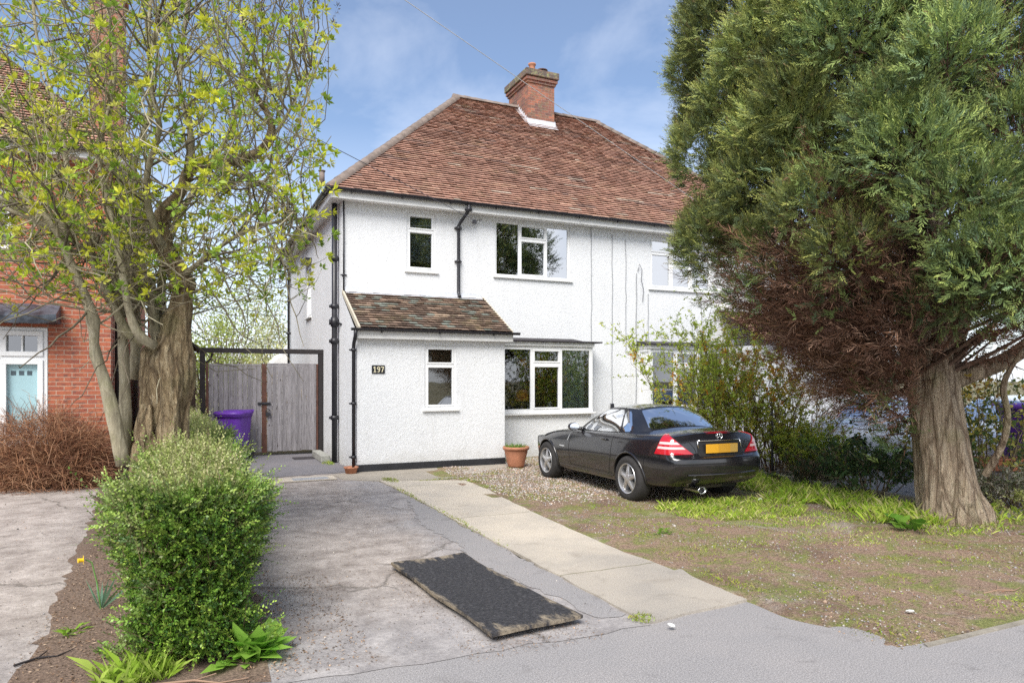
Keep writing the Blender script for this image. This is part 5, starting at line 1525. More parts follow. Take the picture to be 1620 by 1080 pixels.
for z in np.linspace(2.9, 9.4, 11):
    n = int(2 * math.pi * float(Renv(z)) * .62 / 1.0)
    for k in range(n):
        az = 2 * math.pi * (k + rng.random() * .5) / n; da = (az - cam_az + math.pi) % (2 * math.pi) - math.pi
        rj = float(Renv(z)) * rng.uniform(.45, .72)
        P = np.array([CX + math.cos(az) * rj, CY + math.sin(az) * rj, z + rng.uniform(-.25, .25)])
        if P[0] / P[1] > (.80 if z > 4.4 else .88): continue
        clumps.append((P, az, da, P[2], True, rng.uniform(.45, .6)))
gl_, dl = Leaves(), Leaves()
br, dt = Twigs(), Twigs()
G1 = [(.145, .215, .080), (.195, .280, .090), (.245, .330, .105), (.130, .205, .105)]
for (P, az, da, z, vis, rad) in clumps:
    out = np.array([math.cos(az), math.sin(az), 0])
    left = -2.3 < da < -.3
    xpix = 810 + 1095 * P[0] / P[1]
    dead = (left and da < -.45 and z < 3.85 and rng.random() < .90) or (z < 2.55 and rng.random() < .55) or rng.random() < .04
    # bough from the trunk to the clump
    base = np.array([5.3 + .1 * rng.normal(), 8.85 + .1 * rng.normal(), max(1.75, z * .78 - .3 + rng.uniform(-.3, .3))])
    mid = (base + P) / 2 + np.array([0, 0, -.12 - .10 * rng.random()])
    t = np.linspace(0, 1, 9)[:, None]
    pts = (1 - t) ** 2 * base + 2 * t * (1 - t) * mid + t ** 2 * P
    br.many(pts[None], rng.uniform(.022, .05), .008, np.array([[.14, .095, .075]]) * rng.uniform(.8, 1.3), 5)
    if dead:
        n = 50 if vis else 14
        s0 = rng.uniform(.45, 1.0, n)
        B = base + (P - base) * s0[:, None] + rng.normal(size=(n, 3)) * .10
        D = unit(out[None] * 1.0 + rng.normal(size=(n, 3)) * .42 + np.array([0, 0, .05]))
        C_ = curves(B, D, rng.uniform(.35, .8, n), 6, (0, 0, .22), .14)
        TT = pal([(.22, .11, .075), (.16, .08, .06), (.28, .165, .115), (.12, .068, .055)], n, .2)
        dt.many(C_, rng.uniform(.0035, .009, n), .0015, TT)
        k = 70 if vis else 8
        sel = rng.integers(0, n, k)
        dl.fronds(C_[sel, 3], unit(C_[sel, 5] - C_[sel, 3] + rng.normal(size=(k, 3)) * .15), perp(D[sel]), rng.uniform(.2, .5, k), 14, .45, .14, .009, pal([(.23, .11, .075), (.28, .16, .11), (.17, .085, .06)], k, .2), None, .4, .35)
        if rng.random() < .65 and vis:
            k = 70; Q = P + rng.normal(size=(k, 3)) * .18 + out * .15
            gl_.fronds(Q, unit(out + np.array([0, 0, .5]) + rng.normal(size=(k, 3)) * .5), rdir(k), rng.uniform(.14, .26, k), 16, .6, .07, .015, pal(G1, k, .2), None, .5, .3)
        continue
    n = int((560 if vis else 80) * (rad / .55) ** 1.6)
    if z > 7.4: n = int(n * .6)
    # directions over the outward / upward dome of the clump
    U = rdir(n); U = unit(U + out * .75 + np.array([0, 0, .35]))
    q = rng.uniform(.55, 1.05, n) ** .6
    Q = P + U * (rad * q)[:, None] * np.array([1, 1, .85])
    D = unit(U * .8 + np.array([0, 0, .50]) + rng.normal(size=(n, 3)) * .36)
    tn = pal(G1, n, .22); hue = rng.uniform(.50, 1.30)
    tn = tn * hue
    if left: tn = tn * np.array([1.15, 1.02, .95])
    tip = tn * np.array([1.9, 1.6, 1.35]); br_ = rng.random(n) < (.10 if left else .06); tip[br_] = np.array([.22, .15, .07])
    big = 1.0 if vis else 1.7
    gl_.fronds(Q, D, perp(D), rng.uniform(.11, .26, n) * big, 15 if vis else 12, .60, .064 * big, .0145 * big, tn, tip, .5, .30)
    # inner brown twigs of the clump
    k = 16 if vis else 4
    C_ = curves(np.repeat(P[None], k, 0) + rng.normal(size=(k, 3)) * .1 - out * .25, unit(U[:k] + rng.normal(size=(k, 3)) * .3), rng.uniform(.35, .8, k), 5, (0, 0, .1), .15)
    dt.many(C_, rng.uniform(.004, .009, k), .002, pal([(.13, .08, .06), (.16, .10, .07)], k))
# sweeping dead branchlets from the fork out to the lower left, and small dead tufts round the fork
n = 900
az = cam_az - rng.uniform(.1, 1.9, n); z0 = rng.uniform(1.65, 3.5, n)
rs = .3 + rng.random(n) * np.clip((z0 - 1.3) * .95, .1, 1.9)
B = np.stack([5.35 + np.cos(az) * rs, 8.85 + np.sin(az) * rs, z0 - .10 * rs + rng.normal(size=n) * .12], 1)
D = unit(np.stack([np.cos(az), np.sin(az), rng.uniform(-.45, .15, n)], 1) + rng.normal(size=(n, 3)) * .18)
C_ = curves(B, D, rng.uniform(.4, 1.0, n), 8, (0, 0, .22), .12)
DB = [(.28, .155, .10), (.20, .11, .078), (.37, .235, .165), (.14, .085, .065)]
dt.many(C_, rng.uniform(.003, .008, n), .0012, pal(DB, n, .2))
for q in (2, 4, 6):
    k = n * 2; sel = rng.integers(0, n, k)
    dl.fronds(C_[sel, q], unit(unit(C_[sel, q + 1] - C_[sel, q - 1]) + rng.normal(size=(k, 3)) * .28), perp(D[sel]), rng.uniform(.22, .5, k), 12, .42, .15, .0075, pal(DB, k, .25), None, .45, .35, -.06)
n = 1100; az = cam_az + rng.uniform(-1.2, 1.9, n); rs = rng.uniform(.42, 1.9, n); zt = 1.95 + .25 * rs + rng.uniform(-.15, 1.0, n)
P_ = np.stack([5.35 + np.cos(az) * rs, 8.85 + np.sin(az) * rs, zt], 1)
dl.fronds(P_, unit(np.stack([np.cos(az), np.sin(az), rng.uniform(-.6, .5, n)], 1) + rng.normal(size=(n, 3)) * .4), rdir(n), rng.uniform(.12, .34, n), 12, .6, .075, .013, pal([(.17, .085, .058), (.235, .13, .09), (.12, .065, .05), (.30, .19, .14)], n, .2), None, .4, .35)
gl_.build("crown", M['needle'], con); dl.build("dead_foliage", M['twig'], con); br.build("boughs", M['twig'], con); dt.build("dead_twigs", M['twig'], con)

# ================================================================== GNARLED TREE ON THE LEFT
lt = thing("gnarled_tree", "gnarled old pollarded tree with lime green spring leaves rising from the hedge", "tree", (0, 0, 0))
def P3(l): return [tuple(px(*q)) for q in l]
loft_trunk("trunk", P3([(250, 905, 7.0), (252, 800, 7.0), (254, 720, 7.0), (256, 660, 7.0), (257, 600, 7.0), (260, 562, 7.0), (264, 540, 7.0)]), [.27, .235, .19, .175, .19, .185, .11], [(3, .10), (5, .08), (8, .05), (13, .03), (27, .018)], M['bark_old'], lt, 11, 130, 110, .17, 1.8)
loft_trunk("trunk", P3([(272, 880, 6.9), (270, 720, 6.9), (275, 650, 6.88), (278, 600, 6.87), (276, 560, 6.88), (280, 520, 6.9), (288, 480, 6.9), (289, 455, 6.9)]), [.21, .145, .125, .155, .165, .13, .10, .085], [(3, .1), (5, .08), (11, .045), (19, .03)], M['bark_old'], lt, 12, 90, 100, .12, 1.5)
loft_trunk("trunk", P3([(222, 870, 6.85), (226, 740, 6.8), (229, 690, 6.78), (232, 640, 6.8)]), [.14, .105, .09, .05], [(3, .12), (5, .08), (11, .04)], M['bark_old'], lt, 13, 60, 60, .15, 1.5)
LIMBS = [  # (photo x, photo y, depth), base and tip radius
    ([(289, 460, 6.9), (285, 438, 6.9), (268, 408, 6.85), (255, 375, 6.8), (256, 345, 6.75), (285, 305, 6.7), (302, 268, 6.65), (345, 258, 6.6), (392, 250, 6.5), (425, 225, 6.4), (428, 190, 6.3), (405, 150, 6.2)], .125, .022),
    ([(345, 258, 6.6), (372, 275, 6.5), (420, 292, 6.4), (452, 315, 6.3), (470, 330, 6.2)], .035, .010),
    ([(302, 268, 6.65), (300, 200, 6.6), (285, 140, 6.7), (290, 60, 6.8), (300, -30, 6.9)], .045, .012),
    ([(195, 735, 6.7), (182, 670, 6.65), (166, 605, 6.6), (150, 555, 6.55), (147, 505, 6.5), (128, 452, 6.45), (110, 412, 6.4), (92, 370, 6.3), (40, 312, 6.2), (-40, 250, 6.1)], .068, .026),
    ([(200, 720, 6.9), (198, 640, 6.9), (196, 570, 6.9), (190, 490, 6.9), (178, 428, 6.9), (140, 370, 6.9), (112, 320, 6.95), (80, 262, 7.0), (30, 200, 7.0), (-30, 130, 7.0)], .056, .02),
    ([(228, 542, 6.85), (200, 522, 6.75), (178, 480, 6.65), (160, 440, 6.6), (145, 412, 6.55), (120, 385, 6.5), (60, 352, 6.4), (-20, 318, 6.3)], .055, .018),
    ([(245, 548, 6.7), (220, 530, 6.6), (205, 495, 6.55), (196, 445, 6.5), (186, 390, 6.5), (172, 330, 6.5), (160, 270, 6.5), (158, 225, 6.5), (176, 165, 6.5), (182, 90, 6.5), (170, 10, 6.5)], .05, .014),
    ([(212, 600, 7.15), (215, 520, 7.2), (208, 440, 7.25), (200, 350, 7.3), (215, 250, 7.4), (240, 160, 7.5), (235, 60, 7.6), (240, -40, 7.7)], .058, .016),
    ([(255, 535, 7.1), (246, 480, 7.15), (225, 425, 7.2), (190, 395, 7.3), (140, 378, 7.4), (80, 345, 7.5), (10, 320, 7.6), (-60, 280, 7.6)], .062, .022),
    ([(262, 530, 7.1), (255, 470, 7.3), (262, 400, 7.5), (290, 330, 7.7), (335, 260, 7.9), (370, 190, 8.0), (385, 100, 8.1), (380, 20, 8.1)], .055, .014),
    ([(285, 440, 6.9), (310, 420, 6.8), (335, 400, 6.7), (380, 370, 6.5), (420, 355, 6.4), (480, 345, 6.3)], .035, .010),
    ([(268, 408, 6.85), (240, 350, 6.6), (232, 280, 6.4), (252, 200, 6.2), (235, 120, 6.1), (250, 40, 6.0)], .045, .012),
    ([(110, 412, 6.4), (96, 340, 6.5), (105, 260, 6.6), (85, 160, 6.7), (60, 70, 6.8), (50, -20, 6.9)], .035, .012),
    ([(250, 560, 7.0), (246, 520, 6.95), (240, 480, 6.9), (228, 455, 6.9)], .06, .045),
    ([(425, 225, 6.4), (450, 190, 6.3), (470, 150, 6.2), (492, 110, 6.2)], .02, .006),
]
tw, lv, sd = Twigs(), Leaves(), Leaves()
spawn = []
def limb_pts(L, m=26):
    A = np.array([px(*q) for q in L]); s = np.linspace(0, len(A) - 1, m); i = np.minimum(s.astype(int), len(A) - 2); f = (s - i)[:, None]
    A = np.vstack([2 * A[0] - A[1], A, 2 * A[-1] - A[-2]]); a, b, c, d = A[i], A[i + 1], A[i + 2], A[i + 3]
    return .5 * (2 * b + (c - a) * f + (2 * a - 5 * b + 4 * c - d) * f ** 2 + (3 * b - a - 3 * c + d) * f ** 3)
for (L, r0, r1) in LIMBS:
    pts = limb_pts(L); 
    m = MB(); rad = [r0 + (r1 - r0) * (k / 25) ** .8 for k in range(26)]
    rad = [q * (1 + .10 * rng.normal()) for q in rad]
    m.tube([Vector(p) for p in pts], rad, 12); m.build("limb", M['bark_old'] if r0 > .1 else M['bark_smooth'], lt, True)
    n = 26
    for k in range(5, 26):
        if pts[k][2] < 2.2: continue
        spawn.append((pts[k], unit(pts[k] - pts[max(0, k - 2)]), rad[k]))
    for _ in range(3): spawn.append((pts[-1], unit(pts[-1] - pts[-3]), rad[-1]))
# second and third order branches
sp = [s for k_, s in enumerate(spawn) for _ in range(2 if k_ % 3 else 1)]
B = np.array([s[0] for s in sp]); D0 = np.array([s[1] for s in sp])
ctr = np.array([-3.6, 7.0, 4.2])
n = len(B)
D = unit(D0 * .45 + rdir(n, .12) * 1.0 + unit(B - ctr) * .45)
L2 = rng.uniform(.7, 1.5, n)
C2 = curves(B, D, L2, 9, (0, 0, .18), .24)
def inframe(Pt):
    x = 810 + 1095 * Pt[..., 0] / Pt[..., 1]; return x
xe = inframe(C2[:, -1]); ok = (xe < 525) & (C2[:, -1, 1] > 4.6)
C2 = C2[ok]; n = len(C2)
BT = [(.33, .29, .20), (.25, .215, .15), (.42, .38, .27), (.16, .135, .10)]
tw.many(C2, rng.uniform(.006, .013, n), .003, pal(BT, n), 5)
k3 = 4
idx = np.repeat(np.arange(n), k3); tt = rng.integers(2, 9, len(idx))
B3 = C2[idx, tt]; D3 = unit(unit(C2[idx, np.minimum(tt + 1, 8)] - C2[idx, tt - 1]) * .6 + rdir(len(idx), .2) * .95)
C3 = curves(B3, D3, rng.uniform(.25, .75, len(idx)), 6, (0, 0, .25), .16)
xe = inframe(C3[:, -1]); ok = (xe < 528) & (C3[:, -1, 1] > 4.4) & (C3[:, -1, 2] > 2.5); C3 = C3[ok]; n3 = len(C3)
tw.many(C3, rng.uniform(.003, .006, n3), .0018, pal(BT, n3), 4)
tw.build("twigs", M['twig'], lt)
LG = [(.52, .60, .05), (.64, .66, .06), (.42, .54, .06), (.68, .68, .13), (.28, .42, .06)]
def clusters(Pt, Dt, nl, size, cols):
    k = len(Pt)
    P_ = np.repeat(Pt, nl, 0); A_ = np.repeat(Dt, nl, 0)
    U = unit(A_ * .7 + rdir(k * nl, .2) * 1.0)
    Nn = unit(np.cross(U, perp(U)) + np.array([0, 0, .8]))
    T_ = np.repeat(pal(cols, k, .15), nl, 0) * rng.uniform(.8, 1.2, size=(k * nl, 1))
    l_ = size * rng.uniform(.6, 1.25, k * nl)
    lv.kites(P_ + U * .012, U, Nn, l_, l_ * .42, T_, .16)
sel = rng.random(n3) < .92
E3 = C3[sel]; clusters(E3[:, -1], unit(E3[:, -1] - E3[:, -2]), 15, .057, LG)
sel = rng.random(n3) < .9
E3 = C3[sel]; clusters(E3[:, 3], unit(E3[:, 4] - E3[:, 2]), 9, .050, LG)
lv.build("foliage", M['leaf'], lt)
# dry seed heads on the outermost twigs
xe = inframe(C3[:, -1]); sel = (rng.random(n3) < np.where((xe > 380) & (C3[:, -1, 2] > 4.2), .22, .05))
E3 = C3[sel]; k = len(E3)
P_ = np.repeat(E3[:, -1], 26, 0); A_ = np.repeat(unit(E3[:, -1] - E3[:, -2]) * .5 + np.array([0, 0, .9]), 26, 0); h = rng.uniform(0, .16, (k * 26, 1))
U = unit(A_ * .6 + rdir(k * 26))
sd.kites(P_ + unit(A_) * h + U * .012 * 1, U, rdir(k * 26), .022 + .012 * rng.random(k * 26), np.full(k * 26, .008), pal([(.07, .045, .035), (.12, .085, .065)], k * 26))
sd.build("seed_heads", M['twig'], lt)
# ================================================================== HEDGE
M['straw'] = make_foliage("dry_straw", .85, .1, .1, 6, .3)
def to_world(ab):
    ab = np.asarray(ab, float)
    c = np.array([[AX.x, AX.y, 0], [BX.x, BX.y, 0], [0, 0, 1]])
    return ab @ c + np.array([C0.x, C0.y, 0])
def vec_world(v):
    return np.asarray(v) @ np.array([[AX.x, AX.y, 0], [BX.x, BX.y, 0], [0, 0, 1]])
hedge = thing("hedge", "clipped small-leaved green hedge running back from the pavement between the two drives", "hedge", tuple(W(-2.85, -9.6)))
hl_ = Leaves(); ht = Twigs()
def hprof(a, b):
    """height of the top"""
    return 1.08 + .05 * np.sin(b * 1.3) + .04 * np.sin(a * 5 + b * 2)
A0, A1, B0, B1 = -3.12, -2.44, -9.80, 1.9
def hedge_side(n, face, blo, bhi):
    u = rng.random(n); w = rng.random(n)
    b = blo + (bhi - blo) * u
    if face == 'front':
        a = A0 + (A1 - A0) * u; z = .06 + 1.0 * w
        bul = .09 * np.sin(a * 6 + z * 3) + .07 * np.sin(z * 7 + a * 3)
        edge = np.minimum(np.abs(a - A0), np.abs(a - A1)); rd = np.clip((.22 - edge) / .22, 0, 1) ** 2 * .18
        Pp = np.stack([A0 + (A1 - A0) * u + (a - (A0 + A1) / 2) * .0 - np.sign(a - (A0 + A1) / 2) * (1 - z / 1.1) * .03, B0 + bul * .8 + rd + .10 * np.clip(z - .85, 0, 1), z], 1); Nn = np.tile([0, -1.0, 0], (n, 1))
    elif face in ('left', 'right'):
        s = -1 if face == 'left' else 1
        z = .06 + 1.0 * w
        bul = .08 * np.sin(b * 5 + z * 4) + .07 * np.sin(z * 6 + b * 2.4)
        a0 = A0 if s < 0 else A1
        Pp = np.stack([np.full(n, a0) + s * bul - s * (1 - z / 1.1) * .02, b, z], 1); Nn = np.tile([s * 1.0, 0, 0], (n, 1))
    else:
        a = A0 + .02 + (A1 - A0 - .04) * w
        edge = np.minimum(np.minimum(np.abs(a - A0), np.abs(a - A1)), np.abs(b - B0) + 0); rd = np.clip((.25 - edge) / .25, 0, 1) ** 2 * .16
        Pp = np.stack([a, b, hprof(a, b) - rd - .05], 1); Nn = np.tile([0, 0, 1.0], (n, 1))
    return Pp, Nn
HG = [(.10, .21, .026), (.16, .30, .038), (.26, .39, .06), (.055, .125, .03)]
HT = [(.36, .40, .12), (.46, .46, .19), (.52, .47, .25), (.30, .38, .09)]
for (face, n, blo, bhi, sc) in (('front', 3900, 0, 0, 1), ('right', 3000, B0, -7.6, 1), ('right', 1500, -7.6, -3, 1.4), ('right', 900, -3, B1, 1.9), ('left', 1700, B0, -7.6, 1.1), ('left', 700, -7.6, -3.5, 1.6),
                                ('top', 2100, B0, -8.2, 1), ('top', 1900, -8.2, -4.5, 1.25), ('top', 1500, -4.5, B1, 1.8)):
    P_, N_ = hedge_side(n, face, blo, bhi)
    if face == 'top' or face == 'right' or face == 'left':                     # room for the old trunk
        k_ = ~((np.abs(P_[:, 1] + 6.5) < .45) & (P_[:, 0] < -2.72)); P_, N_ = P_[k_], N_[k_]; n = len(P_)
    far = np.clip((P_[:, 1] + 4.0) / 5.0, 0, 1); P_[:, 0] = P_[:, 0] - (P_[:, 0] + 3.0) * far * .5; P_[:, 2] *= 1 - .14 * far
    P_ = P_ - N_ * rng.uniform(-.02, .16, (n, 1))
    upv = .55 if face != 'top' else .8
    D_ = unit(N_ * .7 + np.array([0, 0, upv]) + rng.normal(size=(n, 3)) * .45)
    L_ = rng.uniform(.07, .17, n) * (1.15 if face == 'top' else 1.0); lng = rng.random(n) < .035; L_[lng] *= 2.0
    hi = np.clip((P_[:, 2:3] - .85) / .35, 0, 1)
    T_ = pal(HG, n, .2); T_ = T_ * rng.uniform(.75, 1.25, (n, 1)) * (1.0)
    tt_ = pal(HT, n, .15) if face == 'top' else T_ * np.array([1.35, 1.3, 1.3]) * (1 - hi) + pal(HT, n, .15) * hi
    if face == 'top': T_ = T_ * .5 + pal(HT, n) * .5
    if face == 'left': T_ = T_ * .75 + pal(HT, n) * .25
    hl_.fronds(to_world(P_), vec_world(D_), rdir(n), L_ * sc ** .6, 14, .95, .0265 * sc ** .7, .0165 * sc ** .7, T_, tt_, .35, .45, 0, .05, .12)
    k_ = rng.random(n) < .5; pw_ = to_world(P_[k_]); dw_ = vec_world(D_[k_])
    cv = pw_[:, None, :] + dw_[:, None, :] * (L_[k_] * sc ** .6)[:, None, None] * np.linspace(-.8, .95, 4)[None, :, None]
    ht.many(cv, .0022 * sc, .001, pal([(.16, .11, .07), (.12, .09, .05)], k_.sum()))
# inner branch work
n = 700
P_ = np.stack([rng.uniform(A0 + .2, A1 - .2, n), B0 + .2 + (B1 - B0 - .3) * rng.random(n) ** 1.8, np.full(n, .0)], 1)
cv = curves(to_world(P_), unit(rdir(n) * .25 + np.array([0, 0, 1.2])), rng.uniform(.5, .85, n), 6, (0, 0, .05), .10)
ht.many(cv, .009, .003, pal([(.15, .11, .075), (.09, .065, .045)], n), 4)
# a few long side shoots hang out over the drive
P_ = np.stack([np.full(26, A1 - .02), rng.uniform(-9.7, -6.6, 26), rng.uniform(.3, .95, 26)], 1)
D_ = unit(np.stack([np.full(26, 1.0), rng.uniform(-.4, .3, 26), rng.uniform(-.1, .5, 26)], 1))
hl_.fronds(to_world(P_), vec_world(D_), np.tile([0, 0, 1.0], (26, 1)) + .3 * rng.normal(size=(26, 3)), rng.uniform(.18, .34, 26), 22, .95, .026, .016, pal(HG, 26), pal(HT, 26), .3, .35, .25, .05)
hl_.build("foliage", M['hedge'], None).parent = None
fo = bpy.data.objects["foliage.001"] if "foliage.001" in bpy.data.objects else None
hf = [o for o in COL.objects if o.type == 'MESH' and o.name.startswith("foliage") and o.parent is None][0]
hs = ht.build("stems", M['twig'])
hc = MB(); hc.prism([(A0 + .17, B0 + .20), (A1 - .17, B0 + .20), (A1 - .17, -4.0), (A1 - .42, B1 - .1), (A0 + .3, B1 - .1), (A0 + .17, -4.0)], 'z', .10, .86)
core = hc.build("light_block_core", simple("dark_core_fill", (.030, .028, .015), .95, .5, 30, .9, 40), None, True)  # solid dark core added inside the leaves to block light and sight
core.location = W(0, 0); core.rotation_euler = (0, 0, YAW)
inv = Matrix.Translation(-Vector(hedge.location))
for o in (hf, hs, core):
    o.parent = hedge; o.matrix_parent_inverse = inv

# ================================================================== SHRUBS
def shrub(name, label, base, h, spread, nst, cols, leaf, nl, stemcol, cat="shrub", group=None, arch=.15, twr=.010, order2=4, leaf_w=.5, top=0.0, cols2=None, z2=9, rep=6):
    t = thing(name, label, cat, base, 0, group)
    tw_, lv_ = Twigs(), Leaves()
    B_ = np.zeros((nst, 3)); B_[:, :2] = rng.normal(size=(nst, 2)) * spread * .22
    D_ = unit(np.concatenate([B_[:, :2] / spread * 1.1 + rng.normal(size=(nst, 2)) * spread / h * .5, np.ones((nst, 1))], 1))
    C1 = curves(B_, D_, h * rng.uniform(.6, 1.0, nst), 10, (0, 0, -arch), .14)
    tw_.many(C1, twr, .003, pal(stemcol, nst), 4)
    i_ = np.repeat(np.arange(nst), order2); k_ = rng.integers(3, 10, len(i_))
    Pb = C1[i_, k_]; Db = unit(unit(C1[i_, k_] - C1[i_, k_ - 1]) + rdir(len(i_), .2) * .9)
    C2_ = curves(Pb, Db, rng.uniform(.15, .45, len(i_)) * min(1.5, h / 1.6), 6, (0, 0, .05), .15)
    tw_.many(C2_, .004, .0015, pal(stemcol, len(i_)), 3)
    sel = np.repeat(np.arange(len(i_)), rep); kk = rng.integers(1, 6, len(sel))
    Pp = C2_[sel, kk]; zz = Pp[:, 2]
    keep = zz > top; Pp = Pp[keep]; n_ = len(Pp)
    T_ = pal(cols, n_, .2)
    if cols2 is not None:
        hi_ = rng.random(n_) < np.clip((Pp[:, 2] - z2) / .5, 0, .9); T_[hi_] = pal(cols2, hi_.sum(), .2)
    for q in range(nl):
        U = unit(rdir(n_, .25)); lv_.kites(Pp + U * .006, U, rdir(n_, .8), leaf * rng.uniform(.6, 1.3, n_), leaf * leaf_w * rng.uniform(.8, 1.2, n_), T_ * rng.uniform(.85, 1.15, (n_, 1)))
    lv_.build("foliage", M['leaf'], t); tw_.build("stems", M['twig'], t)
    return t
ST1 = [(.20, .15, .09), (.15, .11, .07), (.27, .22, .14)]
LIME = [(.52, .62, .08), (.42, .56, .08), (.62, .66, .13)]
shrub("tall_shrub", "tall airy shrub of small lime green leaves behind the black car", (3.95, 13.7, 0), 3.6, .85, 38, LIME, .056, 4, ST1, arch=.06, order2=15, rep=7)
shrub("tall_shrub", "thinner lime green shrub growing beside the orange leaved shrub", (4.45, 13.5, 0), 2.7, .8, 24, LIME + [(.60, .44, .06)], .056, 4, ST1, arch=.1, order2=9, rep=6)
shrub("orange_shrub", "leggy shrub with orange and yellow young leaves at its top by the stake", (4.95, 13.2, 0), 2.75, 1.05, 40, [(.56, .50, .08), (.44, .48, .08)], .062, 4, [(.17, .10, .07), (.23, .15, .10)], arch=.12, order2=8, top=.5, cols2=[(.85, .48, .06), (.90, .64, .12), (.80, .34, .06), (.70, .66, .12)], z2=1.25, rep=6)
shrub("orange_shrub", "lower twiggy orange leaved shrub under the dead conifer branches", (5.75, 13.5, 0), 2.2, .8, 18, [(.48, .38, .08), (.6, .35, .08)], .05, 2, [(.17, .10, .07), (.23, .15, .10)], order2=7, top=.5, rep=4)
shrub("low_bush", "dense yellow green bush close beside the black stake", (5.35, 12.5, 0), 1.15, .8, 50, [(.50, .58, .07), (.40, .50, .06), (.60, .60, .11), (.26, .36, .06)], .05, 4, ST1, arch=.2, order2=9, rep=6)
shrub("dark_bush", "dark glossy evergreen bush growing against the conifer trunk", (5.25, 10.35, 0), 1.1, .75, 30, [(.055, .10, .035), (.08, .15, .045), (.14, .20, .07)], .075, 2, ST1, arch=.2, order2=8, cols2=[(.30, .30, .07), (.12, .17, .06)], z2=.75, rep=5)
shrub("dark_bush", "small dark leafy bush behind the low edging by the dry grass", (4.85, 11.3, 0), .75, .55, 20, [(.05, .085, .03), (.08, .12, .04), (.20, .13, .07)], .06, 2, ST1, arch=.2, order2=7, rep=4)
shrub("spotted_laurel", "tall yellow spotted laurel bush beyond the conifer trunk", (6.75, 9.95, 0), 2.3, .75, 34, [(.08, .14, .04), (.14, .21, .06), (.40, .40, .10), (.60, .52, .12)], .085, 2, ST1, arch=.15, order2=8, cols2=[(.66, .50, .10), (.55, .30, .08), (.12, .18, .05)], z2=1.3, rep=5)
shrub("pale_bush", "low grey green bush in front of the timber sleeper wall", (6.9, 9.5, 0), .75, .75, 36, [(.42, .42, .33), (.30, .33, .18), (.16, .19, .10), (.55, .50, .42)], .04, 3, ST1, arch=.2, order2=8, rep=5)
shrub("pale_bush", "low light green feathery bush beside the conifer roots", (6.75, 8.75, 0), .5, .55, 26, [(.40, .46, .12), (.50, .52, .22)], .035, 3, ST1, arch=.25, order2=7, rep=5)

# brown leafless bush in front of the brick house
bb = thing("brown_bush", "tangled leafless red brown bush under the window of the brick house", "bush", (-7.65, 11.25, 0))
bt = Twigs(); n = 5200
az_ = rng.uniform(0, 6.283, n); rr_ = np.sqrt(rng.random(n))
P_ = np.stack([np.cos(az_) * rr_ * .95, np.sin(az_) * rr_ * .55, rng.uniform(.0, 1.0, n) * (1.15 - .35 * rr_ ** 2)], 1)
D_ = unit(P_ * np.array([.8, .8, .35]) + rdir(n, .35) * .8)
cv = curves(P_, D_, rng.uniform(.25, .60, n), 6, (0, 0, -.22), .35)
cv[..., 2] = np.maximum(cv[..., 2], .02)
bt.many(cv, .0042, .0022, pal([(.42, .22, .12), (.32, .15, .09), (.52, .31, .19), (.22, .11, .07)], n, .2))
bt.build("twigs", M['twig'], bb)
bt = Twigs(); n = 60; P_ = np.zeros((n, 3)); P_[:, 0] = rng.normal(size=n) * .35; P_[:, 1] = rng.normal(size=n) * .25
bt.many(curves(P_, rdir(n, 1.5), rng.uniform(.6, 1.1, n), 7, (0, 0, -.1), .2), .010, .004, pal([(.2, .11, .07)], n), 4); bt.build("stems", M['twig'], bb)

# planting and trees behind the gate
def far_tree(label, x, y, h, w, cols, n, leaf, trunk=True, name="garden_tree", cat="tree", bare=.0, grp="garden trees behind the gate"):
    t = thing(name, label, cat, (x, y, 0), 0, grp)
    lv_, tw_ = Leaves(), Twigs()
    C_ = []
    m = max(5, int(n / 90))
    cen = np.stack([rng.normal(size=m) * w * .34, rng.normal(size=m) * w * .3, h * (.25 + .68 * rng.random(m))], 1)
    i_ = rng.integers(0, m, n); Pp = cen[i_] + rdir(n) * (w * .20 * rng.random((n, 1)) ** .5)
    Pp[:, 2] = np.clip(Pp[:, 2], .05, h)
    hue = rng.uniform(.75, 1.25, (m, 1))
    lv_.kites(Pp, rdir(n, .2), rdir(n, .5), leaf * rng.uniform(.6, 1.3, n), leaf * .55 * np.ones(n), pal(cols, n, .2) * hue[i_], .15)
    lv_.build("crown", M['leaf'], t)
    st = np.zeros((m, 3)); cv = np.linspace(0, 1, 7)[None, :, None] * cen[:, None, :]; cv[..., :2] *= np.linspace(.2, 1, 7)[None, :, None]; cv = cv + np.cumsum(rng.normal(size=cv.shape) * .03 * w / 2, axis=1)
    tw_.many(cv, .03 + .01 * h / 4, .008, pal([(.17, .13, .095)], m), 5); tw_.build("trunk", M['twig'], t)
    return t
far_tree("yellow green hedge bush seen above the gate by the brick outhouse", -10.6, 24, 3.9, 2.6, [(.44, .50, .11), (.34, .42, .10)], 3600, .11)
far_tree("pale blossoming shrub seen over the middle of the gate", -8.8, 26, 4.0, 2.8, [(.62, .60, .44), (.48, .50, .22), (.40, .44, .15)], 3600, .10)
far_tree("olive garden bush seen above the gate near the white lean-to", -7.6, 23.5, 3.4, 2.4, [(.40, .42, .15), (.52, .50, .26)], 3000, .10)
far_tree("low golden yellow forsythia just showing above the gate", -5.95, 17.6, 2.25, 1.0, [(.75, .46, .03), (.68, .52, .05)], 700, .07, name="forsythia", cat="shrub")
far_tree("sparse young tree with few leaves standing beyond the gate", -9.9, 27, 6.0, 2.8, [(.38, .40, .14), (.50, .48, .30)], 420, .12)
far_tree("broad hazy green tree at the end of the garden", -13.6, 33, 6.4, 4.5, [(.44, .48, .18), (.36, .41, .15)], 4000, .15)
far_tree("round light green tree behind the white lean-to", -8.4, 34, 5.6, 4.0, [(.46, .48, .22), (.54, .52, .28)], 3600, .15)

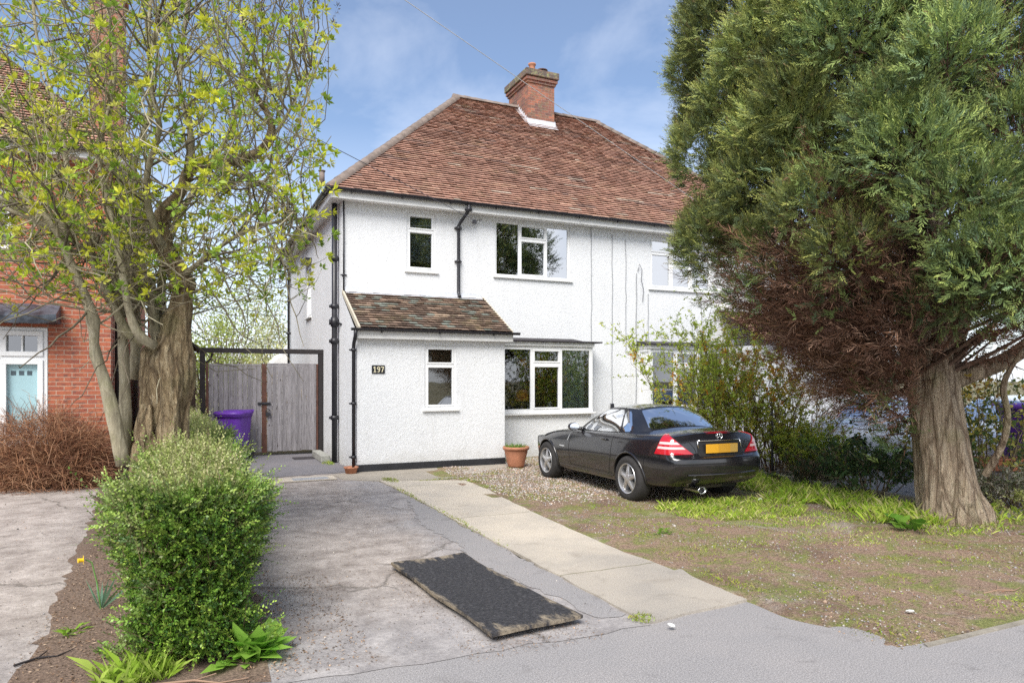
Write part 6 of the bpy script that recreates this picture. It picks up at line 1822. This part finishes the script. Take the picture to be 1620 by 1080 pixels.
# ================================================================== GRASS, GRAVEL, LITTER (uncountable ground cover)
def blades(P, h, w, cols, lean=.5):
    n = len(P); D = unit(np.concatenate([rng.normal(size=(n, 2)) * lean, np.ones((n, 1))], 1))
    S_ = perp(D); h = h.reshape(-1, 1)
    b0 = P - S_ * w / 2; b1 = P + S_ * w / 2
    m = P + D * h * .6; bend = np.concatenate([D[:, :2] * 1.6, D[:, 2:] * .55], 1); tip = m + unit(bend) * h * .45
    v = np.stack([b0, b1, m + S_ * w * .35, tip], 1).reshape(-1, 3)
    T_ = np.repeat(pal(cols, n, .2), 4, 0)
    return v, T_
def yard_z(P):
    a = P[:, 0]; b = P[:, 1]
    return .016 + .012 * np.sin(a * 2.1 + b * .7) * np.sin(b * 1.7 - a * .6) + .010 * np.sin(a * 5.3 + 1) * np.sin(b * 4.7)
GV, GTn = [], []
GR = [(.34, .50, .05), (.46, .60, .07), (.24, .40, .04), (.56, .62, .14), (.58, .54, .24)]
def patch(n, ca, cb, ra, rb, h0, h1, cols=GR, w=.0055, lean=.5, wd=True, z=None, power=.5):
    q = rng.uniform(0, 6.283, n); r = rng.random(n) ** power
    P = np.stack([ca + np.cos(q) * r * ra, cb + np.sin(q) * r * rb, np.zeros(n)], 1)
    P[:, 2] = yard_z(P) - .005 if z is None else z
    if n > 400:
        nz_ = np.sin(P[:, 0] * 9 + P[:, 1] * 4) + np.sin(P[:, 1] * 11 - P[:, 0] * 6) + np.sin(P[:, 0] * 23 + P[:, 1] * 17) * .7; P = P[nz_ > rng.uniform(-2.2, .8, n)]; r = rng.random(len(P)) ** power; n = len(P)
    hh = rng.uniform(h0, h1, n) * (1.15 - .6 * r)
    v, t_ = blades(to_world(P), hh, w, cols, lean); GV.append(v); GTn.append(t_)
patch(9000, 3.85, -7.25, 1.0, .70, .03, .11)           # bright patch behind the car
patch(1800, 3.45, -6.95, .65, .35, .06, .17)
patch(2600, 4.2, -8.1, .95, .40, .025, .07)
patch(1500, 3.9, -9.0, .7, .5, .02, .05)
for k in range(26):                                       # long grass along the edging
    f = k / 25
    patch(620, 5.75 - .35 * f + rng.normal() * .18, -5.2 - 3.6 * f + rng.normal() * .1, .42, .32, .08, .24)
patch(900, 6.6, -8.9, .5, .8, .05, .2); patch(900, 5.5, -9.3, .8, .35, .04, .12)
YG = [(.36, .40, .07), (.44, .42, .10), (.28, .34, .05)]
for (ca, cb, ra, rb, n) in ((1.62, -4.3, .14, .5, 500), (1.55, -3.3, .16, .35, 500), (1.75, -5.2, .22, .6, 600), (2.1, -2.75, .55, .10, 600), (1.1, -3.02, .5, .05, 300), (.30, -2.75, .12, .35, 350), (.17, -4.2, .05, 1.0, 260), (.18, -6.5, .05, 1.6, 220), (2.3, -6.4, .5, .35, 700), (1.9, -7.6, .5, .5, 500), (1.75, -8.9, .35, .5, 380), (2.6, -8.6, .7, .6, 500), (2.2, -10.5, .8, .35, 420), (1.6, -11.1, .25, .35, 260), (3.2, -11.2, .7, .2, 300), (3.0, -2.0, .25, .15, 240), (3.6, -.9, .5, .2, 260), (.2, -10.25, .10, .10, 160), (1.4, -9.9, .14, .45, 260)):
    patch(n, ca, cb, ra, rb, .015, .055, YG + GR[:1], .006, .8, z=.02 if ca < 1.5 else None)
patch(520, -3.05, -9.85, .22, .12, .10, .24, [(.30, .46, .05), (.40, .52, .10)], .006, .5, z=.01)
for k in range(46):
    patch(90, rng.uniform(1.6, 5.2), rng.uniform(-11.2, -6.6), rng.uniform(.08, .35), rng.uniform(.06, .2), .012, .05, YG + GR[:2], .005, .9)
patch(180, -2.25, .9, .1, 1.2, .04, .12, GR, .008, .5, z=.01); patch(120, -.25, .2, .12, .35, .04, .10, GR, .008, .6, z=.01)
v = np.concatenate(GV); tag(np_mesh("grass", v, np.arange(len(v)).reshape(-1, 4), M['grass'], None, np.concatenate(GTn)), kind="stuff")
# stones
def stones(P, s, cols):
    n = len(P)
    o = np.array([[1, 0, 0], [0, 1, 0], [-1, 0, 0], [0, -1, 0], [0, 0, .75], [0, 0, -.6]], float)
    f = np.array([[0, 1, 4], [1, 2, 4], [2, 3, 4], [3, 0, 4], [1, 0, 5], [2, 1, 5], [3, 2, 5], [0, 3, 5]])
    an = rng.uniform(0, 6.283, n); c, q = np.cos(an), np.sin(an)
    oo = o[None] * rng.uniform(.6, 1.25, (n, 6, 1)) * s.reshape(-1, 1, 1)
    x = oo[..., 0] * c[:, None] - oo[..., 1] * q[:, None]; y = oo[..., 0] * q[:, None] + oo[..., 1] * c[:, None]
    v = np.stack([x, y, oo[..., 2]], -1) + P[:, None, :]
    ff = f[None] + (np.arange(n) * 6)[:, None, None]
    return v.reshape(-1, 3), ff.reshape(-1, 3), np.repeat(pal(cols, n, .2), 6, 0)
SCOL = [(.48, .42, .36), (.36, .29, .23), (.60, .55, .50), (.27, .21, .18), (.50, .36, .26), (.40, .38, .38)]
def ab_pts(n, a0, a1, b0, b1):
    P = np.stack([rng.uniform(a0, a1, n), rng.uniform(b0, b1, n), np.zeros(n)], 1); P[:, 2] = yard_z(P) + .002; return P
P_ = ab_pts(15000, 1.45, 5.6, -6.0, -.7); P_ = P_[(P_[:, 0] > 1.5 + .15 * np.sin(P_[:, 1] * 3)) & (rng.random(len(P_)) < np.clip((P_[:, 1] + 6.4) / 1.6, .1, 1))]
P2 = ab_pts(9000, 1.3, 6.0, -11.4, -5.6); nz = np.sin(P2[:, 0] * 2.3 + 1) * np.sin(P2[:, 1] * 1.9) + .5 * np.sin(P2[:, 0] * 5 + P2[:, 1] * 4); P2 = P2[nz > rng.uniform(-.8, .9, len(P2))]
v1, f1, t1 = stones(to_world(P_), rng.uniform(.009, .022, len(P_)), SCOL); v2, f2, t2 = stones(to_world(P2), rng.uniform(.005, .014, len(P2)) * np.where(rng.random(len(P2)) < .03, 2.0, 1), [tuple(q * .72 for q in c_) for c_ in SCOL])
M['stone'] = make_foliage("pebble", .85, 0, .2, 40, .25)
n3_ = 5200; P3_ = np.stack([np.where(rng.random(n3_) < .62, rng.uniform(-2.4, .1, n3_), rng.uniform(-6.5, -3.7, n3_)), rng.uniform(-10.2, -2.4, n3_), np.full(n3_, .0085)], 1)
v3, f3, t3 = stones(to_world(P3_), rng.uniform(.0022, .0065, n3_) * np.where(rng.random(n3_) < .05, 1.9, 1), SCOL + [(.10, .09, .085), (.2, .17, .15), (.7, .66, .6)])
tag(np_mesh("gravel", np.concatenate([v1, v2, v3]), np.concatenate([f1, f2 + len(v1), f3 + len(v1) + len(v2)]), M['stone'], None, np.concatenate([t1, t2, t3])), kind="stuff")
# leaf litter, twigs and crumbs on the soil strip and the drive
lt_ = Leaves()
def litter(n, a0, a1, b0, b1, z, cols, size=.022, wide=.45):
    P = np.stack([rng.uniform(a0, a1, n), rng.uniform(b0, b1, n), np.full(n, z)], 1)
    D = rdir(n); D[:, 2] = rng.normal(size=n) * .25
    lt_.kites(to_world(P), unit(D), np.tile([0, 0, 1.0], (n, 1)) + rng.normal(size=(n, 3)) * .4, size * rng.uniform(.4, 1.6, n), size * wide * rng.uniform(.4, 1.2, n), pal(cols, n, .2), .2)
BC = [(.20, .12, .075), (.30, .20, .13), (.42, .31, .22), (.11, .075, .05)]
litter(2600, -3.75, -3.2, -10.2, -5.0, .016, BC); litter(2400, -2.5, -2.15, -10.2, -6.0, .016, BC + [(.45, .28, .19)]); litter(700, -2.15, -1.7, -10.2, -8.0, .012, BC)
litter(700, -2.2, .1, -10, -2, .012, BC + [(.05, .045, .04)], .015); litter(240, -5.0, -3.7, -10, -3, .010, BC, .016)
litter(5200, 1.4, 6.2, -11.4, -6.5, .034, BC + [(.28, .14, .09)], .020, .28); litter(1500, 4.2, 6.3, -10.6, -8.2, .040, [(.22, .11, .075), (.15, .08, .055), (.30, .18, .13)], .045, .16)
litter(420, -1.2, -.2, -10.45, -10.1, .012, BC, .02, .3); litter(160, -1.25, -1.0, -10, -8.6, .012, BC, .02, .3)
tag(lt_.build("leaf_litter", M['twig']), kind="stuff")

# ================================================================== SMALL THINGS
def leafy(name, label, cat, ab, leaves, cols, L0, L1, wid, up=.6, z=.0, mat=None):
    t = thing(name, label, cat, tuple(W(ab[0], ab[1], z)))
    l_ = Leaves(); n = leaves
    P = np.zeros((n, 3)); P[:, :2] = rng.normal(size=(n, 2)) * .04
    D = rdir(n, up); D[:, 2] = np.abs(D[:, 2]); D = unit(D)
    L_ = rng.uniform(L0, L1, n); T_ = pal(cols, n, .15); S_ = unit(np.cross(D, np.tile([0, 0, 1.0], (n, 1)) + .01))
    Nn = np.cross(S_, D)
    # each leaf: a rising half and an arching half
    l_.kites(P, D, Nn, L_ * .7, L_ * wid, T_, .15, .75); l_.kites(P + D * (L_ * .42)[:, None], unit(D * np.array([1.2, 1.2, .25])), Nn, L_ * .62, L_ * wid * 1.05, T_ * 1.08, .12, .35)
    l_.build("leaves", mat or M['leaf'], t)
    return t
leafy("arum_plant", "bright green broad-leaved plant at the foot of the hedge end", "plant", (-2.42, -9.80), 60, [(.20, .42, .05), (.30, .52, .08)], .12, .30, .42, 1.0)
leafy("dock_plant", "large green dock leaves at the foot of the conifer", "plant", (4.75, -9.05), 11, [(.12, .26, .03), (.20, .36, .05)], .22, .42, .42, .9)
leafy("weed", "small bright weed on the bare soil beside the hedge", "plant", (-3.52, -8.85), 14, [(.26, .44, .05)], .07, .14, .25)
leafy("weed", "leafy weed in the stones beside the terracotta pot", "plant", (3.35, -1.2), 26, [(.10, .24, .03), (.2, .36, .06)], .10, .24, .4)
leafy("weed", "green weed growing on the gravelly yard in front of the car", "plant", (2.0, -8.1), 18, [(.2, .36, .05)], .06, .12, .3, z=.02)
leafy("weed", "low yellow flowered weeds spreading from the conifer roots", "plant", (5.75, -10.0), 40, [(.14, .27, .04), (.25, .38, .06)], .10, .26, .35, .4)
df = thing("daffodil", "yellow daffodil with grey green leaves beside the hedge", "flower", tuple(W(-3.40, -8.35)))
l_ = Leaves(); n = 9; D = rdir(n, 1.3); l_.kites(np.zeros((n, 3)), D, rdir(n), rng.uniform(.22, .36, n), np.full(n, .022), pal([(.14, .27, .18), (.18, .32, .2)], n), .1); l_.build("leaves", M['leaf'], df)
m = MB(); m.tube([(0, 0, 0), (-.02, -.01, .2), (-.05, -.03, .37), (-.08, -.06, .40)], .005, 6); m.build("stem", simple("flower_stem", (.14, .30, .07), .6), df)
m = MB()
for k in range(6):
    an = k * math.pi / 3; c = Vector((-.09, -.07, .40)); u = Vector((.6, -.75, 0)) * math.cos(an) * .042 + Vector((0, 0, 1)) * math.sin(an) * .042; s_ = u.cross(Vector((-.75, -.6, 0))).normalized() * .016
    m.quad(c, c + u * .55 + s_, c + u, c + u * .55 - s_)
m.cyl((-.088, -.068, .40), (-.115, -.095, .40), .012, .018, 10); m.build("bloom", simple("daffodil_yellow", (.80, .55, .02), .5), df, fix=False)
# terracotta pot with grass-like plant
pt = thing("plant_pot", "terracotta pot of green shoots by the porch corner", "flower pot", tuple(W(3.05, -1.95, .018)))
m = MB(); m.lathe([(0, 0), (.15, 0), (.165, .03), (.205, .20), (.235, .33), (.238, .34), (.262, .345), (.265, .40), (.245, .405), (.235, .36), (.22, .34), (0, .34)], n=32); m.build("pot", M['terracotta'], pt, True)
l_ = Leaves(); n = 260; P = np.zeros((n, 3)); q = rng.uniform(0, 6.28, n); r = rng.random(n) ** .5 * .21; P[:, 0] = np.cos(q) * r; P[:, 1] = np.sin(q) * r; P[:, 2] = .345
l_.kites(P, rdir(n, 1.1), rdir(n), rng.uniform(.06, .17, n), np.full(n, .013), pal([(.12, .27, .05), (.2, .36, .07)], n)); l_.build("shoots", M['leaf'], pt)
m = MB(); m.lathe([(0, 0), (.10, 0), (.12, .09), (.135, .095), (.135, .12), (.118, .12), (.10, .05), (0, .05)], n=24); o = m.build("terracotta_bowl", M['terracotta'], None, True); o.location = W(-.13, -1.56, .02); tag(o, "small empty terracotta bowl under the porch downpipe", "bowl")
# board over the drive
bw = NT("charred_board"); nn1 = bw.noise(3.0, 7, .7, vec=bw.map((3, 1, 1))); nn2 = bw.noise(40, 4, .6)
sx = bw.n.new("ShaderNodeSeparateXYZ"); bw.l.new(bw.co(), sx.inputs[0])
ed = bw.math('MAXIMUM', bw.math('ABSOLUTE', bw.math('MULTIPLY', sx.outputs["X"], 2.45)), bw.math('ABSOLUTE', bw.math('MULTIPLY', sx.outputs["Y"], .97)))
mk = bw.ramp(bw.math('ADD', ed, bw.math('MULTIPLY', bw.math('SUBTRACT', nn1, .5), .9)), [(.90, 0.0), (1.12, .8)])
cc_ = bw.mix(mk, bw.ramp(nn2, [(.3, (.010, .010, .012)), (.55, (.034, .033, .037)), (.75, (.085, .082, .085))]), bw.ramp(nn1, [(.35, (.10, .075, .05)), (.65, (.34, .28, .20))]))
bw.base(cc_); bw.rough(.85); bw.bump(bw.math('ADD', nn2, nn1), .8, .02)
bm = bmesh.new(); nx, ny = 10, 22
vt, vb = [], []
for j in range(ny + 1):
    for i in range(nx + 1):
        x = -.40 + .80 * i / nx; y = -1.01 + 2.02 * j / ny
        e = .010 * math.sin(y * 6 + x * 3) if i in (0, nx) or j in (0, ny) else 0
        z = .052 + .014 * abs(x) + .012 * (y / 1.0) ** 2 + .004 * math.sin(x * 9 + y * 4)
        vt.append(bm.verts.new((x + e, y + e * .6, z))); vb.append(bm.verts.new((x + e, y + e * .6, z - .024)))
ix = lambda i, j: j * (nx + 1) + i
for j in range(ny):
    for i in range(nx):
        bm.faces.new((vt[ix(i, j)], vt[ix(i + 1, j)], vt[ix(i + 1, j + 1)], vt[ix(i, j + 1)])); bm.faces.new((vb[ix(i, j)], vb[ix(i, j + 1)], vb[ix(i + 1, j + 1)], vb[ix(i + 1, j)]))
rim_ = [ix(i, 0) for i in range(nx + 1)] + [ix(nx, j) for j in range(1, ny + 1)] + [ix(i, ny) for i in range(nx - 1, -1, -1)] + [ix(0, j) for j in range(ny - 1, 0, -1)]
for a, b in zip(rim_, rim_[1:] + rim_[:1]): bm.faces.new((vb[a], vb[b], vt[b], vt[a]))
me = bpy.data.meshes.new("board"); bm.to_mesh(me); bm.free()
o = finish(me, "board", bw.m); o.location = W(-.68, -9.18, .008); o.scale = (.9, 1, 1); o.rotation_euler = (0, 0, YAW + R(4.2)); tag(o, "dark charred wooden board lying flat on the worn drive", "board")
# inspection cover with its concrete surround, mat and step near the gate
dc = thing("drain_cover", "grey metal inspection cover in a pale concrete surround near the white house", "drain cover", tuple(W(-.95, -2.0, .014)), YAW)
m = MB(); m.box(-.50, .45, -.22, -.16, 0, .014); m.box(-.50, .45, .16, .24, 0, .014); m.box(-.50, -.28, -.159, .159, 0, .014); m.box(.33, .45, -.159, .159, 0, .014); m.build("surround", M['path'], dc)
m = MB(); m.box(-.278, .328, -.158, .158, 0, .010); m.build("cover", simple("galvanised_cover", (.36, .37, .39), .5, .2, 10, .4, 60), dc)
m = MB(); m.box(-.30, .30, -.20, .20, 0, .015); o = m.build("door_mat", M['felt'], None, False, .004); o.location = W(-.50, 1.35, .014); o.rotation_euler = (0, 0, YAW); tag(o, "black rubber mat on the tarmac by the gate", "mat")
m = MB(); m.box(-.36, -.175, .35, 1.6, .0, .15); o = m.build("concrete_step", simple("old_step", (.34, .34, .31), .9, .3, 6, .5, 40), None, False, .012); o.location = W(0, 0, .012); o.rotation_euler = (0, 0, YAW); tag(o, "low grey concrete step against the side wall beside the soil pipe", "step")
# boundary: stake, concrete edging, dry grass, sleeper wall with trough
m = MB(); m.tube([(0, 0, -.1), (0, 0, 1.30)], .020, 8); m.box(-.03, .03, -.006, .006, 1.27, 1.33); o = m.build("metal_stake", M['black'], None); o.location = (4.74, 12.61, 0); tag(o, "thin black metal stake standing by the orange shrub", "stake")
eg = thing("garden_edging", "low weathered concrete edging along the grass to the conifer", "edging", tuple(W(6.38, -5.0)), YAW)
for k in range(4):
    m = MB(); m.box(-.03, .03, -.90 * (k + 1) + .008, -.90 * k, -.05, .12 - .008 * (k % 2)); oo = m.build("edging_board", simple("lichened_concrete", (.30, .27, .22), .9, .4, 5, .5, 50) if k == 0 else bpy.data.materials["lichened_concrete"], eg, False, .008)
dg = thing("dry_grass", "clump of pale straw coloured grass behind the edging", "grass clump", tuple(W(6.75, -5.9)))
n = 420; P = np.zeros((n, 3)); P[:, :2] = rng.normal(size=(n, 2)) * .12
cv = curves(P, rdir(n, 1.0), rng.uniform(.35, .75, n), 6, (0, 0, -.35), .12); tw_ = Twigs(); tw_.many(cv, .003, .0012, pal([(.58, .48, .33), (.46, .37, .24), (.66, .58, .42)], n)); tw_.build("stems", M['straw'], dg)
sw = thing("sleeper_wall", "grey timber sleeper wall under the terracotta trough", "retaining wall", (7.15, 10.35, 0), R(-8))
for k in range(2):
    m = MB(); m.box(0, 2.6, -.06, .06, .18 * k, .18 * k + .175); m.build("sleeper", simple("grey_sleeper", (.27, .25, .22), .9, .4, 5, .5, 40) if k == 0 else bpy.data.materials["grey_sleeper"], sw, False, .01)
tr = thing("planter_trough", "orange terracotta trough of withered plants on the sleeper wall", "planter", (7.55, 10.60, .362), R(-8))
m = MB(); m.prism([(-.13, 0), (.13, 0), (.16, .16), (.175, .16), (.175, .19), (.14, .19), (.13, .14), (-.13, .14), (-.14, .19), (-.175, .19), (-.175, .16), (-.16, .16)], 'x', -.45, .45); m.build("trough", simple("orange_terracotta", (.50, .18, .09), .75, .2), tr, False, .006)
m = MB(); m.box(-.449, -.42, -.15, .15, .01, .188); m.box(.42, .449, -.15, .15, .01, .188); m.build("end_panel", bpy.data.materials["orange_terracotta"], tr)
n = 160; P = np.zeros((n, 3)); P[:, 0] = rng.uniform(-.4, .4, n); P[:, 1] = rng.uniform(-.1, .1, n); P[:, 2] = .14; tw_ = Twigs(); tw_.many(curves(P, rdir(n, .9), rng.uniform(.08, .2, n), 4, (0, 0, -.1), .3), .005, .002, pal([(.35, .28, .22), (.2, .14, .11)], n)); tw_.build("withered_stems", M['twig'], tr)
bed = MB(); bed.box(0, 4, 0.08, .85, -.05, .30); o = bed.build("raised_bed_soil", M['verge']); o.location = (7.15, 10.35, 0); o.rotation_euler = (0, 0, R(-8)); tag(o, kind="structure")
nd = outline_sheet("neighbour_drive", [(6.5, -11.5), (22, -11.6), (22, -.5), (6.45, -.2), (6.42, -5)], -.006, M['tarmac'], .02, .3, 15)
kerb = outline_sheet('kerb_edging', [(1.62, -11.405), (3.5, -11.41), (7.5, -11.43), (7.5, -11.47), (3.5, -11.45), (1.6, -11.445)], .013, bpy.data.materials['lichened_concrete'], .004, .3, 33, .04)
# overhead telephone wires
def wire(p, q, sag, r, mat, label):
    p, q = Vector(p), Vector(q); m = MB()
    m.tube([p.lerp(q, k / 40) + Vector((0, 0, -sag * 4 * (k / 40) * (1 - k / 40))) for k in range(41)], r, 5)
    o = m.build("telephone_wire", mat); tag(o, label, "wire", "overhead telephone wires")
p1, p2 = Vector(px(640, 0, 10)), Vector(px(1165, 362, 17.75))
wire(p1 + (p1 - p2) * .25, p2, .0, .006, simple("pale_wire", (.55, .55, .56), .5), "telephone wire crossing the sky and roof to the conifer side")
p1, p2 = Vector(px(535, 237, 11)), W(2.9, -.13, 5.27)
wire(p1 + (p1 - p2) * .45, p2, .0, .006, M['dark_wire'], "thin telephone wire ending at the bracket above the porch")
# odd bits lying about
for (a, b, s, lab) in ((4.55, -6.95, .05, "white scrap lying on the grass near the edging"), (2.05, -11.0, .035, "white pebble on the dirt near the pavement"), (.27, -10.5, .032, "white broken stone at the corner of the concrete path")):
    m = MB(); m.lathe([(0, -.6), (.7, -.4), (1, 0), (.75, .4), (0, .6)], n=7); o = m.build("white_stone", simple("white_stone", (.72, .72, .70), .8) if "white_stone" not in bpy.data.materials else bpy.data.materials["white_stone"], None, False)
    o.scale = (s, s * .7, s * .6); o.rotation_euler = (.2, .3, a); o.location = W(a, b, .03 + s * .3); tag(o, lab, "stone", "white scraps on the ground")
for (a, b, L, rz_, lab) in ((3.0, -10.95, .45, .3, "thin bare stick on the dirt near the pavement edge"), (-3.75, -9.35, .32, .8, "short dark stick on the pale drive beside the hedge soil"), (-2.95, -10.0, .5, .1, "brown stick lying before the foot of the hedge")):
    m = MB(); m.tube([(0, 0, 0), (L * .4, .02, .006), (L * .7, -.015, .0), (L, .03, .004)], [.008, .007, .005, .003], 6); m.tube([(L * .4, .02, .006), (L * .6, .09, .012)], .004, 5)
    o = m.build("stick", M['blackwood'] if a < -3.2 else simple("bare_stick", (.28, .18, .12), .85)); o.location = W(a, b, .035 if a > 0 else .016); o.rotation_euler = (0, 0, rz_); tag(o, lab, "stick")
